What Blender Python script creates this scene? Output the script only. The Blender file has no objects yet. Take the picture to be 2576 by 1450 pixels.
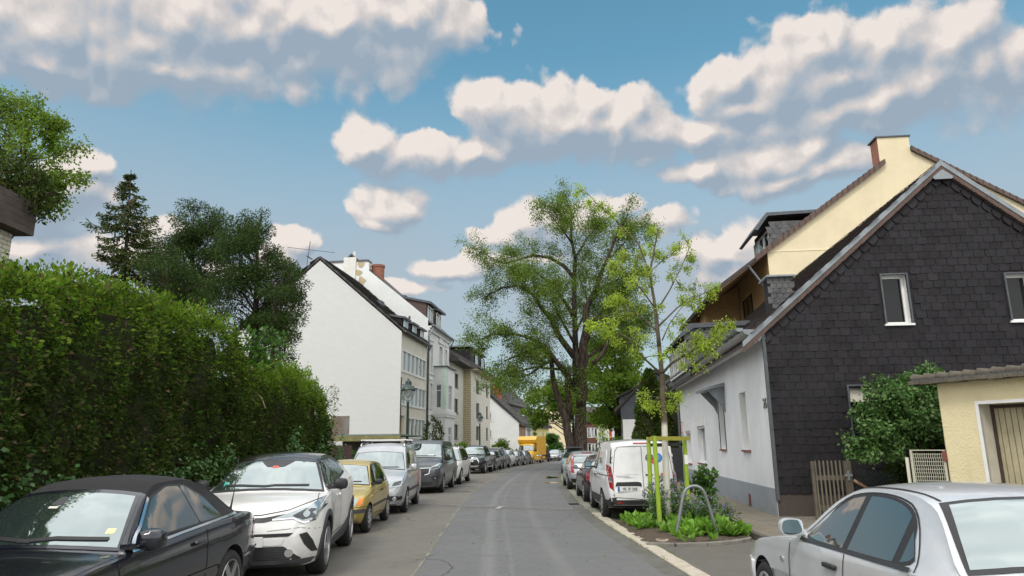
import bpy, bmesh, math, random
import numpy as np
from mathutils import Vector, Matrix
from mathutils.bvhtree import BVHTree
from mathutils.geometry import delaunay_2d_cdt
R_ = math.radians
random.seed(7); RNG = np.random.default_rng(7)
SC = bpy.context.scene; COL = SC.collection

# ------------------------------------------------------------------ camera
FPX, HY, ROLL, CAMH = 1745.0, 396.0, 0.0107, 1.72
PITCH = math.atan(HY / FPX)
_r = Vector((1, 0, 0)); _f = Vector((0, math.cos(PITCH), math.sin(PITCH))); _u = Vector((0, -math.sin(PITCH), math.cos(PITCH)))
CR = _r * math.cos(ROLL) - _u * math.sin(ROLL); CU = _u * math.cos(ROLL) + _r * math.sin(ROLL); CF = _f
cam = bpy.data.cameras.new('camera'); cam.lens = 36 * FPX / 2576; cam.sensor_width = 36; cam.clip_end = 3000; cam.clip_start = 0.05
co = bpy.data.objects.new('camera', cam); COL.objects.link(co); SC.camera = co
m = Matrix((CR, CU, -CF)).transposed().to_4x4(); m.translation = (0, 0, CAMH); co.matrix_world = m


def ray(x, y):
    return CF + CR * ((x - 1288) / FPX) - CU * ((y - 725) / FPX)


def at(x, y, Y):                      # the point at depth Y that is seen in direction (x, y)
    d = ray(x, y); return Vector((0, 0, CAMH)) + d * (Y / d.y)


def gz(Y):                            # the street dips slightly beyond 40 m
    t = min(max((Y - 40) / 55, 0), 1); return -0.36 * t * t * (3 - 2 * t)


# ------------------------------------------------------------------ light
SC.view_settings.view_transform = 'Standard'; SC.view_settings.look = 'None'; SC.view_settings.gamma = 1
SC.view_settings.exposure = 0.25
SC.cycles.max_bounces = 5; SC.cycles.diffuse_bounces = 2; SC.cycles.glossy_bounces = 3; SC.cycles.transmission_bounces = 3; SC.cycles.adaptive_threshold = .02
SUN_EL, SUN_AZ = R_(52), R_(205)      # azimuth clockwise from +Y: behind the camera, to the left
sun = bpy.data.lights.new('sun', 'SUN'); sun.energy = 1.5; sun.angle = R_(14); sun.color = (1, .96, .9)
so = bpy.data.objects.new('sun', sun); COL.objects.link(so)
sd = Vector((math.sin(SUN_AZ) * math.cos(SUN_EL), math.cos(SUN_AZ) * math.cos(SUN_EL), math.sin(SUN_EL)))
so.rotation_euler = sd.to_track_quat('Z', 'Y').to_euler(); so.location = sd * 60


class NT:
    """small helper for node trees"""
    def __init__(s, nt): s.nt = nt; s.n = nt.nodes; s.l = nt.links

    def add(s, typ, ins=None, **kw):
        n = s.n.new(typ)
        for k, v in kw.items(): setattr(n, k, v)
        for k, v in (ins or {}).items(): s.set(n, k, v)
        return n

    def set(s, n, k, v):
        if hasattr(v, 'is_output'): s.l.new(v, n.inputs[k])
        elif hasattr(v, 'outputs'): s.l.new(v.outputs[0], n.inputs[k])
        else:
            if isinstance(v, (tuple, list)) and len(v) == 3 and n.inputs[k].type == 'RGBA': v = (*v, 1)
            n.inputs[k].default_value = v

    def math(s, op, a, b=0.0, c=0.0, clamp=False):
        return s.add('ShaderNodeMath', {0: a, 1: b, 2: c}, operation=op, use_clamp=clamp)

    def vec(s, op, a, b=(0, 0, 0), c=(0, 0, 0)):
        n = s.add('ShaderNodeVectorMath', operation=op); s.set(n, 0, a); s.set(n, 1, b)
        if op == 'MULTIPLY_ADD': s.set(n, 2, c)
        return n

    def mix(s, f, a, b, t='MIX'):
        n = s.add('ShaderNodeMix', data_type='RGBA', blend_type=t); s.set(n, 0, f); s.set(n, 6, a); s.set(n, 7, b)
        return n.outputs[2]

    def noise(s, vec, scale, detail=4, rough=.55, dist=0):
        n = s.add('ShaderNodeTexNoise', {'Scale': scale, 'Detail': detail, 'Roughness': rough, 'Distortion': dist})
        if vec is not None: s.set(n, 'Vector', vec)
        return n

    def ramp(s, f, stops):
        n = s.add('ShaderNodeValToRGB', {0: f}); e = n.color_ramp.elements
        while len(e) < len(stops): e.new(.5)
        for i, (p, c) in enumerate(stops):
            e[i].position = p; e[i].color = (c, c, c, 1) if isinstance(c, (int, float)) else (*c, 1)
        return n

    def smooth(s, f, a, b, lo=0., hi=1.):
        n = s.add('ShaderNodeMapRange', {0: f, 1: a, 2: b, 3: lo, 4: hi}, interpolation_type='SMOOTHSTEP'); return n


# clouds, each a set of soft ellipses: azimuth, elevation and radii in degrees
def azel(x, y):
    d = ray(x, y).normalized(); return math.atan2(d.x, d.y), math.asin(d.z)


CLOUDS = [  # x, y, rx, ry as seen from the street, turned into directions below
    (120, 60, 330, 120), (330, 90, 330, 110), (560, 60, 380, 120), (800, 60, 330, 125), (1010, 40, 190, 110), (120, 150, 160, 60), (420, 150, 300, 50),
    (940, 345, 85, 58), (1050, 385, 130, 55), (1230, 300, 110, 85), (1330, 310, 150, 110), (1450, 300, 150, 90), (1560, 320, 130, 95), (1640, 330, 110, 70), (1180, 400, 120, 40),
    (1830, 200, 100, 90), (1960, 190, 150, 110), (2080, 130, 130, 110), (2230, 150, 200, 130), (2400, 110, 170, 110), (2480, 200, 200, 110), (2200, 260, 330, 60), (1850, 260, 110, 45),
    (1750, 330, 120, 55), (1960, 395, 160, 55), (1760, 420, 100, 40), (2080, 420, 130, 40),
    (970, 535, 95, 55), (935, 570, 60, 22), (1290, 565, 65, 42), (1350, 555, 80, 38), (1520, 520, 90, 38), (1640, 560, 90, 42), (1840, 610, 95, 50), (1280, 590, 110, 30), (1450, 560, 150, 50),
    (180, 460, 100, 75), (110, 500, 110, 60), (230, 420, 60, 22), (90, 620, 160, 45), (430, 590, 60, 28), (735, 625, 55, 48), (700, 660, 60, 40), (300, 640, 120, 40),
    (1120, 680, 90, 30), (1250, 660, 120, 40), (1010, 730, 110, 25), (1900, 700, 150, 40), (2000, 440, 190, 30), (2330, 230, 190, 80), (2100, 210, 160, 70), (1180, 690, 110, 30), (1330, 640, 90, 25), (1800, 640, 120, 45), (560, 690, 60, 30)]
wd = bpy.data.worlds.new('World'); SC.world = wd; wd.use_nodes = True; wd.cycles.sampling_method = 'MANUAL'; wd.cycles.sample_map_resolution = 256
wd.node_tree.nodes.clear(); w = NT(wd.node_tree)
grp = bpy.data.node_groups.new('cloud_field', 'ShaderNodeTree')
grp.interface.new_socket('p', in_out='INPUT', socket_type='NodeSocketVector'); grp.interface.new_socket('d', in_out='OUTPUT', socket_type='NodeSocketFloat')
g = NT(grp); gi = g.add('NodeGroupInput'); go = g.add('NodeGroupOutput'); last = None
for (x, y, rx, ry) in CLOUDS:
    a, e = azel(x, y); a2, _ = azel(x + rx, y); _, e2 = azel(x, y - ry)
    sx, sy = .89 / max(abs(a2 - a), .005), .89 / max(abs(e2 - e), .005)
    v = g.vec('MULTIPLY_ADD', gi.outputs[0], (sx, sy, 0), (-a * sx, -e * sy, 0))
    ln = g.add('ShaderNodeVectorMath', {0: v.outputs[0]}, operation='LENGTH')
    if last is None: last = ln.outputs['Value']
    else: last = g.add('ShaderNodeMath', {0: last, 1: ln.outputs['Value'], 2: .30}, operation='SMOOTH_MIN').outputs[0]
g.l.new(last, go.inputs[0])
tc = w.add('ShaderNodeTexCoord'); sep = w.add('ShaderNodeSeparateXYZ', {0: tc.outputs['Generated']})
az = w.math('ARCTAN2', sep.outputs[0], sep.outputs[1]); el = w.math('ARCSINE', sep.outputs[2])
P = w.add('ShaderNodeCombineXYZ', {0: az, 1: el})
def field(off):
    """cloud field at the direction moved by off: ellipses plus billows at three sizes"""
    q = w.vec('ADD', P, off) if off else P
    n1 = w.noise(q, 5, 5, .6); qw = w.vec('MULTIPLY_ADD', n1.outputs['Color'], (.10, .08, 0), (-.05, -.04, 0)); qq = w.vec('ADD', q, qw)
    f = w.add('ShaderNodeGroup', node_tree=grp); w.set(f, 0, qq)
    v1 = w.add('ShaderNodeTexVoronoi', {'Vector': qq, 'Scale': 13, 'Smoothness': .35}, feature='SMOOTH_F1'); v2 = w.add('ShaderNodeTexVoronoi', {'Vector': qq, 'Scale': 31, 'Smoothness': .3}, feature='SMOOTH_F1')
    n2 = w.noise(qq, 46, 6, .66)
    t_ = w.math('MULTIPLY_ADD', v1.outputs['Distance'], .85, f); t_ = w.math('MULTIPLY_ADD', v2.outputs['Distance'], .52, t_); return w.math('MULTIPLY_ADD', n2, .38, t_), f


F0, E0 = field(None); F1, E1 = field((-.010, .016, 0)); E2 = w.add('ShaderNodeGroup', node_tree=grp); w.set(E2, 0, w.vec('ADD', P, (-.01, .05, 0)))
soft = w.smooth(w.noise(P, 5, 4, .6), .35, .65, .05, .30)
base = w.smooth(E2, 1.35, .1, 0, 1)                                   # shaded where cloud lies above
dens = w.add('ShaderNodeMapRange', {0: F0, 1: w.math('MULTIPLY_ADD', base, .30, w.math('ADD', 1.84, soft)), 2: w.math('MULTIPLY_ADD', base, -.10, 1.74), 3: 0, 4: 1}, interpolation_type='SMOOTHSTEP')
emb = w.math('MULTIPLY', w.math('SUBTRACT', F1, F0), 1.25)            # lit where the cloud thins towards the light
lit = w.math('ADD', w.math('MULTIPLY_ADD', base, -.44, .66), emb, clamp=True)
sky = w.add('ShaderNodeTexSky', sky_type='NISHITA', sun_disc=False, sun_elevation=SUN_EL, sun_rotation=SUN_AZ, air_density=1.0, dust_density=.6, ozone_density=1.4)
ccol = w.add('ShaderNodeValToRGB', {0: lit}); e = ccol.color_ramp.elements
for i, (p_, c_) in enumerate(((.0, (.28, .345, .42)), (.30, (.37, .41, .46)), (.66, (.55, .515, .505)), (1., (.74, .67, .625)))):
    if i > 1: e.new(p_)
    e[i].position = p_; e[i].color = (*c_, 1)
ccol = w.mix(1.0, ccol.outputs[0], (10, 10, 10), 'MULTIPLY')
# pale veil towards the horizon
veil = w.math('MULTIPLY', w.smooth(el, .56, .20), w.smooth(w.noise(P, 3.5, 5, .6), .2, .75, .75, 1.0))
skyc = w.mix(1.0, sky.outputs[0], (1.12, 1.68, 1.42), 'MULTIPLY')
skyv = w.mix(w.math('MULTIPLY', veil, .97), skyc, (3.7, 4.0, 4.5))
mixc = w.mix(w.math('MULTIPLY', dens, .96), skyv, ccol)
# bright overcast added overhead and behind, out of view, as soft fill light
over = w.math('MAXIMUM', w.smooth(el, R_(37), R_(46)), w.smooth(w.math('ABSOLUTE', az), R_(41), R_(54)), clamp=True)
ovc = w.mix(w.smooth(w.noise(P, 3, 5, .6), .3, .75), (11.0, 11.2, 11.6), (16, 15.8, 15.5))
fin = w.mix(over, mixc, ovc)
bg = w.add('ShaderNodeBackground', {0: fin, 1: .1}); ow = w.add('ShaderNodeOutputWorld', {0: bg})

# ------------------------------------------------------------------ materials
MATS = {}


def pm(name, col, rough=.6, metal=0, spec=.5, var=.0, vscale=4, bump=0, bscale=60, coat=0, col2=None, trans=0, **kw):
    """Principled material with noise variation between col and col2 and a noise bump"""
    if name in MATS: return MATS[name]
    mt = bpy.data.materials.new(name); mt.use_nodes = True; t = NT(mt.node_tree); b = t.n['Principled BSDF']
    b.inputs['Roughness'].default_value = rough; b.inputs['Metallic'].default_value = metal
    b.inputs['Specular IOR Level'].default_value = spec; b.inputs['Coat Weight'].default_value = coat; b.inputs['Coat Roughness'].default_value = .04
    tcn = t.add('ShaderNodeTexCoord').outputs['Object']
    if var > 0 or col2:
        c2 = col2 or tuple(c * (1 - var) for c in col)
        nz = t.noise(tcn, vscale, 6, .65)
        t.set(b, 'Base Color', t.mix(t.smooth(nz, .3, .7), col, c2))
    else: t.set(b, 'Base Color', col)
    if bump:
        nb = t.noise(tcn, bscale, 4, .6)
        t.set(b, 'Normal', t.add('ShaderNodeBump', {'Height': nb, 'Strength': bump, 'Distance': .02}))
    MATS[name] = mt; return mt


def leafm(name, c1, c2, c3, trans=.3, rough=.55, spread=1.0):
    """leaf material; every leaf gets its own tint"""
    if name in MATS: return MATS[name]
    mt = bpy.data.materials.new(name); mt.use_nodes = True; t = NT(mt.node_tree); b = t.n['Principled BSDF']; o = t.n['Material Output']
    rnd = t.add('ShaderNodeNewGeometry').outputs['Random Per Island']
    r = t.ramp(rnd, [(0, c1), (.5, c2), (1, c3)])
    tcn = t.add('ShaderNodeTexCoord').outputs['Object']
    nz = t.smooth(t.noise(tcn, .9, 3, .6), .3, .7, .72, 1.25)
    cc = t.mix(1.0, r, nz, 'MULTIPLY')
    t.set(b, 'Base Color', cc); b.inputs['Roughness'].default_value = rough; b.inputs['Specular IOR Level'].default_value = .35 if rough < .75 else .08
    tr = t.add('ShaderNodeBsdfTranslucent', {0: cc}); mx = t.add('ShaderNodeMixShader', {0: trans, 1: b, 2: tr}); t.set(o, 0, mx)
    MATS[name] = mt; return mt


def brickm(name, c1, c2, mortar, w_=.25, h_=.075, msize=.008, bump=.5, rough=.85, dirt=None, axis='x'):
    """masonry in object space; axis x: wall runs along local x, y: along local y"""
    if name in MATS: return MATS[name]
    mt = bpy.data.materials.new(name); mt.use_nodes = True; t = NT(mt.node_tree); b = t.n['Principled BSDF']
    s = t.add('ShaderNodeSeparateXYZ', {0: t.add('ShaderNodeTexCoord').outputs['Object']})
    v = t.add('ShaderNodeCombineXYZ', {0: t.math('ADD', s.outputs[0], s.outputs[1]), 1: s.outputs[2]}) if axis == 'x' else t.add('ShaderNodeCombineXYZ', {0: s.outputs[0], 1: s.outputs[1]})
    br = t.add('ShaderNodeTexBrick', {'Vector': v, 'Color1': c1, 'Color2': c2, 'Mortar': mortar, 'Scale': 1, 'Mortar Size': msize, 'Mortar Smooth': .2, 'Brick Width': w_, 'Row Height': h_, 'Bias': 0})
    nz = t.noise(v, 1.3, 6, .65)
    d = t.mix(t.smooth(nz, .45, .8, 0, .6), br.outputs[0], dirt or tuple(c * .7 for c in c1))
    t.set(b, 'Base Color', d); b.inputs['Roughness'].default_value = rough
    bh = t.math('MULTIPLY_ADD', br.outputs['Fac'], -1, t.math('MULTIPLY', t.noise(v, 40, 3), .35))
    t.set(b, 'Normal', t.add('ShaderNodeBump', {'Height': bh, 'Strength': bump, 'Distance': .012}))
    MATS[name] = mt; return mt


def glassm(name, tint=(.02, .03, .03), refl=.35, rough=.03, bump=0., edge=.5, gc=(.74, .84, .83)):
    if name in MATS: return MATS[name]
    mt = bpy.data.materials.new(name); mt.use_nodes = True; t = NT(mt.node_tree); b = t.n['Principled BSDF']; o = t.n['Material Output']
    t.set(b, 'Base Color', tint); b.inputs['Roughness'].default_value = rough; b.inputs['IOR'].default_value = 1.6
    gl = t.add('ShaderNodeBsdfGlossy', {0: gc, 1: rough})
    lw = t.add('ShaderNodeLayerWeight', {0: .35})
    fac = t.math('MULTIPLY_ADD', lw.outputs['Facing'], edge, refl, clamp=True)
    if bump:
        nb = t.noise(t.add('ShaderNodeTexCoord').outputs['Object'], 1.2, 2); bp = t.add('ShaderNodeBump', {'Height': nb, 'Strength': bump, 'Distance': .05})
        t.set(gl, 'Normal', bp); t.set(b, 'Normal', bp)
    mx = t.add('ShaderNodeMixShader', {0: fac, 1: b, 2: gl}); t.set(o, 0, mx)
    MATS[name] = mt; return mt


def paint(name, col, metal=.0, rough=.35, coat=.8, flake=0.):
    if name in MATS: return MATS[name]
    mt = pm(name, col, rough, metal, .5, coat=coat, var=.12, vscale=2.5)
    t = NT(mt.node_tree); b = t.n['Principled BSDF']
    geo = t.add('ShaderNodeSeparateXYZ', {0: t.add('ShaderNodeTexCoord').outputs['Object']})
    # road film low on the flanks
    dn = t.math('MULTIPLY', t.smooth(geo.outputs[2], .62, .2), t.smooth(t.noise(None, 6, 5, .7), .3, .7, .15, .6))
    src = b.inputs['Base Color'].links[0].from_socket
    t.set(b, 'Base Color', t.mix(dn, src, (.10, .09, .08)))
    t.set(b, 'Coat Weight', t.math('MULTIPLY_ADD', dn, -coat, coat, clamp=True))
    return mt


# ------------------------------------------------------------------ mesh helpers
class MB:
    def __init__(s): s.v = []; s.f = []; s.mi = []

    def add(s, vs, fs, mi=0):
        o = len(s.v); s.v += [tuple(p) for p in vs]; s.f += [tuple(i + o for i in f) for f in fs]; s.mi += [mi] * len(fs); return s

    def quad(s, a, b, c, d, mi=0): return s.add([a, b, c, d], [(0, 1, 2, 3)], mi)

    def box(s, x0, x1, y0, y1, z0, z1, mi=0, M=None):
        v = [Vector((x, y, z)) for z in (z0, z1) for y in (y0, y1) for x in (x0, x1)]
        if M is not None: v = [M @ p for p in v]
        return s.add(v, [(0, 2, 3, 1), (4, 5, 7, 6), (0, 1, 5, 4), (2, 6, 7, 3), (0, 4, 6, 2), (1, 3, 7, 5)], mi)

    def bar(s, a, b, w, h, mi=0, up=(0, 0, 1)):
        a, b = Vector(a), Vector(b); d = (b - a).normalized(); u = Vector(up)
        if abs(d.dot(u)) > .95: u = Vector((1, 0, 0))
        r = d.cross(u).normalized(); u = r.cross(d)
        vs = [p + r * sx * w / 2 + u * sz * h / 2 for p in (a, b) for sx, sz in ((-1, -1), (1, -1), (1, 1), (-1, 1))]
        return s.add(vs, [(3, 2, 1, 0), (4, 5, 6, 7), (0, 1, 5, 4), (1, 2, 6, 5), (2, 3, 7, 6), (3, 0, 4, 7)], mi)

    def tube(s, pts, rad, n=8, mi=0, cap=True):
        pts = [Vector(p) for p in pts]; k = len(pts); rs = rad if hasattr(rad, '__len__') else [rad] * k
        o = len(s.v); prev = None
        for i, p in enumerate(pts):
            d = (pts[min(i + 1, k - 1)] - pts[max(i - 1, 0)]).normalized()
            if prev is None:
                a = Vector((0, 0, 1)) if abs(d.z) < .9 else Vector((1, 0, 0)); r = d.cross(a).normalized()
            else: r = (prev - d * prev.dot(d)).normalized()
            prev = r; u = d.cross(r)
            for j in range(n):
                t = 2 * math.pi * j / n; s.v.append(tuple(p + (r * math.cos(t) + u * math.sin(t)) * rs[i]))
        for i in range(k - 1):
            for j in range(n):
                a, b = o + i * n + j, o + i * n + (j + 1) % n; s.f.append((a, b, b + n, a + n)); s.mi.append(mi)
        if cap:
            s.f.append(tuple(o + j for j in reversed(range(n)))); s.f.append(tuple(o + (k - 1) * n + j for j in range(n))); s.mi += [mi, mi]
        return s

    def lathe(s, prof, n=24, axis='z', c=(0, 0, 0), mi=0, closed=False):
        """prof: (radius, height) pairs"""
        o = len(s.v); k = len(prof); c = Vector(c)
        for (r, h) in prof:
            for j in range(n):
                t = 2 * math.pi * j / n; a, b = r * math.cos(t), r * math.sin(t)
                p = {'z': (a, b, h), 'x': (h, a, b), 'y': (a, h, b)}[axis]; s.v.append(tuple(c + Vector(p)))
        for i in range(k - 1 + (1 if closed else 0)):
            i2 = (i + 1) % k
            for j in range(n):
                j2 = (j + 1) % n; s.f.append((o + i * n + j, o + i * n + j2, o + i2 * n + j2, o + i2 * n + j)); s.mi.append(mi)
        return s

    def prism(s, poly, axis, a, b, mi=0):
        """poly of 2-D points extruded along an axis from a to b: y -> (x, z) polygon, x -> (y, z), z -> (x, y)"""
        f = {'y': lambda p, t: (p[0], t, p[1]), 'x': lambda p, t: (t, p[0], p[1]), 'z': lambda p, t: (p[0], p[1], t)}[axis]
        n = len(poly); vs = [f(p, a) for p in poly] + [f(p, b) for p in poly]
        return s.add(vs, [tuple(range(n)), tuple(range(2 * n - 1, n - 1, -1))] + [(i, i + n, (i + 1) % n + n, (i + 1) % n) for i in range(n)], mi)

    def build(s, name, mats, parent=None, smooth=False, fix=True, sharp=None, bevel=0):
        me = bpy.data.meshes.new(name); me.from_pydata(s.v, [], s.f)
        for mt in (mats if isinstance(mats, (list, tuple)) else [mats]): me.materials.append(mt)
        if any(s.mi): me.polygons.foreach_set('material_index', s.mi)
        if fix:
            b = bmesh.new(); b.from_mesh(me); bmesh.ops.recalc_face_normals(b, faces=b.faces)
            if bevel: bmesh.ops.bevel(b, geom=[e for e in b.edges if len(e.link_faces) == 2 and e.calc_face_angle() > .6], offset=bevel, segments=2, affect='EDGES', profile=.6)
            b.to_mesh(me); b.free()
        if smooth or sharp:
            me.polygons.foreach_set('use_smooth', [True] * len(me.polygons))
            if sharp: me.set_sharp_from_angle(angle=R_(sharp))
        me.update(); return link(name, me, parent)


def link(name, data, parent=None):
    o = bpy.data.objects.new(name, data); COL.objects.link(o)
    if parent is not None: o.parent = parent
    return o


def tag(o, label=None, cat=None, group=None, kind=None):
    for k, v in (('label', label), ('category', cat), ('group', group), ('kind', kind)):
        if v: o[k] = v
    return o


def thing(name, label, cat, loc=(0, 0, 0), rz=0., group=None):
    o = bpy.data.objects.new(name, None); COL.objects.link(o); o.location = loc; o.rotation_euler = (0, 0, rz)
    o.empty_display_size = .3; return tag(o, label, cat, group)


def ground(o): o['kind'] = 'structure'; return o


def pin(p, poly):
    x, y = p; c = False; n = len(poly)
    for i in range(n):
        (x1, y1), (x2, y2) = poly[i], poly[i - 1]
        if (y1 > y) != (y2 > y) and x < (x2 - x1) * (y - y1) / (y2 - y1) + x1: c = not c
    return c


def rounded(pts, r, n=4):
    if not r: return list(pts)
    out = []; k = len(pts)
    for i in range(k):
        p = Vector(pts[i]); a = Vector(pts[i - 1]) - p; b = Vector(pts[(i + 1) % k]) - p
        rr = min(r, a.length * .45, b.length * .45); A = p + a.normalized() * rr; B = p + b.normalized() * rr
        for j in range(n + 1):
            t = j / n; q = A * (1 - t) ** 2 + p * 2 * t * (1 - t) + B * t * t; out.append((q.x, q.y))
    return out


def fill2d(poly, res, holes=()):
    """triangles filling a polygon, with inner points every res"""
    pts, edges = [], []
    for lp in [poly, *holes]:
        o = len(pts); lp2 = []
        for i in range(len(lp)):
            a, b = Vector(lp[i]), Vector(lp[(i + 1) % len(lp)]); n = max(1, int((b - a).length / res)) if res else 1
            lp2 += [a.lerp(b, j / n) for j in range(n)]
        pts += lp2; edges += [(o + i, o + (i + 1) % len(lp2)) for i in range(len(lp2))]
    if res:
        xs = [p[0] for p in poly]; ys = [p[1] for p in poly]; nx = int((max(xs) - min(xs)) / res); ny = int((max(ys) - min(ys)) / res)
        for i in range(1, nx + 1):
            for j in range(1, ny + 1):
                q = (min(xs) + (i - .03) * res, min(ys) + (j - .03) * res)
                if pin(q, poly) and not any(pin(q, h) for h in holes): pts.append(Vector(q))
    v, _, f, *_ = delaunay_2d_cdt([Vector((p[0], p[1])) for p in pts], edges, [], 0, 1e-5)
    tri = []
    for t in f:
        c = sum((v[i] for i in t), Vector((0, 0))) / len(t)
        if pin(c, poly) and not any(pin(c, h) for h in holes): tri.append(tuple(t))
    return [(p.x, p.y) for p in v], tri


def text(name, body, size, mat, parent, loc, rot, ext=.002, align='CENTER', sx=1.):
    c = bpy.data.curves.new(name, 'FONT'); c.body = body; c.size = size; c.extrude = ext; c.align_x = align; c.align_y = 'CENTER'; c.resolution_u = 3
    tmp = link('tmp', c); me = bpy.data.meshes.new_from_object(tmp.evaluated_get(bpy.context.evaluated_depsgraph_get())); bpy.data.objects.remove(tmp)
    me.materials.clear(); me.materials.append(mat); o = link(name, me, parent); o.location = loc; o.rotation_euler = rot; o.scale = (sx, 1, 1); return o


def leaf_mesh(name, C, size, mats, parent, up=.35, aspect=.42, mi=None, dirs=None, jitter=.9):
    """one rhombus per leaf; C (n,3) leaf bases, size scalar or (n,), dirs preferred directions"""
    C = np.asarray(C, float); n = len(C); S = (np.full(n, size) if np.isscalar(size) else np.asarray(size)) * RNG.uniform(.65, 1.3, n)
    D = RNG.normal(size=(n, 3)) * jitter
    if dirs is not None: D = D + np.asarray(dirs)
    D[:, 2] += up * 0.0; D /= np.linalg.norm(D, axis=1)[:, None] + 1e-9
    Nn = RNG.normal(size=(n, 3)); Nn[:, 2] += up * 2
    B = np.cross(D, Nn); B /= np.linalg.norm(B, axis=1)[:, None] + 1e-9
    S = S[:, None]; V = np.stack([C, C + D * S * .45 + B * S * aspect, C + D * S, C + D * S * .45 - B * S * aspect], 1).reshape(-1, 3)
    me = bpy.data.meshes.new(name); me.vertices.add(4 * n); me.vertices.foreach_set('co', V.ravel())
    me.loops.add(4 * n); me.loops.foreach_set('vertex_index', np.arange(4 * n, dtype=np.int32))
    me.polygons.add(n); me.polygons.foreach_set('loop_start', np.arange(0, 4 * n, 4, dtype=np.int32))
    if mi is not None: me.polygons.foreach_set('material_index', np.asarray(mi, dtype=np.int32))
    for mt in (mats if isinstance(mats, (list, tuple)) else [mats]): me.materials.append(mt)
    me.update(calc_edges=True); me.validate(); return link(name, me, parent)
# ------------------------------------------------------------------ ground, street
def pl(pts): xs, ys = [p[0] for p in pts], [p[1] for p in pts]; return lambda Y: float(np.interp(Y, xs, ys))


def smoothed(f): return lambda Y: sum(f(Y + d) for d in (-3, -1.5, 0, 1.5, 3)) / 5


XJ = smoothed(pl([(-16, -1.2), (10, -1.38), (22, -1.6), (25, -1.68), (30.8, -1.45), (42.4, -.73), (58, .3), (74, 2.2), (88, 4.3), (97, 5.4), (120, 12), (150, 26), (190, 50)]))
XK = smoothed(pl([(-16, 2.85), (10, 2.36), (13, 2.13), (16, 2.0), (18.8, 1.92), (24, 1.95), (31.8, 2.2), (38, 2.4), (42, 2.75), (48, 3.4), (58, 4.8), (74, 7.2), (88, 9.8), (97, 11.6), (120, 19), (150, 33), (190, 57)]))
XL = smoothed(pl([(-16, -4.6), (10, -4.78), (22, -4.98), (30, -4.75), (42, -4.2), (58, -3.0), (74, -1.0), (88, 1.0), (97, 2.2), (120, 8.5), (150, 22), (190, 46)]))
XS = smoothed(pl([(-16, 4.6), (10, 4.35), (22, 4.42), (32, 4.75), (42, 5.2), (48, 5.8), (58, 7.2), (74, 9.6), (88, 12), (97, 14), (120, 21), (150, 35), (190, 59)]))


def strip(name, fl, fr, y0, y1, z, mat, step=1.0, nx=1, skirt=0):
    n = int((y1 - y0) / step) + 1; ys = np.linspace(y0, y1, n + 1); mb = MB(); uv = []
    for y in ys:
        for i in range(nx + 1):
            t = i / nx; mb.v.append((fl(y) * (1 - t) + fr(y) * t, y, z + gz(y))); uv.append((t, y))
    k = nx + 1
    for j in range(n):
        for i in range(nx):
            a = j * k + i; mb.f.append((a, a + 1, a + 1 + k, a + k)); mb.mi.append(0)
    if skirt:
        for side in (0, nx):
            o = len(mb.v)
            for j in range(n + 1): p = mb.v[j * k + side]; mb.v.append((p[0], p[1], p[2] - skirt)); uv.append(uv[j * k + side])
            for j in range(n):
                a, b = j * k + side, (j + 1) * k + side
                mb.f.append((a, b, o + j + 1, o + j) if side else (b, a, o + j, o + j + 1)); mb.mi.append(0)
    o = mb.build(name, mat, fix=False); l = o.data.uv_layers.new(name='UVMap')
    for lp in o.data.loops: l.data[lp.index].uv = uv[lp.vertex_index]
    return ground(o)


def roadm(name, base, dark, pale, tracks=(), speck=.5, moss=0., rough=.75):
    mt = bpy.data.materials.new(name); mt.use_nodes = True; t = NT(mt.node_tree); b = t.n['Principled BSDF']
    tc_ = t.add('ShaderNodeTexCoord'); ob = tc_.outputs['Object']
    big = t.smooth(t.noise(ob, .45, 7, .72), .35, .68); fine = t.smooth(t.noise(ob, 110, 2, .7), .3, .75); mid = t.smooth(t.noise(ob, 7, 5, .7), .3, .75)
    c = t.mix(big, base, dark); c = t.mix(t.math('MULTIPLY', mid, .45), c, tuple(x * 1.35 for x in base)); c = t.mix(t.math('MULTIPLY', fine, speck), c, pale)
    vo = t.add('ShaderNodeTexVoronoi', {'Vector': ob, 'Scale': 95}); c = t.mix(t.smooth(vo.outputs['Distance'], .22, .05, 0, speck * .8), c, tuple(x * 1.6 for x in pale))
    if tracks:
        u = t.add('ShaderNodeSeparateXYZ', {0: tc_.outputs['UV']}); st = t.vec('MULTIPLY', tc_.outputs['UV'], (9, .12, 0)); ns = t.noise(st, 3, 5, .7)
        for (uc, wd_, am) in tracks:
            d = t.math('ABSOLUTE', t.math('SUBTRACT', t.math('MULTIPLY_ADD', t.math('SUBTRACT', ns, .5), .06, u.outputs[0]), uc))
            f = t.math('MULTIPLY', t.smooth(d, wd_, wd_ * .2), t.smooth(ns, .3, .65, .15, am)); c = t.mix(f, c, tuple(x * 1.25 for x in pale))
    if moss:
        c = t.mix(t.smooth(t.noise(ob, 1.6, 6, .75), .60, .78, 0, moss), c, (.09, .10, .035))
    t.set(b, 'Base Color', c); t.set(b, 'Roughness', t.smooth(t.noise(ob, 1.1, 4, .6), .3, .7, rough - .12, rough + .12))
    h = t.math('MULTIPLY_ADD', t.noise(ob, 140, 2, .7), .7, t.math('MULTIPLY', t.noise(ob, 18, 4, .6), .5))
    t.set(b, 'Normal', t.add('ShaderNodeBump', {'Height': h, 'Strength': .35, 'Distance': .012})); return mt


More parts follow.
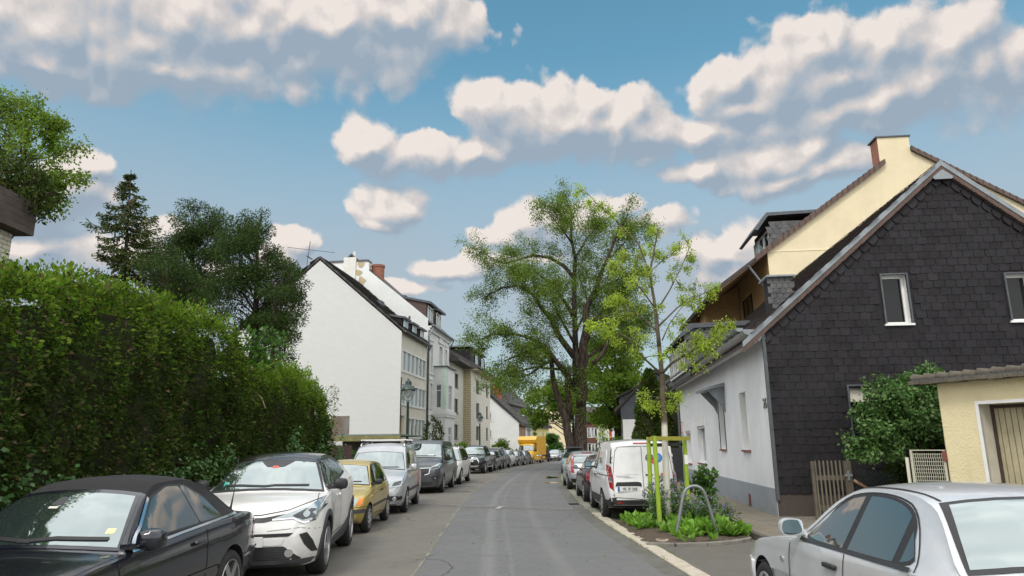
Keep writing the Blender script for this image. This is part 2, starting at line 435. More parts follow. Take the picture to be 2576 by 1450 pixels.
m_lane = roadm('lane_asphalt', (.104, .107, .105), (.084, .086, .085), (.17, .173, .168), tracks=((.30, .05, .42), (.62, .05, .25), (.40, .02, .2)), speck=.42)
m_park = roadm('parking_asphalt', (.120, .113, .096), (.088, .083, .072), (.19, .178, .152), speck=.5, moss=.32)
m_bay = roadm('bay_asphalt', (.085, .079, .067), (.060, .056, .049), (.17, .155, .13), speck=.65, moss=.12)
m_conc = pm('kerb_concrete', (.23, .22, .19), .85, var=.4, vscale=5, bump=.3, bscale=50)
m_gut = pm('gutter_concrete', (.125, .122, .108), .8, col2=(.085, .085, .07), vscale=2.2, bump=.3, bscale=60)
m_soil = pm('soil', (.055, .038, .026), .95, col2=(.10, .072, .05), vscale=14, bump=1.0, bscale=45)
m_ground = pm('garden_soil', (.06, .07, .035), .95, col2=(.07, .06, .04), vscale=.8, bump=.5, bscale=12)
# one sheet reaching the horizon
mb = MB(); ys = [-60, -10, 0, 20, 40, 45, 50, 55, 60, 65, 70, 75, 80, 85, 90, 95, 120, 200, 500, 1500]
for y in ys:
    for x in (-900, -60, 60, 900): mb.v.append((x, y, gz(y) - .05))
for j in range(len(ys) - 1):
    for i in range(3): a = j * 4 + i; mb.f.append((a, a + 1, a + 5, a + 4)); mb.mi.append(0)
ground(mb.build('ground', m_ground, fix=False))
GW = .30
strip('road', XJ, lambda y: XK(y) - GW, -16, 190, 0, m_lane, .6, 6)
strip('parking_lane', XL, XJ, -16, 190, .0, m_park, .6, 4)
strip('gutter', lambda y: XK(y) - GW, XK, -16, 190, .0, m_gut, .6)
strip('parking_bay', lambda y: XK(y) + .27, XS, -16, 60, .0, m_bay, .6, 3)
strip('roadside_kerb', XK, lambda y: XK(y) + .27, 18.55, 60, .004, m_conc, .6)
strip('pavement_edge', lambda y: XL(y) - .13, XL, -16, 190, .10, m_conc, .6, skirt=.14)
m_slab = brickm('pavement_slabs', (.19, .165, .125), (.155, .14, .11), (.07, .062, .045), .42, .30, .008, .5, .85, (.12, .10, .07), 'y')
t = NT(m_slab.node_tree)
for n in t.n:
    if n.type == 'TEX_BRICK':
        src = n.inputs['Vector'].links[0].from_socket
        mp = t.add('ShaderNodeMapping', {'Rotation': (0, 0, R_(38))}); t.set(mp, 0, src); t.set(n, 'Vector', mp.outputs[0])
strip('left_pavement', lambda y: XL(y) - 1.7, lambda y: XL(y) - .13, -16, 190, .096, m_slab, 1.0)
strip('sidewalk_kerb', XS, lambda y: XS(y) + .12, -16, 60, .11, pm('dark_kerb', (.10, .09, .075), .9, var=.4, vscale=6, bump=.4), .6, skirt=.16)
strip('sidewalk', lambda y: XS(y) + .12, lambda y: XS(y) + 9.5, -16, 60, .104, m_slab, 1.0, 2)
# pale repair strip across the street and darker trench lines in the parking lane
m_rep = pm('trench_patch', (.145, .142, .128), .85, col2=(.10, .10, .094), vscale=3, bump=.3, bscale=80)
m_drk = pm('tar_patch', (.058, .056, .052), .8, var=.3, bump=.3, bscale=80)
m_chalk = pm('worn_white', (.42, .42, .40), .8, col2=(.16, .16, .15), vscale=9)
m_joint = pm('mossy_joint', (.27, .265, .22), .9, col2=(.115, .118, .07), vscale=3.2)


def sheet(name, pts, mat, z=.004): mb = MB(); mb.add([(x, y, z + gz(y)) for x, y in pts], [tuple(range(len(pts)))]); return ground(mb.build(name, mat, fix=False))


def band(name, a, b, w_, mat, z=.004, n=14, wob=.02):
    L_, R2 = [], []; a, b = Vector(a), Vector(b); d = (b - a).normalized(); s = Vector((-d.y, d.x))
    for i in range(n + 1):
        p = a.lerp(b, i / n) + s * random.uniform(-wob, wob); L_.append(p + s * w_ / 2 * random.uniform(.8, 1.15)); R2.append(p - s * w_ / 2 * random.uniform(.8, 1.15))
    mb = MB()
    for p in L_ + R2: mb.v.append((p.x, p.y, z + gz(p.y)))
    for i in range(n): mb.f.append((n + 1 + i, n + 2 + i, i + 1, i)); mb.mi.append(0)
    return ground(mb.build(name, mat, fix=False))


band('road_patch', (-3.3, 22.1), (1.62, 19.5), .42, m_rep)
band('road_patch', (-3.3, 22.4), (1.6, 19.85), .05, m_chalk, .008, 30, .01)
for i, (x0, x1, y) in enumerate(((-3.4, -1.75, 31.0), (-3.2, -1.7, 27.6), (-3.0, -1.5, 34.4), (-2.9, -1.2, 38.0))): band('road_patch', (x0, y), (x1, y + .25), .35, m_drk)
for x0, x1, y in ((-2.6, -1.25, 38.8), (-2.75, -1.9, 35.2)): band('parking_marking', (x0, y), (x1, y), .11, m_chalk, .008)
for x0, y0, dx in ((1.0, 34.0, .55), (-.35, 13.6, .16), (-.55, 17.2, .1)): band('chalk_mark', (x0, y0), (x0 + dx, y0), .07, m_chalk, .008)
sheet('road_patch', [(-.55, 20.1), (-.42, 20.1), (-.3, 20.9), (-.45, 20.9)], m_chalk, .012)
# hairline cracks and a drain grating in the gutter
m_crack = pm('crack', (.035, .035, .033), .9)
for k in range(7):
    x, y = random.uniform(-3.0, 1.3), random.uniform(9.5, 24); a_ = random.uniform(-.5, .5) + (1.4 if k % 3 else 0); mb = MB(); pts = []
    for i in range(26): pts.append((x, y)); a_ += random.uniform(-.45, .45); a_ *= .97; x += .07 * math.cos(a_); y += .09 * math.sin(a_)
    for i, (x, y) in enumerate(pts): w_ = random.uniform(.003, .007); mb.v += [(x - w_, y, .005), (x + w_, y + w_, .005)]
    for i in range(len(pts) - 1): mb.f.append((2 * i, 2 * i + 1, 2 * i + 3, 2 * i + 2)); mb.mi.append(0)
    ground(mb.build('road_crack', m_crack, fix=False))
gx_ = XK(21.5) - .17; dg = MB(); dg.box(gx_ - .15, gx_ + .15, 21.25, 21.75, -.02, .008)
for i in range(8): dg.box(gx_ - .12, gx_ + .12, 21.28 + i * .055, 21.305 + i * .055, .009, .016)
tag(dg.build('drain_grating', pm('cast_iron', (.045, .042, .04), .6, .5, var=.3)), 'small iron drain grating in the right gutter beside the white van', 'drain')
# ragged, mossy joint between lane and parking lane
mb = MB(); ys = np.arange(-6, 60, .22)
for i, y in enumerate(ys):
    ww = random.uniform(.008, .028) * (1.25 if i % 9 < 4 else .8); x = XJ(y) + random.uniform(-.012, .012); mb.v += [(x - ww, y, .005 + gz(y)), (x + ww, y, .005 + gz(y))]
for i in range(len(ys) - 1): mb.f.append((2 * i, 2 * i + 1, 2 * i + 3, 2 * i + 2)); mb.mi.append(0)
ground(mb.build('road_joint', m_joint, fix=False))
# puddles along the far kerb
m_pud = pm('puddle_water', (.012, .014, .014), .02, spec=.8)


def puddle(cx, cy, rx, ry):
    pts = []
    for i in range(36):
        t_ = 2 * math.pi * i / 36; k = 1 + .22 * math.sin(3 * t_ + cx) + .12 * math.sin(5 * t_); pts.append((cx + rx * k * math.cos(t_), cy + ry * k * math.sin(t_)))
    sheet('puddle', pts, m_pud, .006)


puddle(2.0, 39.0, .36, 1.2); puddle(1.70, 33.6, .30, .6)
# row of pale setts along the near right kerb
m_sett = pm('sandstone_sett', (.47, .43, .35), .85, col2=(.36, .32, .25), vscale=5, bump=.4, bscale=40)
mb = MB(); y = -3.0
while y < 18.5:
    ln = random.uniform(.19, .27); x0 = XK(y + ln / 2); a = math.atan2(XK(y + ln) - XK(y), ln); sk = .05
    g_ = .008; z1 = .022 + random.uniform(-.003, .004); w1 = .262 + random.uniform(-.01, .006)
    q = [(x0 + g_, y + g_), (x0 + w1, y + g_ - sk), (x0 + w1 + math.tan(a) * ln, y + ln - g_ - sk), (x0 + g_ + math.tan(a) * ln, y + ln - g_)]
    b_ = .008; cx_ = sum(p[0] for p in q) / 4; cy_ = sum(p[1] for p in q) / 4
    top = [(p[0] + (cx_ - p[0]) * .05, p[1] + (cy_ - p[1]) * .05, z1) for p in q]; low = [(p[0], p[1], z1 - b_) for p in q]; bot = [(p[0], p[1], -.05) for p in q]
    mb.add(top + low + bot, [(0, 1, 2, 3)] + [(i, i + 4, (i + 1) % 4 + 4, (i + 1) % 4) for i in range(4)] + [(i + 4, i + 8, (i + 1) % 4 + 8, (i + 1) % 4 + 4) for i in range(4)])
    y += ln
ground(mb.build('kerb_setts', m_sett))
strip('sett_bedding', XK, lambda y: XK(y) + .27, -16, 18.55, .002, pm('sett_joint', (.09, .085, .06), .95, var=.4), .6)
# planted bed round the young tree
bed = [(2.28, 12.75), (2.75, 12.62), (3.3, 12.68), (3.85, 12.9), (4.22, 13.25), (4.33, 13.8), (4.33, 16.5), (2.27, 16.45)]
mb = MB(); v, f = fill2d(bed, .12)
mb.add([(x, y, .012 + .05 * max(0, min(1, min((y - 12.6) / .5, (x - 2.25) / .3))) + random.uniform(-.012, .012)) for x, y in v], f)
ground(mb.build('planting_bed_soil', m_soil, smooth=True))
mb = MB()
for i in range(5):
    a, b = Vector(bed[i]), Vector(bed[i + 1]); n = max(1, round((b - a).length / .42))
    for k in range(n):
        p, q = a.lerp(b, (k + .02) / n), a.lerp(b, (k + .98) / n); mb.bar((p.x, p.y - .03, .012), (q.x, q.y - .03, .012), .11, .085)
ground(mb.build('bed_edging', m_conc, bevel=.008))
# drain pipe mouth in the bed
tag(MB().lathe([(.105, .03), (.115, .065), (.095, .07), (.085, .03), (.085, -.02)], 20, c=(2.62, 13.02, .0)).build('watering_pipe', pm('clay_ring', (.5, .42, .33), .8, var=.4), smooth=True), 'pale round watering pipe mouth in the soil at the front of the tree bed', 'pipe')
# ------------------------------------------------------------------ vehicles
def pch(pts):
    """monotone cubic through control points"""
    x = np.array([p[0] for p in pts], float); y = np.array([p[1] for p in pts], float); h = np.diff(x); d = np.diff(y) / h; m_ = np.zeros(len(x)); m_[0], m_[-1] = d[0], d[-1]
    for i in range(1, len(x) - 1):
        if d[i - 1] * d[i] > 0: w1, w2 = 2 * h[i] + h[i - 1], h[i] + 2 * h[i - 1]; m_[i] = (w1 + w2) / (w1 / d[i - 1] + w2 / d[i])

    def f(s):
        s = min(max(s, x[0]), x[-1]); i = min(max(int(np.searchsorted(x, s)) - 1, 0), len(h) - 1); t_ = (s - x[i]) / h[i]
        return float((1 + 2 * t_) * (1 - t_) ** 2 * y[i] + t_ * (1 - t_) ** 2 * h[i] * m_[i] + t_ * t_ * (3 - 2 * t_) * y[i + 1] + t_ * t_ * (t_ - 1) * h[i] * m_[i + 1])
    return f


m_well = pm('wheel_well', (.008, .008, .008), .95)
m_tyre = pm('tyre_rubber', (.018, .018, .018), .8, var=.3, vscale=20, bump=.15, bscale=80)
m_trim = pm('black_trim', (.018, .018, .019), .5, var=.2)
m_clad = pm('grey_cladding', (.05, .052, .056), .6, var=.2, bump=.1, bscale=150)
m_rim = pm('alloy', (.50, .51, .52), .28, .9, var=.2)
m_rimd = pm('dark_alloy', (.06, .06, .065), .3, .7)
m_cap = pm('hub_cap', (.42, .43, .44), .4, .5, var=.2)
m_chrome = pm('chrome', (.75, .76, .77), .12, 1.0)
m_glass = glassm('car_glass', (.035, .05, .05), .30, .03)
m_sideg = glassm('side_glass', (.010, .020, .018), .12, .02, edge=.25, gc=(.95, .88, .80))
m_seam = pm('panel_gap', (.012, .012, .013), .8)
m_lens = glassm('headlamp_lens', (.20, .22, .235), .22, .08)
m_lensd = pm('lamp_inner', (.035, .04, .045), .2, .3, coat=.6)
m_red = pm('tail_lamp', (.36, .012, .014), .15, coat=.8, var=.4, vscale=14)
m_redd = pm('tail_lamp_dark', (.16, .01, .012), .15, coat=.8)
m_amber = pm('indicator_lamp', (.75, .20, .02), .2, coat=.6)
m_plate = pm('plate_white', (.72, .72, .70), .45)
m_blue = pm('plate_blue', (.02, .06, .35), .45)
m_ink = pm('ink_black', (.012, .012, .014), .6)
m_white_ink = pm('ink_white', (.75, .75, .75), .6)
m_mirror = pm('mirror_glass', (.30, .45, .52), .03, 1.0)
m_fabric = pm('soft_top_fabric', (.018, .018, .020), .92, var=.3, vscale=3, bump=.25, bscale=240)


class Car:
    def __init__(s, name, label, cat, sp, pt, group='cars parked along the street'):
        s.sp = sp; s.L, s.W, s.H, s.wb, s.fo, s.r = sp['L'], sp['W'], sp['H'], sp['wb'], sp['fo'], sp['r']
        s.root = thing(name, label, cat, group=group); s.pt = pt; s.y0 = s.fo + s.wb / 2; s.body(sp)

    def Y(s, t): return s.y0 - t

    def body(s, sp):
        L, W = s.L, s.W; tp = list(sp['top']); sl = [(b[1] - a[1]) / (b[0] - a[0]) for a, b in zip(tp, tp[1:])]
        ci = max((i for i in range(1, len(tp) - 1) if .6 < tp[i][0] < 1.7), key=lambda i: sl[i] - sl[i - 1]); tp.insert(ci + 1, (tp[ci][0] + .035, tp[ci][1] + .035 * sl[ci])); sp = dict(sp, top=tp)
        top, belt, bot, hw = pch(sp['top']), pch(sp['belt']), pch(sp['bot']), pch(sp['hw'])
        bow = pch(sp.get('bow', [(0, .17), (.1 * L, .14), (.35 * L, .10), (.55 * L, 0), (.8 * L, -.07), (L, -.12)])); cr = sp.get('crown', .045) * .75; shf = sp.get('sh', .955); wr = sp['wr']
        st = set(np.round(np.linspace(0, L, int(L / .085) + 1), 3)) | {round(p[0], 3) for p in sp['top']} | {round(p, 3) for p in sp.get('cuts', [])}
        S = []
        for q in sorted(st):
            if not S or q - S[-1] > .012: S.append(q)
        s.top, s.bow = top, bow; GH = max(top(q) - belt(q) for q in S); V = []; rings = []
        for q in S:
            zt = top(q); zb = min(belt(q), zt - .012); zs = bot(q); w_ = hw(q); h = zb - zs; gh = zt - zb; k = min(max(gh / GH, 0), 1); c_ = min(cr, gh * .8)
            zt -= c_; gh = max(zt - zb, .002); y0 = w_ * shf; yr = y0 * .985 * (1 - k) + min(wr, y0) * k; rc = min(sp.get('rc', .065), gh * .4)
            half = [(0, zs), (.6 * w_, zs), (.9 * w_, zs + .01), (.962 * w_, zs + .16 * h), (.988 * w_, zs + .36 * h), (w_, zs + .56 * h), (.994 * w_, zs + .8 * h), (.978 * w_, zb - .07 * h), (y0, zb)]
            for t_ in (.04, .25, .5, .75): half.append((y0 * .99 + (yr - y0 * .99) * t_, zb + (gh - rc * .7) * t_))
            half += [(yr - .004, zt - rc * .7), (yr - rc * .25, zt - rc * .22), (yr - rc * .8, zt), (yr * .62, zt + c_ * .55), (yr * .3, zt + c_ * .9), (0, zt + c_)]
            ring = half + [(-a, b) for a, b in half[-2:0:-1]]; rings.append(ring)
            V += [(a, s.Y(q) - bow(q) * (a / (W / 2)) ** 2, b) for a, b in ring]
        n = len(rings[0]); F = []; ns = len(S)
        for i in range(ns - 1):
            for j in range(n): a, b = i * n + j, i * n + (j + 1) % n; F.append((a, b, b + n, a + n))
        for end in (0, ns - 1):
            ring = rings[end]; prev = [end * n + j for j in range(n)]; zc = sum(p[1] for p in ring) / n; yb = s.Y(S[end]); sg = 1 if end == 0 else -1
            for kk in (.72, .42, .15):
                cur = []
                for (a, b) in ring:
                    cur.append(len(V)); a2 = a * kk; V.append((a2, yb - bow(S[end]) * (a2 / (W / 2)) ** 2 + sg * sp.get('nose', .02) * (1 - kk), zc + (b - zc) * kk))
                for j in range(n):
                    q = (prev[j], prev[(j + 1) % n], cur[(j + 1) % n], cur[j]); F.append(q if end else q[::-1])
                prev = cur
            F.append(tuple(prev) if end else tuple(reversed(prev)))
        me = bpy.data.meshes.new('body'); me.from_pydata(V, [], F); me.materials.append(s.pt); me.materials.append(m_well)
        b = bmesh.new(); b.from_mesh(me); bmesh.ops.recalc_face_normals(b, faces=b.faces); b.to_mesh(me); b.free()
        tmp = link('tmp', me); cb = MB(); ra = s.r + sp.get('arch', .05)
        for y in (s.wb / 2, -s.wb / 2):
            for sx in (-1, 1):
                x0, x1 = sorted((sx * (W / 2 - .30), sx * (W / 2 + .2))); cb.lathe([(0, x0), (ra, x0), (ra, x1), (0, x1)], 40, 'x', (0, y, s.r), mi=1)
        cut = cb.build('cut', [s.pt, m_well]); b = bmesh.new(); b.from_mesh(cut.data); bmesh.ops.remove_doubles(b, verts=b.verts, dist=1e-4); bmesh.ops.recalc_face_normals(b, faces=b.faces); b.to_mesh(cut.data); b.free()
        mod = tmp.modifiers.new('b', 'BOOLEAN'); mod.operation = 'DIFFERENCE'; mod.object = cut; mod.solver = 'EXACT'
        full = bpy.data.meshes.new_from_object(tmp.evaluated_get(bpy.context.evaluated_depsgraph_get()))
        bpy.data.objects.remove(tmp); bpy.data.objects.remove(cut)
        vs = [v.co.copy() for v in full.vertices]; fs = [tuple(p.vertices) for p in full.polygons]; s.bvh = BVHTree.FromPolygons(vs, fs)
        zone = [0] * len(fs); zs_ = sp.get('zones', [])
        for i, p in enumerate(full.polygons):
            if p.material_index == 1: continue
            c = p.center
            for zi, (_, _, fn) in enumerate(zs_):
                if fn(s.y0 - c.y - bow(s.y0 - c.y) * (c.x / (W / 2)) ** 2, abs(c.x), c.z): zone[i] = zi + 1; break
        for zi in range(len(zs_) + 1):
            mb = MB(); mp = {}
            for i, p in enumerate(full.polygons):
                if zone[i] != zi: continue
                for vi in p.vertices:
                    if vi not in mp: mp[vi] = len(mb.v); mb.v.append(tuple(vs[vi]))
                mb.f.append(tuple(mp[v] for v in p.vertices)); mb.mi.append(p.material_index)
            if mb.f: mb.build('body' if zi == 0 else zs_[zi - 1][0], [s.pt if zi == 0 else zs_[zi - 1][1], m_well], s.root, sharp=38, fix=False)

    def hit(s, view, p):
        a, b = p
        o, d = {'L': (Vector((-3, s.Y(a), b)), Vector((1, 0, 0))), 'R': (Vector((3, s.Y(a), b)), Vector((-1, 0, 0))), 'F': (Vector((a, 6, b)), Vector((0, -1, 0))),
                'B': (Vector((a, -6, b)), Vector((0, 1, 0))), 'T': (Vector((a, s.Y(b), 4)), Vector((0, 0, -1)))}[view]
        h, nr, *_ = s.bvh.ray_cast(o, d)
        if h is None: h, nr, *_ = s.bvh.find_nearest(o + d * 2.2)
        if nr.dot(d) > 0: nr = -nr
        return h, (nr * .7 - d * .6).normalized()

    def patch(s, name, view, pts, mat, off=.004, r=0, res=None, parent=None, skirt=None, holes=()):
        res = res or s.sp.get('res', .07)
        if view == 'S': return [s.patch(name, v, pts, mat, off, r, res, parent, skirt) for v in 'LR']
        if view in ('F2', 'B2'): return [s.patch(name, view[0], [(sg * a, b) for a, b in pts], mat, off, r, res, parent, skirt) for sg in (1, -1)]
        v, f = fill2d(rounded(pts, r), res, [shrink(h) for h in holes]); hs = [s.hit(view, p) for p in v]; mb = MB(); mb.add([h + n * off for h, n in hs], f)
        if off >= .006 if skirt is None else skirt:
            ed = {}
            for t_ in f:
                for i in range(3): e = (t_[i], t_[(i + 1) % 3]); ed[e] = 1
            o = len(mb.v); mb.v += [tuple(h - n * .012) for h, n in hs]
            for (a, b) in ed:
                if (b, a) not in ed: mb.f.append((b, a, a + o, b + o)); mb.mi.append(0)
        return mb.build(name, mat, parent or s.root, sharp=30, fix=False)

    def line(s, name, view, pts, w_, mat, off=.004, res=.05, parent=None):
        """ribbon of width w_ that follows the body"""
        if view == 'S': return [s.line(name, v, pts, w_, mat, off, res, parent) for v in 'LR']
        if view in ('F2', 'B2'): return [s.line(name, view[0], [(sg * a, b) for a, b in pts], w_, mat, off, res, parent) for sg in (1, -1)]
        P_ = []
        for a, b in zip(pts, pts[1:]):
            a, b = Vector(a), Vector(b); n = max(1, int((b - a).length / res)); P_ += [a.lerp(b, i / n) for i in range(n)]
        P_.append(Vector(pts[-1])); mb = MB()
        for i, p in enumerate(P_):
            d = (P_[min(i + 1, len(P_) - 1)] - P_[max(i - 1, 0)]).normalized(); q = Vector((-d.y, d.x)) * w_ / 2
            for sg in (1, -1): h, n = s.hit(view, p + q * sg); mb.v.append(tuple(h + n * off))
        for i in range(len(P_) - 1): mb.f.append((2 * i, 2 * i + 1, 2 * i + 3, 2 * i + 2)); mb.mi.append(0)
        return mb.build(name, mat, parent or s.root, smooth=True, fix=False)

    def screen(s, view, zl, zh, wl, wh, name='windscreen', fr=.035, r=.07, mat=None, frame=m_trim, top=False):
        if view == 'F' or top:                                             # sloping screens are laid on from above
            lo, hi = s.at_z(view, zl), s.at_z(view, zh); sg = 1 if hi > lo else -1

            def edge(q, w_): return [(x, q + s.bow(q) * (x / (s.W / 2)) ** 2) for x in np.linspace(-w_, w_, 9)]

            def outline(l_, h_, wl_, wh_): return edge(l_, wl_) + edge(h_, wh_)[::-1]
            gl = outline(lo, hi, wl, wh); v = 'T'; big = outline(lo - sg * fr * 1.2, hi + sg * fr, wl + fr, wh + fr)
        else: v = view; gl = [(-wl, zl), (wl, zl), (wh, zh), (-wh, zh)]; big = [(-wl - fr, zl - fr * .7), (wl + fr, zl - fr * .7), (wh + fr, zh + fr * .8), (-wh - fr, zh + fr * .8)]
        s.patch(name + '_frame', v, big, frame, .005, 0 if v == 'T' else r, holes=[gl if v == 'T' else rounded(gl, r * .8)])
        return s.patch(name, v, gl, mat or m_glass, .006, 0 if v == 'T' else r * .8, skirt=False)

    def sv(s, pts):
        """stations as they appear on the flank, where the bowed sections sit further back (front) or forward (rear)"""
        return [(a + .86 * s.bow(a), b) for a, b in pts]

    def at_z(s, view, z):
        """station where the roof line passes height z on the front or rear slope"""
        q = np.linspace(.6, s.L * .55, 400) if view == 'F' else np.linspace(s.L - .1, s.L * .6, 400); ok = [t_ for t_ in q if s.top(t_) >= z]; return ok[0] if ok else q[-1]

    def dlo(s, pts, splits=(), fr=.03, r=.05, mat=None, gap=.055, frame=m_trim, sides='LR'):
        """side windows: outline in (s, z), cut by upright pillars at splits"""
        pts = s.sv(pts); splits = [s.sv([(q, 0)])[0][0] for q in splits]; c = Vector((sum(p[0] for p in pts) / len(pts), sum(p[1] for p in pts) / len(pts))); polys = []; xs = [-9] + list(splits) + [99]
        for a, b in zip(xs, xs[1:]):
            lo = a + gap / 2 if a > -9 else a; hi = b - gap / 2 if b < 99 else b; poly = clip(clip(pts, lo, 1), hi, -1)
            if len(poly) > 2: polys.append(poly)
        big = [tuple(Vector(p) + Vector(((p[0] - c.x) / abs(p[0] - c.x + 1e-6) * fr, (1 if p[1] > c.y else -1) * fr * .8))) for p in pts]
        for v in sides:
            s.patch('window_frame', v, big, frame, .005, r, holes=[rounded(q, r * .7) for q in polys])
            for q in polys: s.patch('side_window', v, q, mat or m_sideg, .006, r * .7, skirt=False)

    def wheels(s, style='alloy', n=5, w_=.21, mat=None):
        t_, rm = wheel_mesh(round(s.r, 3), w_, style, n)
        for y in (s.wb / 2, -s.wb / 2):
            for sx in (-1, 1):
                o = link('wheel', t_, s.root); o.location = (sx * (s.W / 2 - w_ / 2 - .012), y, s.r); o.rotation_euler = (RNG.uniform(0, 6), 0, 0 if sx > 0 else math.pi); link('rim', rm, o)

    def mirror(s, t_, z, sides='LR', mat=None, size=(.19, .10, .14), glass=True, out=.10):
        for v in sides:
            sg = -1 if v == 'L' else 1; h, _ = s.hit(v, (t_, z)); mb = MB(); a, b, c = size
            x = h.x + sg * (out + a / 2 - .03); prof = [(-a / 2, -c * .35), (-a / 2 * .9, c * .4), (0, c * .5), (a / 2 * .8, c * .42), (a / 2, 0), (a / 2 * .85, -c * .42), (0, -c * .5)]
            prof = rounded([(x + sg * px, z + .05 + pz) for px, pz in prof], .03, 2); k = len(prof); cx = sum(p[0] for p in prof) / k; cz = sum(p[1] for p in prof) / k; yy = s.Y(t_)
            for (dy, sc) in ((-b / 2, .96), (-b / 2 + .02, 1), (b * .1, .97), (b * .38, .8), (b / 2, .45)):
                for px, pz in prof: mb.v.append((cx + (px - cx) * sc, yy + dy - abs(px - h.x) * .12, cz + (pz - cz) * sc))
            for i in range(4):
                for j in range(k): mb.f.append((i * k + j, i * k + (j + 1) % k, (i + 1) * k + (j + 1) % k, (i + 1) * k + j)); mb.mi.append(0)
            mb.f += [tuple(range(k)), tuple(range(5 * k - 1, 4 * k - 1, -1))]; mb.mi += [0, 0]
            mb.bar((h.x - sg * .03, yy, z), (x, yy, z + .01), .07, .045)
            o = mb.build('mirror', mat or m_trim, s.root, sharp=40)
            if glass:
                g_ = MB(); g_.add([(cx + (px - cx) * .84, yy - b / 2 - .003 - abs(px - h.x) * .12, cz + (pz - cz) * .82) for px, pz in prof], [tuple(range(k))]); g_.build('mirror_glass', m_mirror, o, fix=False)

    def handle(s, t_, z, view='S', mat=None, ln=.17):
        for v in ('LR' if view == 'S' else view):
            h, n = s.hit(v, (t_, z)); sg = -1 if v == 'L' else 1
            MB().box(min(0, sg * .035), max(0, sg * .035), -ln / 2, ln / 2, -.018, .018, M=Matrix.Translation(h)).build('door_handle', mat or m_trim, s.root, bevel=.010, smooth=True)

    def plate(s, view, z, body='', x=0., w_=.52, h_=.115):
        h, _ = s.hit(view, (x, z)); sg = 1 if view == 'F' else -1; y = h.y + sg * .018
        o = MB().box(x - w_ / 2, x + w_ / 2, min(y, y - sg * .04), max(y, y - sg * .04), z - h_ / 2, z + h_ / 2).build('licence_plate', m_plate, s.root, bevel=.004)
        l = x + sg * (w_ / 2 - .026); f = y + sg * .002
        MB().box(l - .022, l + .022, min(f, y), max(f, y), z - h_ / 2 + .006, z + h_ / 2 - .006).build('plate_strip', m_blue, o)
        if body: text('plate_text', body, h_ * .86, m_ink, o, (x - sg * .025, y + sg * .003, z - .003), (R_(90), 0, math.pi if sg > 0 else 0), sx=.86 * w_ / .52 * min(1, 8.5 / max(len(body), 1)))
        return o

    def place(s, x, Y, deg, z=0., sc=1.): s.root.scale = (sc, sc, sc); s.root.location = (x, Y, gz(Y) + .004 + z); s.root.rotation_euler = (0, 0, R_(deg)); return s


def chaikin(pts, n=2, closed=True):
    """rounded-off copy of an outline"""
    for _ in range(n):
        out = []; k = len(pts)
        for i in range(k if closed else k - 1): a, b = Vector(pts[i]), Vector(pts[(i + 1) % k]); out += [tuple(a.lerp(b, .25)), tuple(a.lerp(b, .75))]
        pts = out if closed else [pts[0], *out[1:-1], pts[-1]]
    return pts


def shrink(poly, d=.006):
    c = Vector((sum(p[0] for p in poly) / len(poly), sum(p[1] for p in poly) / len(poly))); out = []
    for p in poly: q = Vector(p); e = c - q; out.append(tuple(q + e.normalized() * min(d, e.length * .2)))
    return out


def clip(poly, x, sg):
    """keep the part of a polygon with sg * (p.x - x) >= 0"""
    out = []; k = len(poly)
    for i in range(k):
        a, b = poly[i], poly[(i + 1) % k]; da, db = sg * (a[0] - x), sg * (b[0] - x)
        if da >= 0: out.append(a)
        if da * db < 0: t_ = da / (da - db); out.append((a[0] + (b[0] - a[0]) * t_, a[1] + (b[1] - a[1]) * t_))
    return out


WM = {}


def wheel_mesh(r, w_, style, n):
    k = (r, w_, style, n)
    if k in WM: return WM[k]
    rr = r * (.70 if style != 'steel' else .66); mb = MB()
    mb.lathe([(rr - .02, -w_ / 2 + .01), (rr, -w_ / 2), (r * .9, -w_ / 2 - .004), (r * .97, -w_ / 2 + .02), (r, -w_ / 2 + .05), (r, w_ / 2 - .05), (r * .97, w_ / 2 - .02), (r * .9, w_ / 2 + .004), (rr, w_ / 2), (rr - .02, w_ / 2 - .01)], 44, 'x')
    for q in (-.05, 0, .05): mb.lathe([(r + .001, q - .004), (r + .0015, q + .004)], 44, 'x')
    a = mb.build('wheel', m_tyre, smooth=True); ta = a.data; bpy.data.objects.remove(a)
    mb = MB(); f = w_ / 2
    if style == 'cap':
        mb.lathe([(rr, f - .01), (rr * .97, f + .004), (rr * .8, f - .002), (rr * .35, f + .012), (0, f + .014)], 36, 'x')
        for i in range(n):
            t_ = 2 * math.pi * i / n; c, s_ = math.cos(t_), math.sin(t_)
            mb.bar((f + .006, c * rr * .62, s_ * rr * .62), (f + .006, c * rr * .86, s_ * rr * .86), .028, .006, 1, up=(1, 0, 0))
        mats = [m_cap, m_seam]
    else:
        mb.lathe([(rr, f - .004), (rr * .985, f + .006), (rr * .93, f), (rr * .9, f - .05), (rr * .86, f - .09)], 44, 'x')
        mb.lathe([(rr * .88, f - .09), (0, f - .09)], 36, 'x', mi=1)
        for i in range(n):
            t_ = 2 * math.pi * i / n
            for dt in ((-.09, .09) if style in ('double', 'dark') else (0,)):
                a0, a1 = t_ + dt * .7, t_ + dt * 1.4
                mb.bar((f - .012, math.cos(a0) * rr * .14, math.sin(a0) * rr * .14), (f - .018, math.cos(a1) * rr * .93, math.sin(a1) * rr * .93), .085 * rr / .24 if dt == 0 else .03, .03, 0, up=(1, 0, 0))
        mb.lathe([(rr * .2, f - .02), (rr * .19, f + .0), (rr * .12, f + .006), (0, f + .006)], 24, 'x')
        mats = [m_rim, m_seam]
    b = mb.build('rim', mats, sharp=40); tb = b.data; bpy.data.objects.remove(b); WM[k] = (ta, tb); return WM[k]


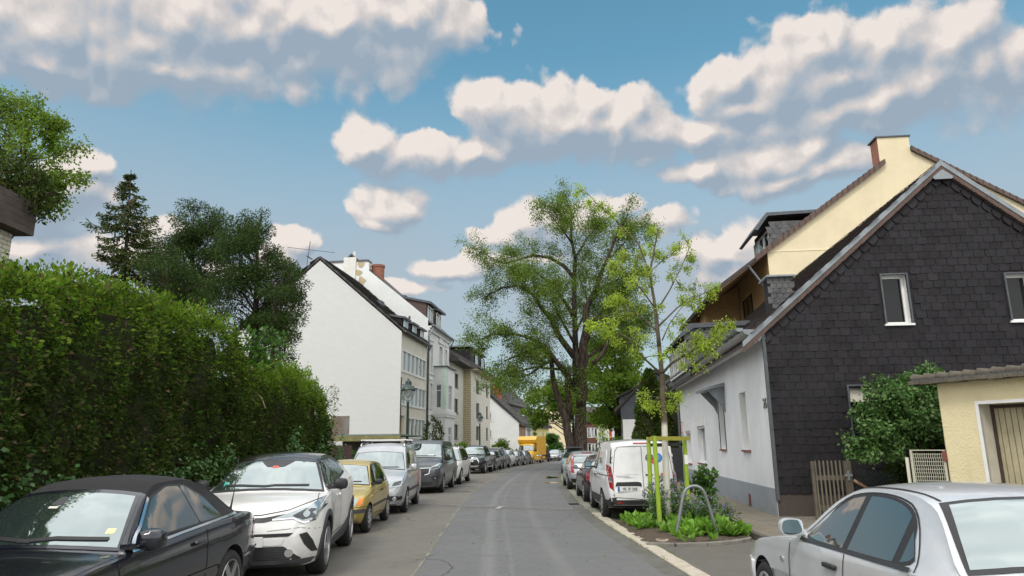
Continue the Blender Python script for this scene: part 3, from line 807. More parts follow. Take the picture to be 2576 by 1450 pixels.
def seams(c, doors, zlo, zhi, belt_):
    """door gaps on both sides"""
    for q in doors: c.line('door_gap', 'S', [(q, zlo), (q + .01, zhi)], .012, m_seam)
    c.line('door_gap', 'S', [(doors[0], zlo), (doors[-1], zlo)], .012, m_seam)
# ---- dark convertible
def hwp(L, W, f=.72, b=.78): h = W / 2; return [(0, h * f), (.06, h * (f + .10)), (.22, h * .93), (.5, h * .985), (1.0, h), (L - 1.0, h), (L - .45, h * .975), (L - .15, h * (b + .12)), (L - .04, h * (b + .06)), (L, h * b)]


p_navy = paint('dark_blue_paint', (.012, .014, .022), .3, .22)
sp = dict(res=.045, L=4.49, W=1.757, H=1.37, wb=2.725, fo=.76, r=.315, wr=.53, crown=.05, cuts=[2.22, 3.78],
          top=[(0, .56), (.05, .66), (.22, .72), (.7, .81), (1.2, .87), (1.5, .895), (2.22, 1.31), (2.5, 1.405), (2.95, 1.42), (3.25, 1.36), (3.55, 1.20), (3.78, 1.03), (3.9, 1.005), (4.2, .99), (4.4, .955), (4.47, .86), (4.49, .74)],
          belt=[(0, .5), (.2, .66), (.7, .76), (1.4, .835), (2.4, .885), (3.3, .935), (3.9, .955), (4.3, .93), (4.49, .7)], bot=[(0, .28), (.2, .19), (.7, .18), (3.8, .2), (4.3, .28), (4.49, .42)], hw=hwp(4.49, 1.757),
          zones=[('soft_top', m_fabric, lambda q, x, z: 2.24 < q < 3.80 and z > .90 + .045 * (q - 2.2))])
c = Car('convertible_car', 'dark navy convertible with black fabric soft top parked nearest on the left', 'car', sp, p_navy)
c.screen('F', .93, 1.29, .71, .50, fr=.03, frame=p_navy, r=.09)
c.dlo([(1.76, .925), (2.30, 1.235), (2.62, 1.315), (2.95, 1.31), (3.2, 1.18), (3.36, .985)], (2.86,), fr=.02, r=.05, gap=.018)
c.line('chrome_strip', 'S', c.sv([(1.56, .862), (2.4, .912), (3.3, .962), (3.75, .985)]), .02, m_chrome, .007)
c.line('pillar_trim', 'S', c.sv([(1.62, .885), (1.9, 1.03), (2.24, 1.24)]), .022, m_chrome, .008)
seams(c, [1.42, 2.88], .32, .9, 0); c.line('boot_gap', 'S', [(3.82, .98), (4.42, .92)], .01, m_seam)
c.line('roof_seam', 'T', [(-.5, 2.72), (0, 2.66), (.5, 2.72)], .012, m_seam); c.line('roof_seam', 'S', [(2.97, 1.335), (3.08, 1.31), (3.25, 1.2)], .01, m_seam)
c.line('side_moulding', 'S', [(.95, .50), (3.30, .52)], .035, p_navy, .012); c.line('side_moulding', 'S', [(3.42, .52), (4.42, .54)], .03, m_chrome, .012)
c.patch('rear_lamp', 'S', [(4.05, .70), (4.4, .70), (4.46, .86), (4.12, .88)], m_redd, .005, .03)
c.patch('rear_bumper', 'S', [(3.92, .36), (4.48, .36), (4.48, .60), (4.0, .60)], p_navy, .02, .03)
c.line('bumper_strip', 'S', [(4.0, .56), (4.46, .56)], .03, m_chrome, .03)
c.handle(2.70, .80, mat=p_navy, ln=.2); c.mirror(1.66, .90, mat=p_navy, size=(.22, .13, .18))
c.wheels('alloy', 5, .225)
c.line('wiper', 'F', [(-.60, .955), (-.2, .97), (.08, .95)], .022, m_trim, .016); c.line('wiper', 'F', [(-.02, .95), (.3, .97), (.56, .96)], .022, m_trim, .016)
c.patch('inspection_sticker', 'F', [(-.60, .99), (-.535, .99), (-.525, 1.025), (-.59, 1.025)], pm('yellow_sticker', (.75, .72, .35), .6), .009, .004)
c.patch('inside_mirror', 'F', [(.02, 1.20), (.14, 1.20), (.12, 1.26), (.05, 1.26)], m_clad, .009, .02); c.patch('toll_sticker', 'F', [(.05, 1.175), (.13, 1.175), (.13, 1.19), (.05, 1.19)], pm('pale_sticker', (.6, .6, .5), .6), .009)
h, _ = c.hit('T', (-.55, 4.08)); MB().tube([h, h + Vector((-.003, -.02, .05)), h + Vector((-.01, -.05, .18)), h + Vector((-.01, -.12, .58))], [.022, .012, .006, .004], 8).build('aerial', m_trim, c.root, smooth=True)
c.screen('B', 1.07, 1.25, .42, .38, 'rear_window', fr=.02, top=True)
c.patch('headlamp', 'F2', [(.4, .56), (.76, .56), (.78, .68), (.42, .69)], m_lens, .006, .04); c.patch('grille', 'F2', [(.03, .53), (.2, .53), (.22, .67), (.05, .69)], m_trim, .008, .05); c.plate('F', .42)
CAB = c

# ---- white crossover with black roof
p_white = paint('pearl_white_paint', (.78, .77, .74), 0, .3)
sp = dict(res=.045, L=4.36, W=1.795, H=1.56, wb=2.64, fo=.93, r=.345, wr=.56, crown=.05, cuts=[1.9, 3.5], arch=.045,
          top=[(0, .66), (.04, .76), (.14, .86), (.4, .95), (.75, 1.0), (1.08, 1.035), (1.9, 1.46), (2.2, 1.54), (2.55, 1.56), (2.95, 1.535), (3.5, 1.41), (3.95, 1.22), (4.2, 1.08), (4.32, .95), (4.36, .8)],
          belt=[(0, .58), (.12, .76), (.4, .88), (.8, .96), (1.15, 1.0), (2, 1.04), (3, 1.11), (3.6, 1.15), (4.1, 1.03), (4.36, .75)], bot=[(0, .26), (.15, .2), (.6, .2), (3.7, .22), (4.2, .3), (4.36, .42)],
          hw=[(0, .62), (.06, .72), (.2, .82), (.45, .885), (.95, .8975), (1.6, .872), (2.3, .868), (3.0, .885), (3.5, .8975), (3.9, .88), (4.2, .8), (4.36, .66)],
          zones=[('roof', paint('black_roof_paint', (.022, .023, .026), .3, .25), lambda q, x, z: 1.83 < q < 3.5 and z > 1.36 + .0 * q)])
c = Car('crossover_car', 'white crossover with black roof and black wheel arches, behind the convertible', 'car', sp, p_white)
c.screen('F', 1.075, 1.43, .74, .53, r=.08, fr=.04)
c.dlo([(1.30, 1.075), (1.98, 1.425), (2.7, 1.445), (3.12, 1.365), (3.22, 1.25), (2.3, 1.13)], (2.22,), fr=.035, r=.04, gap=.05)
seams(c, [1.30, 2.28, 3.12], .42, 1.05, 0)
for (x, y) in ((1, 0),):
    for cy, nm in ((.93, 'wheel_arch'), (3.57, 'wheel_arch')):
        arc = [(cy + .468 * math.cos(t_), .345 + .468 * math.sin(t_)) for t_ in np.linspace(R_(-18), R_(198), 26)] + [(cy + .392 * math.cos(t_), .345 + .392 * math.sin(t_)) for t_ in np.linspace(R_(198), R_(-18), 26)]
        c.patch(nm, 'S', arc, m_clad, .012, 0, .09)
c.patch('sill_cladding', 'S', [(1.36, .2), (3.16, .2), (3.10, .52), (2.7, .40), (1.40, .36)], m_clad, .012, .02)
# front: slim grille line, swept lamps, mouth and corner vents
c.patch('front_grille', 'F', [(-.60, .80), (-.25, .735), (.25, .735), (.60, .80), (.58, .835), (.24, .785), (-.24, .785), (-.58, .835)], m_trim, .008, .01)
for sg in (1, -1):
    o = c.patch('headlamp', 'F', [(sg * a, b) for a, b in [(.33, .765), (.58, .775), (.70, .72), (.80, .74), (.865, .90), (.84, .985), (.72, .89), (.50, .825)]], m_lens, .010, .012, .035)
    c.patch('lamp_unit', 'F', [(sg * a, b) for a, b in [(.56, .795), (.69, .745), (.79, .765), (.80, .86), (.70, .865)]], m_lensd, .014, .015, .04, o)
    c.patch('lamp_lens', 'F', [(sg * (.715 + .034 * math.cos(q)), .805 + .034 * math.sin(q)) for q in np.linspace(0, 6.1, 18)], m_lens, .018, 0, .03, o)
    c.line('lamp_strip', 'F', [(sg * .34, .758), (sg * .58, .768), (sg * .70, .712), (sg * .81, .735), (sg * .87, .89)], .016, m_chrome, .013, parent=o)
    c.patch('bumper_vent', 'F', [(sg * a, b) for a, b in [(.66, .585), (.74, .60), (.80, .50), (.84, .35), (.79, .36), (.72, .46)]], m_trim, .007, .01, .04)
    c.patch('fog_lamp', 'F', [(sg * (.56 + .048 * math.cos(q)), .375 + .048 * math.sin(q)) for q in np.linspace(0, 6.1, 18)], m_chrome, .016, 0, .03)
c.patch('upper_intake', 'F', [(-.55, .565), (.55, .565), (.60, .605), (-.60, .605)], m_trim, .006, .015)
c.patch('lower_intake', 'F', [(-.50, .455), (.50, .455), (.70, .30), (.62, .29), (-.62, .29), (-.70, .30)], m_trim, .006, .02)
c.patch('front_skirt', 'F', [(-.80, .295), (.80, .295), (.84, .24), (.6, .215), (-.6, .215), (-.84, .24)], m_clad, .014, .02)
c.patch('centre_bar', 'F', [(-.46, .47), (.46, .47), (.50, .545), (-.50, .545)], p_white, .012, .015)
for i in range(5): c.line('grille_bar', 'F', [(-.52 - .03 * i, .43 - .028 * i), (.52 + .03 * i, .43 - .028 * i)], .006, m_clad, .010)
c.patch('bonnet_badge', 'F', [(-.035, .665), (.035, .665), (.03, .70), (-.03, .70)], pm('tarnished_badge', (.35, .28, .15), .4, .6), .008, .02)
c.line('bonnet_crease', 'F', [(-.86, .985), (-.5, .86), (-.2, .815), (.2, .815), (.5, .86), (.86, .985)], .010, m_seam, .003, .04)
for sg in (1, -1):
    c.line('bonnet_gap', 'T', [(sg * .80, .45), (sg * .76, .8), (sg * .72, 1.12)], .010, m_seam)
    c.line('body_crease', 'F', [(sg * .86, .62), (sg * .66, .66), (sg * .3, .635)], .006, m_seam, .002)
c.plate('F', .515, '0', 0)
c.line('wiper', 'F', [(-.55, 1.105), (-.1, 1.112), (.05, 1.1)], .022, m_trim, .014); c.line('wiper', 'F', [(.02, 1.1), (.35, 1.112), (.60, 1.11)], .022, m_trim, .014)
c.patch('sensor_cluster', 'F', [(-.12, 1.345), (.12, 1.345), (.25, 1.43), (-.25, 1.43)], m_clad, .009, .03)
c.patch('toll_sticker', 'F', [(-.04, 1.335), (.04, 1.335), (.04, 1.36), (-.04, 1.36)], pm('red_sticker', (.75, .12, .08), .6), .011); c.patch('green_sticker', 'F', [(.585 + .035 * math.cos(q), 1.125 + .028 * math.sin(q)) for q in np.linspace(0, 6, 14)], pm('green_sticker', (.05, .42, .30), .5), .010)
c.handle(2.12, .93, mat=p_white); c.mirror(1.42, 1.06, size=(.21, .13, .16)); c.wheels('dark', 5, .235)
h, _ = c.hit('T', (0, 3.35)); MB().prism([(-.09, 0), (.06, 0), (-.05, .06), (-.08, .06)], 'x', -.02, .02).build('roof_fin', m_clad, c.root, bevel=.006).location = h
CHR = c

# ---- small gold hatchback
p_gold = paint('gold_paint', (.46, .345, .065), .35, .34)
sp = dict(L=3.72, W=1.60, H=1.44, wb=2.36, fo=.66, r=.275, wr=.55, crown=.05, bot=[(0, .28), (.2, .2), (3.5, .22), (3.72, .38)], hw=hwp(3.72, 1.6, .76, .78),
          top=[(0, .55), (.04, .64), (.16, .72), (.5, .82), (.9, .90), (1.0, .92), (1.65, 1.34), (1.95, 1.42), (2.3, 1.44), (2.9, 1.40), (3.2, 1.33), (3.55, .98), (3.68, .84), (3.72, .66)],
          belt=[(0, .5), (.15, .66), (.5, .76), (1.0, .84), (2, .87), (3.4, .90), (3.72, .6)])
c = Car('hatchback_car', 'small gold hatchback with black mirrors and silver hub caps', 'car', sp, p_gold)
c.screen('F', .955, 1.325, .665, .50, r=.06, fr=.022)
c.dlo([(1.16, .915), (1.72, 1.305), (2.10, 1.34), (2.14, .925)], (), fr=.018, r=.05); c.dlo([(2.24, .925), (2.22, 1.34), (2.72, 1.325), (3.12, .96)], (), fr=.018, r=.06)
seams(c, [1.06, 2.20], .32, .86, 0); c.line('side_moulding', 'S', [(1.0, .50), (2.7, .52)], .045, m_clad, .016)
c.patch('headlamp', 'F2', [(.36, .565), (.60, .565), (.61, .70), (.38, .70)], m_lens, .008, .03); c.patch('front_indicator', 'F2', [(.62, .565), (.70, .565), (.71, .69), (.63, .70)], m_amber, .008, .02)
c.patch('grille', 'F', [(-.33, .60), (.33, .60), (.33, .68), (-.33, .68)], m_trim, .006, .03); c.line('bumper_strip', 'F', [(-.74, .455), (.74, .455)], .075, m_clad, .022); c.line('bumper_strip', 'S', [(.02, .455), (.34, .455)], .075, m_clad, .022)
c.patch('side_repeater', 'S', [(.82, .68), (.89, .68), (.89, .72), (.82, .72)], m_amber, .010, .015); c.plate('F', .36, '')
c.handle(2.02, .78, mat=m_trim); c.mirror(1.22, .93, size=(.17, .11, .125)); c.wheels('cap', 8, .165); c.line('wiper', 'F', [(-.5, .985), (0, .995), (.5, .985)], .02, m_trim, .012)
c.line('bumper_gap', 'F', [(-.76, .53), (.76, .53)], .01, m_seam); c.line('bumper_gap', 'S', [(.02, .53), (.35, .53)], .01, m_seam)
MIC = c

# ---- silver high-roof compact van
p_silver = paint('silver_paint', (.46, .48, .50), .5, .32)
sp = dict(L=4.41, W=1.79, H=1.83, wb=2.68, fo=.88, r=.315, wr=.66, crown=.06, bot=[(0, .26), (.2, .2), (4.2, .24), (4.41, .4)], hw=hwp(4.41, 1.79, .74, .9),
          top=[(0, .62), (.05, .74), (.15, .82), (.5, .97), (.85, 1.07), (1.0, 1.11), (1.62, 1.57), (1.9, 1.75), (2.3, 1.82), (3.0, 1.83), (4.1, 1.80), (4.3, 1.72), (4.37, 1.2), (4.41, .7)],
          belt=[(0, .55), (.15, .74), (.5, .88), (1.0, 1.0), (2, 1.04), (4.2, 1.06), (4.41, .65)])
c = Car('compact_van', 'silver compact van with black roof rack carrying a white bar', 'van', sp, p_silver)
c.screen('F', 1.14, 1.57, .76, .62, r=.07, fr=.02); c.dlo([(1.25, 1.08), (1.85, 1.53), (2.28, 1.56), (2.28, 1.08)], (1.42,), fr=.02, r=.05, gap=.03)
seams(c, [1.16, 2.36], .32, 1.03, 0); c.line('side_moulding', 'S', [(1.25, .56), (3.3, .57)], .06, m_clad, .014)
c.patch('headlamp', 'F2', [(.45, .66), (.80, .70), (.865, .90), (.80, .91), (.52, .82)], m_lens, .009, .03); c.patch('lamp_unit', 'F2', [(.56, .715), (.76, .735), (.78, .84), (.6, .80)], m_lensd, .012, .03)
c.patch('grille', 'F', [(-.46, .67), (.46, .67), (.5, .77), (-.5, .77)], m_trim, .006, .03); c.patch('bumper_intake', 'F2', [(.45, .335), (.80, .36), (.82, .46), (.45, .47)], m_trim, .008, .03); c.patch('bumper_intake', 'F', [(-.42, .32), (.42, .32), (.42, .46), (-.42, .46)], m_trim, .008, .03)
c.patch('fog_lamp', 'F2', [(.64 + .05 * math.cos(q), .40 + .05 * math.sin(q)) for q in np.linspace(0, 6.1, 16)], m_chrome, .014, 0, .03)
c.patch('side_lettering', 'S', [(2.75, .52), (3.5, .52), (3.9, 1.0), (3.6, 1.0)], pm('faded_red_print', (.45, .12, .12), .5), .004, .02)
c.mirror(1.32, 1.1, mat=p_silver, size=(.20, .13, .22)); c.handle(2.24, .93, mat=p_silver); c.wheels('cap', 9, .19); c.plate('F', .53); c.line('wiper', 'F', [(-.6, 1.165), (0, 1.175), (.6, 1.165)], .02, m_trim, .012)
rb = MB()
for sx in (-.62, .62): rb.tube([(sx, c.Y(1.95), 1.72), (sx, c.Y(2.05), 1.80), (sx, c.Y(3.9), 1.83), (sx, c.Y(4.0), 1.76)], .018, 8)
rk = rb.build('roof_rails', m_chrome, c.root, smooth=True)
for q in (2.35, 3.4):
    fb = MB()
    for sx in (-.62, .62): fb.prism([(sx - .045, 1.80), (sx + .045, 1.80), (sx + .035, 1.90), (sx - .035, 1.90)], 'y', c.Y(q) - .05, c.Y(q) + .05)
    fo_ = fb.build('rack_foot', m_trim, c.root, bevel=.01); MB().box(-.70, .70, c.Y(q) - .04, c.Y(q) + .04, 1.885, 1.925).build('cross_bar', pm('bar_white', (.72, .72, .72), .4), fo_, bevel=.012)
CAD = c

# ---- dark grey panel van
p_grey = paint('anthracite_paint', (.055, .06, .066), .35, .33)
sp = dict(L=5.08, W=1.956, H=1.97, wb=3.10, fo=.93, r=.33, wr=.76, crown=.05, bot=[(0, .24), (.2, .2), (4.9, .26), (5.08, .4)], hw=hwp(5.08, 1.956, .78, .92), bow=[(0, .20), (.8, .16), (1.8, .08), (2.6, 0), (5.08, -.05)],
          top=[(0, .80), (.05, .92), (.12, 1.0), (.4, 1.12), (.75, 1.23), (.9, 1.27), (1.5, 1.72), (1.75, 1.88), (2.1, 1.955), (2.6, 1.97), (4.6, 1.95), (4.95, 1.88), (5.04, 1.3), (5.08, .7)],
          belt=[(0, .7), (.12, .9), (.5, 1.04), (.95, 1.13), (2, 1.17), (4.9, 1.19), (5.08, .65)])
c = Car('panel_van', 'dark grey panel van with diamond badge on the grille', 'van', sp, p_grey)
c.screen('F', 1.32, 1.81, .84, .72, r=.07, fr=.025); c.dlo([(1.12, 1.21), (1.68, 1.71), (2.18, 1.73), (2.2, 1.21)], (1.36,), fr=.03, r=.05, gap=.03); c.dlo([(2.55, 1.25), (2.55, 1.72), (3.9, 1.73), (3.9, 1.26)], (), fr=.02, r=.06)
seams(c, [1.05, 2.30, 3.9], .34, 1.15, 0)
c.patch('headlamp', 'F2', [(.50, .845), (.86, .90), (.93, 1.08), (.86, 1.09), (.56, .95)], m_lens, .010, .03); c.patch('lamp_unit', 'F2', [(.56, .875), (.83, .92), (.86, 1.01), (.62, .94)], m_lensd, .013, .02)
c.patch('grille', 'F', [(-.46, .70), (.46, .70), (.56, .90), (-.56, .90)], m_trim, .008, .03)
for i in range(4): c.line('grille_bar', 'F', [(-.48, .735 + .045 * i), (-.14, .735 + .045 * i)], .010, m_clad, .013); c.line('grille_bar', 'F', [(.14, .735 + .045 * i), (.48, .735 + .045 * i)], .010, m_clad, .013)
c.line('chrome_strip', 'F2', [(.12, .915), (.54, .925), (.52, .72), (.36, .68)], .02, m_chrome, .014)
bd = MB(); h, _ = c.hit('F', (0, .86)); y = h.y + .012
for a, b in (((0, .13), (.085, 0)), ((.085, 0), (0, -.13)), ((0, -.13), (-.085, 0)), ((-.085, 0), (0, .13))): bd.bar((a[0], y, .86 + a[1]), (b[0], y, .86 + b[1]), .03, .04, up=(0, 1, 0))
bd.build('diamond_badge', m_chrome, c.root)
c.plate('F', .52, 'MF 600', .05); c.patch('bumper_intake', 'F', [(-.62, .30), (.62, .30), (.66, .43), (-.66, .43)], m_trim, .008, .04); c.patch('bumper_corner', 'F2', [(.62, .50), (.90, .52), (.90, .64), (.66, .66)], m_trim, .006, .04)
c.patch('fog_lamp', 'F2', [(.76 + .04 * math.cos(q), .56 + .04 * math.sin(q)) for q in np.linspace(0, 6.1, 14)], m_chrome, .012, 0, .03)
c.mirror(1.22, 1.24, size=(.2, .13, .25)); c.handle(2.14, 1.08); c.wheels('cap', 10, .21); c.line('wiper', 'F', [(-.62, 1.355), (0, 1.362), (.6, 1.355)], .022, m_trim, .013)
c.patch('paper_note', 'F2', [(.32, 1.35), (.54, 1.35), (.54, 1.40), (.32, 1.40)], m_plate, .009)
TRA = c


# ---- ordinary cars further away
def plain(name, label, L, W, H, wb, fo, r, kind, pt, group='cars parked along the street', lampm=None, cat='car', roofr=False, rim=('alloy', 5)):
    t = H / 1.45
    if kind == 'hatch': top = [(0, .56), (.05, .66), (.2, .75), (.6, .86), (1.0, .94), (1.75, H - .11), (2.1, H - .02), (2.5, H), (L - .75, H - .09), (L - .45, H - .2), (L - .1, .98), (L - .03, .84), (L, .66)]; rw = (1.0, H - .22)
    if kind == 'sedan': top = [(0, .56), (.05, .66), (.2, .74), (.8, .86), (1.3, .93), (2.05, H - .10), (2.4, H - .01), (2.8, H), (3.25, H - .06), (3.5, H - .15), (3.95, 1.02), (4.2, .99), (L - .08, .95), (L - .02, .85), (L, .7)]; rw = (1.05, H - .2)
    if kind == 'suv': top = [(0, .72), (.05, .85), (.2, .95), (.7, 1.03), (1.1, 1.07), (1.75, H - .12), (2.1, H - .02), (2.6, H), (L - .6, H - .06), (L - .3, H - .16), (L - .12, 1.1), (L - .03, .95), (L, .7)]; rw = (1.12, H - .22)
    bz = {'hatch': .88, 'sedan': .90, 'suv': 1.02}[kind]; cz = top[4][1]
    sp = dict(L=L, W=W, H=H, wb=wb, fo=fo, r=r, wr=W * .33, crown=.05, top=top, belt=[(0, top[0][1] - .06), (.15, top[1][1] - .01), (.6, cz - .13), (1.1, bz - .03), (2, bz), (L - .5, bz + .05), (L - .1, bz - .05), (L, .62)],
              bot=[(0, .28), (.2, .2 if kind != 'suv' else .26), (L - .3, .24), (L, .42)], hw=hwp(L, W, .74, .78))
    c = Car(name, label, cat, sp, pt, group); wl = W * .42
    c.screen('F', cz + .035, H - .11, wl, W * .295)
    if kind == 'sedan': poly = [(1.5, bz + .05), (2.12, H - .13), (2.95, H - .10), (3.35, H - .2), (3.62, bz + .08)]; sp_ = (2.35, 3.25)
    else: poly = [(1.25, bz + .05), (1.85, H - .13), (L - 1.2, H - .11), (L - .75, H - .2), (L - .55, bz + .12)]; sp_ = (2.2, L - 1.25)
    c.dlo(poly, sp_, fr=.025, r=.05); c.screen('B', rw[0] + .03, rw[1], W * .40, W * .295, 'rear_window', r=.06)
    seams(c, [1.2, 2.22, 3.05 if L > 4 else 2.9], .36, bz - .02, 0)
    z = top[0][1]; c.patch('headlamp', 'F2', [(W * .26, z - .01), (W * .43, z + .02), (W * .47, z + .15), (W * .40, z + .15), (W * .28, z + .09)], m_lens, .008, .03)
    c.patch('grille', 'F', [(-W * .22, z - .08), (W * .22, z - .08), (W * .24, z + .05), (-W * .24, z + .05)], m_trim, .007, .03); c.patch('bumper_intake', 'F', [(-W * .33, .30), (W * .33, .30), (W * .35, .43), (-W * .35, .43)], m_trim, .007, .03)
    c.patch('rear_lamp', 'B2', [(W * .33, z + .08), (W * .45, z + .10), (W * .45, z + .30), (W * .36, z + .30)], m_red, .008, .03); c.plate('F', .47); c.plate('B', .62 if kind != 'sedan' else .7)
    c.patch('rear_valance', 'B', [(-W * .4, .30), (W * .4, .30), (W * .42, .42), (-W * .42, .42)], m_trim, .008, .03)
    c.mirror(1.4 if kind != 'sedan' else 1.62, bz + .06, mat=pt if kind != 'suv' else None, size=(.18, .12, .14)); c.handle(2.1, bz - .12, mat=pt); c.wheels(*rim, .21)
    if roofr:
        rb = MB()
        for sx in (-1, 1): rb.tube([(sx * W * .31, c.Y(1.95), H - .07), (sx * W * .31, c.Y(2.1), H + .01), (sx * W * .31, c.Y(L - 1), H + .0), (sx * W * .31, c.Y(L - .85), H - .09)], .02, 6)
        rb.build('roof_rails', m_chrome, c.root, smooth=True)
    return c


def left(c, px, Yf, deg, back=False):
    """park on the left side: the wheels nearer the street at pixel column px, the front (or rear) axle at depth Yf"""
    xs = at(px, 1180, Yf).x; a = R_(deg); d = Vector((math.sin(a), math.cos(a))); n = Vector((math.cos(a), -math.sin(a)))
    p = Vector((xs, Yf)) + d * c.wb / 2 - n * (c.W / 2 - .03); c.place(p.x, p.y, (0 if back else 180) - deg)


CHR.place(-3.74, 11.68, 186.03, 0, 1.06); left(MIC, 932, 15.1, -1.0); left(CAD, 1025, 19.5, -1.5); left(TRA, 1116, 27.6, 2.0)
CAB.place(-4.0, 6.59, 178.2, 0, 1.03)
GLK = plain('estate_car', 'white off-road car with silver roof rails, half hidden behind the dark grey van', 4.53, 1.84, 1.70, 2.755, .8, .36, 'suv', p_white, roofr=True); left(GLK, 1160.6, 33.1, 4)
# black pickup
p_black = paint('black_paint', (.010, .010, .012), .2, .25)
sp = dict(L=5.3, W=1.815, H=1.78, wb=3.0, fo=.87, r=.375, wr=.60, crown=.05, bot=[(0, .36), (.2, .3), (5, .4), (5.3, .5)], hw=hwp(5.3, 1.815, .8, .92), cuts=[3.62],
          top=[(0, .85), (.05, 1.0), (.15, 1.06), (.7, 1.13), (1.25, 1.17), (1.95, 1.66), (2.3, 1.76), (2.7, 1.78), (3.3, 1.73), (3.5, 1.6), (3.64, 1.16), (3.8, 1.14), (5.2, 1.14), (5.28, 1.05), (5.3, .8)],
          belt=[(0, .8), (.15, .98), (.7, 1.04), (1.3, 1.08), (3.5, 1.12), (5.2, 1.12), (5.3, .75)])
c = Car('pickup_truck', 'black double cab pickup with chrome grille edges and silver skid plate', 'pickup', sp, p_black)
c.screen('F', 1.21, 1.66, .77, .56, r=.06); c.dlo([(1.45, 1.14), (2.02, 1.62), (3.2, 1.64), (3.42, 1.16)], (2.4,), fr=.02, r=.05); seams(c, [1.35, 2.42, 3.4], .5, 1.08, 0)
c.patch('headlamp', 'F2', [(.44, .95), (.80, .97), (.86, 1.04), (.5, 1.02)], m_lens, .010, .02); c.patch('grille', 'F', [(-.46, .72), (.46, .72), (.52, .98), (-.52, .98)], m_trim, .008, .03)
c.line('chrome_strip', 'F2', [(.16, .99), (.46, .97), (.60, .76), (.56, .60)], .05, m_chrome, .014); c.line('chrome_strip', 'F', [(-.44, .90), (.44, .90)], .03, m_chrome, .013)
bd = MB(); h, _ = c.hit('F', (0, .95))
for a_ in (90, 210, 330):
    q = Vector((math.cos(R_(a_)), math.sin(R_(a_)))); n_ = Vector((-q.y, q.x)); bd.add([(0, h.y + .02, .95)] + [(p.x, h.y + .02, .95 + p.y) for p in (q * .05 + n_ * .028, q * .1, q * .05 - n_ * .028)], [(0, 1, 2, 3)])
bd.build('badge', m_chrome, c.root, fix=False); c.plate('F', .80, 'FB LQ 522')
c.patch('fog_recess', 'F2', [(.66, .66), (.86, .66), (.86, .90), (.70, .90)], m_clad, .010, .03); c.patch('skid_plate', 'F', [(-.5, .42), (.5, .42), (.62, .52), (-.62, .52)], m_chrome, .012, .03)
c.mirror(1.55, 1.16, mat=p_black, size=(.2, .13, .2)); c.wheels('dark', 6, .25); sb = MB()
for sx in (-1, 1): sb.tube([(sx * .92, c.Y(1.5), .42), (sx * .95, c.Y(1.7), .40), (sx * .95, c.Y(3.4), .40), (sx * .92, c.Y(3.6), .42)], .04, 8)
sb.build('side_step', m_chrome, c.root, smooth=True); left(c, 1220.5, 46.0, 7)
left(plain('saloon_car', 'black saloon car parked between the pickup and the dark red-lamped car', 4.6, 1.8, 1.45, 2.7, .9, .32, 'sedan', p_black), 1247, 52.0, 8)
c = plain('estate_car', 'black off-road car with roof rails parked with its red tail lamps towards the viewer', 4.6, 1.84, 1.68, 2.69, .9, .35, 'suv', p_black, roofr=True); left(c, 1269, 57.5, 9, True)
left(plain('hatchback_car', 'white hatchback parked between two black cars', 4.1, 1.75, 1.48, 2.55, .8, .31, 'hatch', p_white), 1283.5, 63.0, 11)
left(plain('hatchback_car', 'black hatchback parked in front of the smaller dark car by the yellow truck', 4.3, 1.79, 1.46, 2.65, .85, .32, 'hatch', p_black), 1305, 68.3, 13)
left(plain('hatchback_car', 'small dark car parked tight against the nose of the yellow truck', 3.9, 1.7, 1.46, 2.5, .75, .30, 'hatch', p_grey), 1322, 73.3, 15)
left(plain('estate_car', 'dark car parked just behind the yellow box truck', 4.4, 1.8, 1.60, 2.6, .85, .33, 'suv', p_grey), 1367, 89.0, 20)
p_sil2 = paint('light_silver_paint', (.55, .57, .58), .4, .3)
c = plain('hatchback_car', 'silver hatchback standing on the road at the bend, facing the viewer', 4.2, 1.76, 1.48, 2.58, .85, .32, 'hatch', p_sil2, 'cars on the road at the bend'); q = at(1396, 1155, 98); c.place(q.x, q.y, 168)
c = plain('estate_car', 'pale car at the bend partly hidden behind the silver hatchback', 4.3, 1.76, 1.55, 2.58, .85, .32, 'suv', p_sil2, 'cars on the road at the bend'); q = at(1424, 1150, 108); c.place(q.x, q.y, 150)

# ---- yellow box truck
p_yel = paint('signal_yellow_paint', (.80, .44, .02), 0, .4)
sp = dict(L=6.2, W=1.93, H=2.35, wb=3.55, fo=.95, r=.34, wr=.80, crown=.04, bot=[(0, .34), (.2, .28), (6, .4), (6.2, .5)], hw=hwp(6.2, 1.93, .82, .96), nose=.03,
          top=[(0, .86), (.05, .98), (.12, 1.05), (.75, 1.30), (.95, 1.38), (1.5, 2.02), (1.75, 2.22), (2.05, 2.3), (2.15, 2.3), (2.2, .85), (2.4, .8), (6.1, .8), (6.2, .75)],
          belt=[(0, .78), (.12, .94), (.75, 1.16), (1.0, 1.24), (2.1, 1.26), (2.2, .8), (2.4, .74), (6.1, .74), (6.2, .7)])
c = Car('box_truck', 'yellow delivery box truck parked among dark cars on the left', 'truck', sp, p_yel)
c.screen('F', 1.46, 2.0, .83, .75, r=.06); c.dlo([(1.3, 1.32), (1.72, 1.98), (2.05, 2.0), (2.08, 1.32)], (), fr=.02, r=.05)
bx = MB(); Wb = 1.06; y1, y0 = c.Y(1.72), c.Y(6.15); bx.prism([(c.Y(2.25), .92), (y0, .92), (y0, 3.02), (c.Y(2.15), 3.02), (c.Y(1.62), 2.62), (c.Y(1.72), 2.26), (c.Y(2.22), 2.26)], 'x', -Wb, Wb)
b_ = bx.build('cargo_box', p_yel, c.root, bevel=.03); fr = MB()
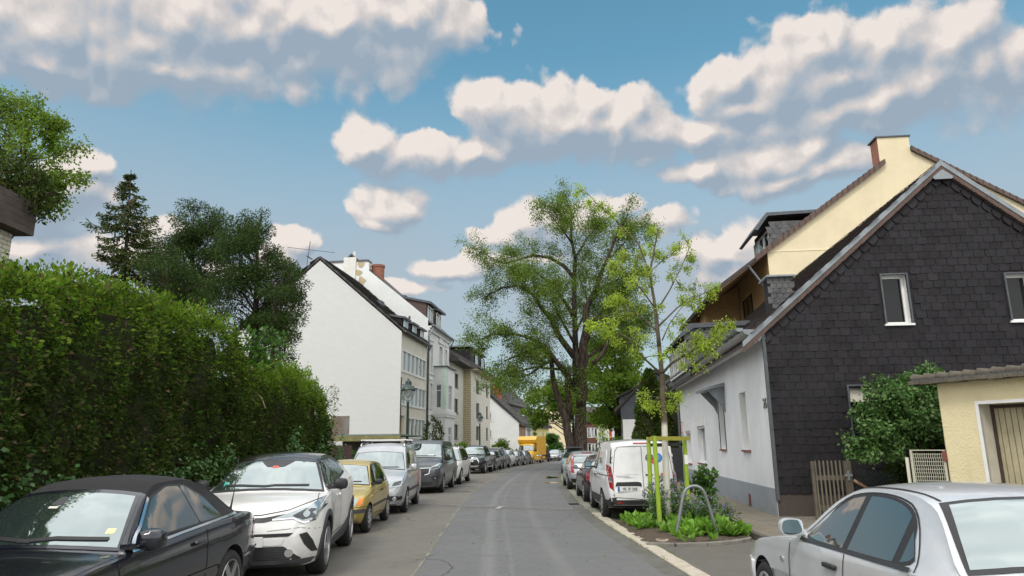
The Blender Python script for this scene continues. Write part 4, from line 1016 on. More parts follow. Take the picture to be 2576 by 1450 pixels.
for sx in (-1, 1):
    for (a, d) in (((y0 + .03, .95), (y0 + .03, 2.98)), ((c.Y(2.3), .95), (c.Y(2.3), 2.2)), ((c.Y(2.3), .96), (y0, .96)), ((c.Y(2.2), 2.97), (y0, 2.97))): fr.bar((sx * (Wb + .004), a[0], a[1]), (sx * (Wb + .004), d[0], d[1]), .05, .03, up=(1, 0, 0))
fr.build('box_edging', pm('yellow_edge', (.62, .33, .02), .5), b_)
c.patch('bumper', 'F', [(-.92, .36), (.92, .36), (.92, .66), (-.92, .66)], m_clad, .02, .04); c.patch('headlamp', 'F2', [(.60, .74), (.88, .74), (.86, .92), (.62, .90)], m_lens, .010, .03); c.patch('grille', 'F', [(-.5, .74), (.5, .74), (.5, .92), (-.5, .92)], m_trim, .008, .03)
c.plate('F', .54); c.mirror(1.35, 1.45, size=(.18, .12, .34), out=.18); c.wheels('cap', 6, .22); left(c, 1342, 79.5, 17)

# ---- white panel van on the right with lettering
p_van = paint('white_van_paint', (.80, .80, .80), 0, .3)
sp = dict(L=4.42, W=1.80, H=1.84, wb=2.66, fo=.84, r=.325, wr=.70, crown=.07, bot=[(0, .26), (.2, .2), (3.9, .24), (4.42, .34)], nose=.015,
          hw=[(0, .62), (.06, .72), (.22, .84), (.5, .89), (1.0, .90), (3.3, .89), (4.1, .83), (4.36, .79), (4.42, .765)], bow=[(0, .2), (.5, .15), (1.6, .09), (2.4, 0), (3.8, 0), (4.42, -.05)],
          top=[(0, .74), (.05, .86), (.15, .93), (.6, 1.06), (1.0, 1.15), (1.1, 1.18), (1.75, 1.62), (2.05, 1.77), (2.4, 1.83), (3.0, 1.84), (4.0, 1.81), (4.25, 1.77), (4.33, 1.70), (4.38, 1.2), (4.42, .75)],
          belt=[(0, .68), (.15, .86), (.6, .96), (1.1, 1.06), (2, 1.08), (4.2, 1.08), (4.42, .7)])
c = Car('panel_van', 'white panel van with company lettering, parked with its rear doors beside the young tree', 'van', sp, p_van)
c.screen('F', 1.22, 1.66, .72, .62, r=.06); c.dlo([(1.35, 1.13), (1.92, 1.62), (2.3, 1.64), (2.3, 1.13)], (1.55,), fr=.03, r=.05, gap=.03)
seams(c, [1.25, 2.4], .36, 1.05, 0); c.line('slide_rail', 'S', [(2.6, 1.0), (4.2, 1.0)], .02, m_seam); c.patch('side_panel', 'S', [(2.52, 1.12), (2.5, 1.58), (3.55, 1.60), (3.75, 1.5), (3.78, 1.12)], p_van, .007, .08)
c.patch('sill_cladding', 'S', [(1.32, .30), (3.15, .30), (3.15, .50), (1.32, .48)], m_trim, .012, .03)
c.line('door_gap', 'B', [(-.012, 1.68), (.0, .45)], .012, m_seam); c.line('door_gap', 'B2', [(.02, 1.665), (.56, 1.655), (.63, 1.55), (.70, 1.0), (.68, .52), (.02, .47)], .012, m_seam)
for sg in (1, -1):
    c.patch('door_panel', 'B', [(sg * a, b) for a, b in [(.06, 1.03), (.06, 1.55), (.52, 1.54), (.60, 1.48), (.62, 1.14), (.50, 1.04)]], p_van, .006, .04)
    o = c.patch('rear_lamp', 'B', [(sg * a, b) for a, b in [(.70, .66), (.78, .74), (.80, 1.0), (.785, 1.26), (.725, 1.20), (.705, .95)]], m_red, .012, .02, .04)
    c.patch('lamp_lens', 'B', [(sg * a, b) for a, b in [(.715, .84), (.785, .87), (.785, .98), (.72, .97)]], m_lens, .016, .01, .04, o)
    c.patch('pillar_window', 'S', [(4.22, 1.28), (4.25, 1.66), (4.30, 1.60), (4.34, 1.28)], m_trim, .005, .01)
    hb = MB()
    for z in (.62, 1.45): h, _ = c.hit('B', (sg * .70, z)); hb.box(-.02, .02, -.03, .0, -.035, .035, M=Matrix.Translation(h))
    hb.build('door_hinge', p_van, c.root, bevel=.006)
c.patch('rear_bumper', 'B', [(-.86, .30), (.86, .30), (.87, .48), (.70, .50), (.64, .46), (-.64, .46), (-.70, .50), (-.87, .48)], m_trim, .03, .03); c.patch('rear_bumper', 'S', [(4.0, .28), (4.38, .30), (4.4, .52), (4.05, .38)], m_trim, .02, .03)
c.patch('reflector', 'B2', [(.50, .385), (.62, .385), (.62, .415), (.50, .415)], m_red, .036, .005); c.patch('brake_lamp', 'B', [(-.20, 1.715), (.20, 1.715), (.18, 1.75), (-.18, 1.75)], m_red, .010, .015)
c.patch('plate_recess', 'B', [(-.66, .76), (-.04, .76), (-.06, .845), (-.14, .865), (-.62, .855)], m_trim, .012, .02); c.plate('B', .705, 'ME  SP 1868', -.35); c.patch('door_release', 'B', [(.06, 1.0), (.22, 1.0), (.22, 1.035), (.06, 1.035)], m_trim, .02, .01)


def on(c, view, name, body, a, z, size, mat, sx=1., off=.010, parent=None, ext=.001):
    h, _ = c.hit(view, (a, z)); ro = {'B': (R_(90), 0, 0), 'F': (R_(90), 0, math.pi), 'L': (R_(90), 0, -math.pi / 2), 'R': (R_(90), 0, math.pi / 2)}[view]
    o = Vector({'B': (0, -off, 0), 'F': (0, off, 0), 'L': (-off, 0, 0), 'R': (off, 0, 0)}[view]); return text(name, body, size, mat, parent or c.root, h + o, ro, ext, sx=sx)


m_grey_ink = pm('ink_grey', (.20, .20, .21), .5); m_red_ink = pm('ink_red', (.70, .03, .03), .5); m_blue_ink = pm('ink_blue', (.05, .22, .55), .5); m_dgrey = pm('sticker_grey', (.07, .07, .08), .5)
on(c, 'L', 'lettering', 'SPIE', 2.95, 1.28, .30, m_dgrey, .95, .012); on(c, 'B', 'lettering', 'SPIE', .42, .955, .115, m_ink, 1.25); on(c, 'B', 'lettering', 'TRANSIT', -.47, .985, .055, m_grey_ink, 1.5); on(c, 'B', 'lettering', 'CONNECT', -.34, .955, .035, m_grey_ink, 1.4)
for (x, z, r_, mt, tx) in ((.17, 1.40, .095, m_dgrey, 'GEMEINSAM\nZUM ZIEL'), (.37, 1.40, .105, m_blue_ink, 'WIR\nSIND\nSPIE'), (.26, 1.325, .06, m_red_ink, 'mach mit')):
    o = c.patch('round_sticker', 'B', [(x + r_ * math.cos(q), z + r_ * math.sin(q)) for q in np.linspace(0, 2 * math.pi, 28)[:-1]], mt, .012 if mt is not m_red_ink else .014, 0, .06)
    on(c, 'B', 'sticker_text', tx, x, z, .03, m_white_ink, 1, .02, o)
for k in range(4):
    c.patch('logo_flame', 'L', [(2.86 - .018 * k, 1.42 + .028 * k), (2.83 - .018 * k, 1.42 + .028 * k), (2.82 - .018 * k, 1.445 + .03 * k), (2.85 - .018 * k, 1.445 + .03 * k)], m_red_ink, .014, 0)
c.patch('logo_dot', 'B', [(.44 + .026 * math.cos(q), 1.03 + .026 * math.sin(q)) for q in np.linspace(0, 6, 14)], m_red_ink, .010)
c.mirror(1.5, 1.13, size=(.2, .14, .24)); c.handle(2.28, .97); c.wheels('cap', 10, .205)


def right(c, xl, Yr, deg, front=False):
    a = R_(deg); d = Vector((math.sin(a), math.cos(a))); n = Vector((math.cos(a), -math.sin(a))); p = Vector((xl, Yr)) + d * c.wb / 2 + n * (c.W / 2 - .03); c.place(p.x, p.y, (180 if front else 0) - deg)


right(c, 2.14, 17.6, .5); VAN = c
p_maroon = paint('maroon_paint', (.05, .014, .018), .3, .3)
right(plain('hatchback_car', 'maroon car parked in front of the white van with lettering', 3.85, 1.66, 1.42, 2.45, .75, .29, 'hatch', p_maroon, rim=('cap', 8)), 2.16, 22.4, .3)
c = plain('hatchback_car', 'silver hatchback with tall red tail lamps, parked before the maroon car', 3.92, 1.68, 1.48, 2.49, .78, .30, 'hatch', p_silver, rim=('cap', 8))
c.patch('tall_tail_lamp', 'B2', [(.56, .80), (.70, .84), (.66, 1.18), (.58, 1.33), (.53, 1.33), (.56, 1.1)], m_red, .012, .02); c.patch('brake_lamp', 'B', [(-.22, 1.37), (.22, 1.37), (.2, 1.40), (-.2, 1.40)], m_red, .012, .01); right(c, 2.12, 28.6, .5)
p_pale = paint('pale_blue_paint', (.28, .33, .36), .4, .32)
c = plain('estate_car', 'pale grey-blue car facing the viewer under the big trunks, dark box on its roof', 4.2, 1.72, 1.50, 2.55, .82, .30, 'hatch', p_pale, rim=('cap', 8)); right(c, at(1413, 1185, 45).x, 45, 6, True)
MB().box(-.56, .56, -.9, .5, 1.52, 1.60).build('roof_carrier', m_clad, c.root, bevel=.03)
c = plain('estate_car', 'dark car parked beyond the big tree, seen over the white van', 4.4, 1.8, 1.62, 2.6, .85, .33, 'suv', p_black); right(c, at(1512, 1150, 60).x - .6, 60, 8)
right(plain('hatchback_car', 'white car far back on the right beyond the dark one', 4.0, 1.7, 1.5, 2.5, .8, .31, 'hatch', p_white), at(1535, 1150, 68).x, 68, 10)

# ---- silver saloon, front right
p_sal = paint('bright_silver_paint', (.62, .635, .65), .35, .30)
sp = dict(res=.04, L=4.49, W=1.72, H=1.45, wb=2.69, fo=.83, r=.31, wr=.555, crown=.05, sh=.965, cuts=[2.08, 3.45],
          top=[(0, .60), (.05, .71), (.2, .78), (.7, .87), (1.3, .935), (1.45, .955), (2.08, 1.345), (2.35, 1.425), (2.75, 1.45), (3.10, 1.435), (3.38, 1.38), (3.96, 1.02), (4.12, 1.0), (4.36, .97), (4.46, .9), (4.49, .74)],
          belt=[(0, .54), (.2, .71), (.7, .82), (1.4, .90), (2.4, .925), (3.4, .94), (4.0, .945), (4.35, .92), (4.49, .7)], bot=[(0, .28), (.2, .2), (.7, .18), (3.8, .2), (4.3, .28), (4.49, .42)], hw=hwp(4.49, 1.72, .78, .84))
c = Car('saloon_car', 'bright silver saloon with large wet rear window, cut off by the lower right corner', 'car', sp, p_sal)
c.screen('F', .985, 1.35, .70, .50); c.screen('B', 1.05, 1.37, .685, .495, 'rear_window', fr=.04, top=True, mat=glassm('wet_glass', (.07, .09, .09), .30, .10, .0))
c.dlo(chaikin([(1.66, .955), (1.86, 1.06), (2.18, 1.285), (2.5, 1.34), (2.92, 1.34), (3.22, 1.28), (3.38, 1.12), (3.50, .975), (2.6, .962)], 2), (2.53, 3.28), fr=.022, r=0, gap=.085)
seams(c, [1.52, 2.55, 3.42], .32, .93, 0); c.line('door_gap', 'S', c.sv(chaikin([(1.66, .99), (2.10, 1.30), (2.5, 1.366), (2.95, 1.366), (3.28, 1.30), (3.54, 1.0), (3.50, .9)], 2, False)), .012, m_seam, .004)
[c.line('roof_seam', 'T', [(sg * .505, 2.1), (sg * .52, 2.7), (sg * .505, 3.32)], .018, m_seam) for sg in (1, -1)]; c.line('belt_strip', 'S', c.sv([(1.62, .935), (2.5, .947), (3.48, .957)]), .026, m_trim, .012)
c.line('side_moulding', 'S', [(.55, .55), (4.2, .57)], .10, pm('grey_moulding', (.30, .31, .32), .5), .014); c.patch('side_repeater', 'L', [(1.32, .70), (1.39, .70), (1.39, .74), (1.32, .74)], m_lens, .010, .01)
c.handle(2.36, .815, mat=m_trim, ln=.2); c.handle(3.25, .83, mat=m_trim, ln=.2); c.mirror(1.70, .985, mat=p_sal, size=(.22, .11, .155), out=.07); c.wheels('cap', 8, .2)
c.patch('front_bumper', 'S', [(.0, .36), (.45, .36), (.42, .58), (.0, .58)], p_sal, .02, .03); c.patch('front_bumper', 'F', [(-.78, .34), (.78, .34), (.76, .57), (-.76, .57)], p_sal, .02, .03); c.patch('front_indicator', 'S', [(.06, .62), (.25, .62), (.25, .74), (.1, .73)], m_lens, .008, .02)
c.patch('headlamp', 'F2', [(.40, .60), (.70, .60), (.70, .72), (.42, .72)], m_lens, .008, .03); c.patch('rear_lamp', 'S', [(4.15, .68), (4.44, .68), (4.45, .86), (4.2, .86)], m_red, .006, .02); c.patch('rear_lamp', 'B2', [(.46, .68), (.74, .68), (.74, .86), (.46, .86)], m_red, .006, .02); c.plate('B', .74)
c.patch('dark_window_patch', 'B', [(.10, 1.08), (.36, 1.08), (.40, 1.24), (.22, 1.27), (.12, 1.2)], glassm('dark_patch_glass', (.02, .03, .03), .30, .05), .009, .08)  # darker blob on the rear window glass
c.place(3.225, 5.765, 0, 0, .985); SAL = c
# ------------------------------------------------------------------ buildings
def on_plane(x, y, P, d):
    """where the line of sight (x, y) meets the upright plane through P along d: (distance along d, height)"""
    r = ray(x, y); P = Vector(P); d = Vector(d).normalized(); n = Vector((-d.y, d.x)); t_ = (P.dot(n)) / (Vector((r.x, r.y)).dot(n))
    return (Vector((r.x, r.y)) * t_ - P).dot(d), CAMH + r.z * t_


def wall(mb, outline, holes, F, depth=.18, mi=0, rmi=None):
    """upright wall with real openings; F(u, z, out) maps to the building's space"""
    if not holes: v, f = fill2d(outline, 0)
    else: v, f = fill2d(outline, 0, holes)
    mb.add([F(a, b, 0) for a, b in v], f, mi)
    for h in holes:
        k = len(h)
        for i in range(k):
            a, b = h[i], h[(i + 1) % k]; mb.quad(F(*a, 0), F(*b, 0), F(*b, -depth), F(*a, -depth), mi if rmi is None else rmi)


def rect(a, b, c, d): return [(a, c), (b, c), (b, d), (a, d)]


def fbox(mb, F, u0, u1, z0, z1, o0, o1, mi=0):
    vs = [F(u, z, o) for o in (o0, o1) for z in (z0, z1) for u in (u0, u1)]
    mb.add(vs, [(0, 1, 3, 2), (4, 6, 7, 5), (0, 4, 5, 1), (2, 3, 7, 6), (0, 2, 6, 4), (1, 5, 7, 3)], mi)


m_wframe = pm('window_white', (.80, .80, .78), .4, var=.1)
m_wbrown = pm('window_brown', (.06, .04, .03), .5, var=.2)
m_pane = glassm('window_glass', (.018, .024, .024), .20, .02, .02)
m_curt = pm('net_curtain', (.30, .31, .30), .8, var=.35, vscale=5)
m_sill = pm('terracotta_sill', (.24, .085, .055), .7, var=.3)
m_zinc = pm('zinc', (.26, .29, .31), .45, .5, var=.25, vscale=3)
m_dzinc = pm('dark_zinc', (.10, .11, .12), .5, .4, var=.25)


def window(parent, F, u0, u1, z0, z1, depth=.16, cols=1, rows=(), frame=m_wframe, pane=m_pane, sill=None, bar=.05, t_=.05, back=None, sd=.05):
    mb = MB(); o0, o1 = -depth, -depth + t_; e = .002
    for (a, b, c, d) in ((u0 + e, u0 + bar, z0 + e, z1 - e), (u1 - bar, u1 - e, z0 + e, z1 - e), (u0 + bar, u1 - bar, z0 + e, z0 + bar), (u0 + bar, u1 - bar, z1 - bar, z1 - e)): fbox(mb, F, a, b, c, d, o0, o1)
    for i in range(1, cols): u = u0 + (u1 - u0) * i / cols; fbox(mb, F, u - bar * .6, u + bar * .6, z0 + bar, z1 - bar, o0, o1 - .006)
    for r in rows: z = z0 + (z1 - z0) * r; fbox(mb, F, u0 + bar, u1 - bar, z - bar * .45, z + bar * .45, o0, o1 - .012)
    w_ = mb.build('window', frame, parent); pb = MB(); pb.quad(F(u0, z0, o0 + .012), F(u1, z0, o0 + .012), F(u1, z1, o0 + .012), F(u0, z1, o0 + .012)); pb.build('pane', pane, w_, fix=False)
    if sill: sb = MB(); fbox(sb, F, u0 - sd, u1 + sd, z0 - .05, z0 - .002, -depth + .06, .06); sb.build('sill', sill, w_)
    return w_


def tiles(mb, inside, org, U, V, N, u0, u1, v0, v1, tw, th, round_=.3, lift=.022, thick=.008, mi=0, lap=1.35, slant=0.):
    """overlapping slates or tiles laid in rows on a plane: U along the row, V up the slope, N outwards"""
    v = v0; row = 0
    while v < v1:
        u = u0 - tw * (.5 if row % 2 else 0) - random.uniform(0, .02)
        while u < u1:
            if inside(u + tw / 2, v + th * .5):
                w_ = tw * random.uniform(.96, 1.0); jl = random.uniform(-.006, .006); li = lift * random.uniform(.75, 1.25); g_ = .004; rr = round_ * tw; top = th * lap
                prof = [(g_, top), (g_, 0 + rr * .2), (g_ + rr * .1, 0), (w_ - g_ - rr, 0), (w_ - g_ - rr * .3, rr * .3), (w_ - g_, rr), (w_ - g_, top)]
                pts = []
                for (a, b) in prof: o_ = li * (1 - b / top) + .004; pts.append((org + U * (u + a + slant * b) + V * (v + b + jl) + N * o_))
                o = len(mb.v); k = len(pts); mb.v += [tuple(p) for p in pts] + [tuple(p - N * thick) for p in pts[1:-1]]
                mb.f.append(tuple(range(o, o + k))); mb.mi.append(mi)
                for i in range(1, k - 2): mb.f.append((o + i + 1, o + i, o + k + i - 1, o + k + i)); mb.mi.append(mi)
            u += tw
        v += th; row += 1


def roof_slab(mb, prof, y0, y1, mi=0): mb.prism(prof, 'y', y0, y1, mi)


m_slate = pm('slate', (.014, .0135, .0155), .7, spec=.25, col2=(.026, .023, .026), vscale=2.2, bump=.35, bscale=45)
m_slateg = pm('old_slate', (.12, .12, .12), .7, col2=(.055, .055, .06), vscale=3, bump=.4, bscale=30)
m_tile = pm('brown_roof_tile', (.085, .060, .052), .8, col2=(.055, .045, .04), vscale=2, bump=.3, bscale=30)
m_verge = pm('verge_tile', (.135, .085, .068), .8, col2=(.085, .06, .05), vscale=4, bump=.3)
m_zincl = pm('bright_zinc', (.26, .29, .31), .45, .4, var=.2, vscale=4)


t = NT(m_slate.node_tree); b_s = t.n['Principled BSDF']; rnd = t.add('ShaderNodeNewGeometry').outputs['Random Per Island']; src = b_s.inputs['Base Color'].links[0].from_socket
t.set(b_s, 'Base Color', t.mix(1.0, src, t.ramp(rnd, [(0, (.70, .70, .74)), (.5, (.88, .87, .88)), (.95, (1.05, 1.0, 1.0)), (1, (1.5, 1.45, 1.42))]), 'MULTIPLY')); t.set(b_s, 'Roughness', t.smooth(rnd, 0, 1, .52, .85))


def stucco(name, col, bump=.5, scale=70, dirt=None, low=1.2):
    """rendered wall: grain, faint rain streaks and a splash zone of dirt near the ground"""
    mt = pm(name, col, .9, col2=tuple(c * .9 for c in col), vscale=.9, spec=.2); t = NT(mt.node_tree); b = t.n['Principled BSDF']; ob = t.add('ShaderNodeTexCoord').outputs['Object']
    src = b.inputs['Base Color'].links[0].from_socket; dirt = dirt or tuple(c * .62 for c in col)
    st = t.noise(t.vec('MULTIPLY', ob, (3.5, 3.5, .22)), 1.3, 6, .65); c = t.mix(t.smooth(st, .54, .82, 0, .40), src, dirt)
    sp_ = t.smooth(t.noise(ob, 26, 3, .8), .66, .80, 0, .35); c = t.mix(sp_, c, dirt)
    s = t.add('ShaderNodeSeparateXYZ', {0: ob}); g_ = t.math('MULTIPLY', t.smooth(s.outputs[2], low, .1), t.smooth(t.noise(ob, 4, 5, .7), .35, .7, 0, .5)); c = t.mix(g_, c, dirt)
    t.set(b, 'Base Color', c); h = t.math('ADD', t.noise(ob, scale, 3, .75), t.math('MULTIPLY', t.noise(ob, scale * .3, 3, .6), .6)); t.set(b, 'Normal', t.add('ShaderNodeBump', {'Height': h, 'Strength': bump, 'Distance': .02}))
    return mt


# ---- slate-hung house on the right
HA = 5.6; a = R_(HA)
H = thing('slate_house', 'white rendered house with black slate-hung gable wall on the right', 'house', (5.934, 16.316, .0), -a)
Ff = lambda u, z, o: Vector((-o, u, z)); Fg = lambda u, z, o: Vector((u, -o, z))
m_wst = stucco('white_render', (.75, .765, .775)); m_plinth = stucco('grey_plinth', (.30, .33, .36), .4, 50, (.2, .21, .2), .5)
EZ, LY, RW, AP, S_ = 4.26, 15.0, 9.04, 4.52, .858
holes = [rect(2.21, 2.96, 1.54, 3.05), rect(5.29, 6.10, 1.54, 3.16), rect(8.95, 10.6, 1.02, 2.72), rect(12.4, 13.7, .94, 2.60)]
mb = MB(); wall(mb, [(0, 0), (LY, 0), (LY, EZ), (0, EZ)], holes, Ff, .26); mb.build('facade_wall', m_wst, H, fix=False)
mb = MB(); fbox(mb, Ff, -.006, LY + .02, -.2, .70, .002, .025); mb.build('plinth', m_plinth, H)
m_beige = pm('beige_blind', (.58, .55, .45), .7, var=.15)
for i, h in enumerate(holes):
    (u0, z0), (u1, z1) = h[0], h[2]
    if i < 2:
        w_ = window(H, Ff, u0, u1, z0, z1, .22, 1, (), m_wframe, m_beige, m_sill, .06)
        mb = MB(); fbox(mb, Ff, u0 - .07, u0 - .001, z0, z1 + .10, -.02, .018); fbox(mb, Ff, u1 + .001, u1 + .07, z0, z1 + .10, -.02, .018); fbox(mb, Ff, u0 - .001, u1 + .001, z1 + .001, z1 + .10, -.02, .012); mb.build('surround', m_wframe if i == 0 else m_dzinc, w_)
    else:
        w_ = window(H, Ff, u0, u1, z0, z1, .2, 2, (), m_wframe, m_pane, m_sill, .07)
        mb = MB(); fbox(mb, Ff, u0 + .003, u1 - .003, z1 - .38, z1 - .003, -.12, .03); fbox(mb, Ff, u0 + .05, u1 - .05, z1 - .46, z1 - .383, -.12, -.03); mb.build('shutter_box', m_wframe, w_, bevel=.006)
# door canopy over the second opening
mb = MB(); mb.prism([(.0, 3.52), (-.62, 3.36), (-.62, 3.29), (.0, 3.40)], 'y', 4.85, 6.5); cn = mb.build('canopy', m_zinc, H)
for u in (5.02, 6.33): mb = MB(); mb.prism([(-.005, 3.385), (-.50, 3.30), (-.36, 3.14), (-.10, 2.85), (-.005, 2.62)], 'y', u - .03, u + .03); mb.build('bracket', m_zinc, cn)
mb = MB(); fbox(mb, Ff, 2.5, 2.72, .12, .42, .026, .034); mb.build('air_brick', pm('rust_vent', (.16, .045, .035), .8, var=.4), H)
text('house_number', '26', .34, pm('pewter', (.16, .165, .15), .5, .4), H, (-.012, .30, 2.62), (R_(90), 0, -math.pi / 2), .012)
text('house_number', '28a', .24, MATS['pewter'], H, (-.012, 14.45, 2.0), (R_(90), 0, -math.pi / 2), .012)
mb = MB(); fbox(mb, Ff, 14.3, 14.75, 2.15, 2.65, .001, .02); ps = mb.build('street_plate', m_wframe, H); mb = MB()
for r_ in ((14.3, 14.34, 2.15, 2.65), (14.71, 14.75, 2.15, 2.65), (14.34, 14.71, 2.15, 2.19), (14.34, 14.71, 2.61, 2.65)): fbox(mb, Ff, *r_, .021, .026)
mb.build('red_border', m_red_ink, ps)
# soffit, gutter with brackets, downpipe
mb = MB(); mb.prism([(.0, EZ - .02), (-.06, EZ - .18), (-.42, EZ + .02), (-.46, EZ + .08), (.0, EZ + .07)], 'y', .02, LY + .3); mb.build('eaves_soffit', m_wframe, H); mb = MB(); mb.prism([(.0, EZ - .05), (-.09, EZ - .20), (-.44, EZ + .0), (-.50, EZ + .10), (.0, EZ + .07)], 'y', -.06, .018); mb.build('eaves_end', m_zinc, H)
gx, gz_ = -.545, EZ + .12; mb = MB(); n = 10; rg = .085; ys = (-.08, LY + .35)
for yy in ys:
    for k in range(n + 1): t_ = math.pi * (1 + k / n); mb.v.append((gx + rg * math.cos(t_), yy, gz_ + rg * math.sin(t_)))
for k in range(n): mb.f.append((k, k + 1, n + 2 + k, n + 1 + k)); mb.mi.append(0)
mb.f.append(tuple(range(n + 1))); mb.mi.append(0); mb.tube([(gx - rg, ys[0], gz_), (gx - rg, ys[1], gz_)], .012, 6); g_ = mb.build('gutter', m_zinc, H, fix=False); mb = MB()
for i in range(21):
    yy = .2 + i * .74; mb.tube([(gx + (rg + .006) * math.cos(math.pi * (1 + k / 8)), yy, gz_ + (rg + .006) * math.sin(math.pi * (1 + k / 8))) for k in range(9)], .010, 5)
mb.build('gutter_brackets', m_zinc, g_)
mb = MB(); mb.tube([(gx, LY + .1, gz_ - rg), (gx + .05, LY + .12, gz_ - .28), (gx + .38, LY + .12, gz_ - .45), (-.06, LY + .12, gz_ - .6), (-.06, LY + .12, .1)], .05, 10); mb.build('downpipe', m_zinc, H, smooth=True)
# gable: backing wall, slates in rows, edging course along the verge
GT = lambda u: EZ - .0 + S_ * min(u, RW - u)
gh = [rect(2.84, 3.40, 4.40, 5.57), rect(5.60, 6.16, 4.40, 5.50), rect(1.80, 3.30, 1.73, 2.97)]
mb = MB(); wall(mb, [(0, .60), (RW, .60), (RW, EZ), (AP, EZ + S_ * AP), (0, EZ)], gh, Fg, .22, 0, 1); mb.build('gable_wall', [m_slate, m_wframe], H, fix=False)
mb = MB(); inr = lambda u, z: .04 < u < RW and z < GT(u) - .24 and not any(h[0][0] - .12 < u < h[1][0] + .12 and h[0][1] - .16 < z < h[2][1] + .02 for h in gh)
tiles(mb, inr, Vector((0, -.004, 0)), Vector((1, 0, 0)), Vector((0, 0, 1)), Vector((0, -1, 0)), .02, RW, .60, 8.2, .25, .178, .24, .013)
for sg in (1, -1):
    L_ = AP / math.cos(math.atan(S_)); Uv = Vector((sg * math.cos(math.atan(S_)), 0, math.sin(math.atan(S_)))); Vv = Vector((-sg * math.sin(math.atan(S_)), 0, math.cos(math.atan(S_)))); o = Vector((0 if sg > 0 else RW, -.02, EZ - .30))
    tiles(mb, lambda u, v: u > .1, o, Uv, Vv, Vector((0, -1, 0)), 0.1, L_ - .1, 0, .12, .27, .22, .45, .03, lap=1.0)
mb.build('gable_slates', m_slate, H, fix=False)
for h in gh: (u0, z0), (u1, z1) = h[0], h[2]; w_ = window(H, Fg, u0, u1, z0, z1, .20, 1 if u1 - u0 < 1 else 2, (), m_wframe, pm('dark_pane', (.008, .009, .010), .12, spec=.35), m_sill if u1 - u0 > 1 else m_wframe, .06); mb = MB(); e = .035; [fbox(mb, Fg, *q, -.02, .05) for q in ((u0 - e, u0, z0 - .04, z1 + e), (u1, u1 + e, z0 - .04, z1 + e), (u0, u1, z1, z1 + e))]; mb.build('metal_edge', m_dzinc, w_)
mb = MB(); fbox(mb, Fg, 1.86, 3.24, 2.62, 2.93, -.16, -.08); mb.build('roller_blind', m_beige, H)
m_pebble = pm('pebble_dash', (.055, .045, .038), .95, col2=(.11, .09, .075), vscale=70, bump=1.0, bscale=90)
mb = MB(); fbox(mb, Fg, .0, RW, -.2, .597, -.05, -.012); mb.build('gable_plinth', m_pebble, H)
mb = MB(); fbox(mb, Fg, -.03, .045, .45, EZ, -.02, .045); mb.build('corner_flashing', m_dzinc, H)
# roof with tiles, verge boards and zinc capping
N1 = Vector((-math.sin(math.atan(S_)), 0, math.cos(math.atan(S_)))); ax = math.cos(math.atan(S_)); th = .10; ov = -.50
prof = [(ov, EZ + .19 + S_ * ov), (AP, EZ + .19 + S_ * AP), (RW - ov, EZ + .19 + S_ * ov), (RW - ov, EZ + .09 + S_ * ov), (AP, EZ + .08 + S_ * AP), (ov, EZ + .09 + S_ * ov)]
mb = MB(); mb.prism(prof, 'y', -.10, LY + .25); rf = mb.build('roof', m_tile, H)
mb = MB(); Us = Vector((ax, 0, S_ * ax)); o = Vector((ov, -.08, EZ + .20 + S_ * ov))
tiles(mb, lambda u, v: True, o, Vector((0, 1, 0)), Us, N1, 0, LY + .3, -.02, 6.55, .22, .32, .05, .035, .02, lap=1.15)
mb.build('roof_tiles', m_tile, rf, fix=False)
for sg, x0 in ((1, 0), (-1, RW)):
    P_ = lambda u, dz, yy: (x0 + sg * u, yy, EZ + dz + S_ * u); vb = MB(); zb = MB(); k = 22
    for i in range(k):
        u0, u1 = ov + (AP - ov) * i / k, ov + (AP - ov) * (i + .985) / k; j = random.uniform(-.005, .005); u1 = min(u1, AP - .002)
        vb.add([P_(u0, -.05 + j, -.115), P_(u1, -.05 + j + .012, -.115), P_(u1, .085 + j, -.12), P_(u0, .085 + j, -.12), P_(u0, -.05 + j, -.02), P_(u1, -.05 + j, -.02), P_(u1, .085, -.02), P_(u0, .085, -.02)], [(0, 1, 2, 3), (0, 4, 5, 1), (3, 2, 6, 7), (1, 5, 6, 2), (0, 3, 7, 4)])
    for i in range(5):
        u0, u1 = ov + (AP - ov) * i / 5, ov + (AP - ov) * (i + 1) / 5; j = .002 * (i % 2); u0 -= .03 * (i > 0)
        zb.add([P_(u0, .09, -.135 - j), P_(u1, .09, -.135 - j), P_(u1, .225 + j, -.135 - j), P_(u0, .225 + j, -.135 - j), P_(u0, .225 + j, .06), P_(u1, .225 + j, .06), P_(u0, .09, .0), P_(u1, .09, .0)], [(0, 1, 2, 3), (3, 2, 5, 4), (0, 6, 7, 1), (0, 3, 4, 6)])
    vb.build('verge_tiles', m_verge, rf); zb.build('verge_flashing', m_zincl, rf)
mb = MB(); mb.prism([(AP - .24, EZ + .0 + S_ * (AP - .24)), (AP - .20, EZ - .06 + S_ * (AP - .24)), (AP + .20, EZ - .06 + S_ * (AP - .24)), (AP + .24, EZ + .0 + S_ * (AP - .24)), (AP, EZ - .02 + S_ * AP)], 'y', -.145, -.14); mb.build('apex_panel', m_zincl, rf)
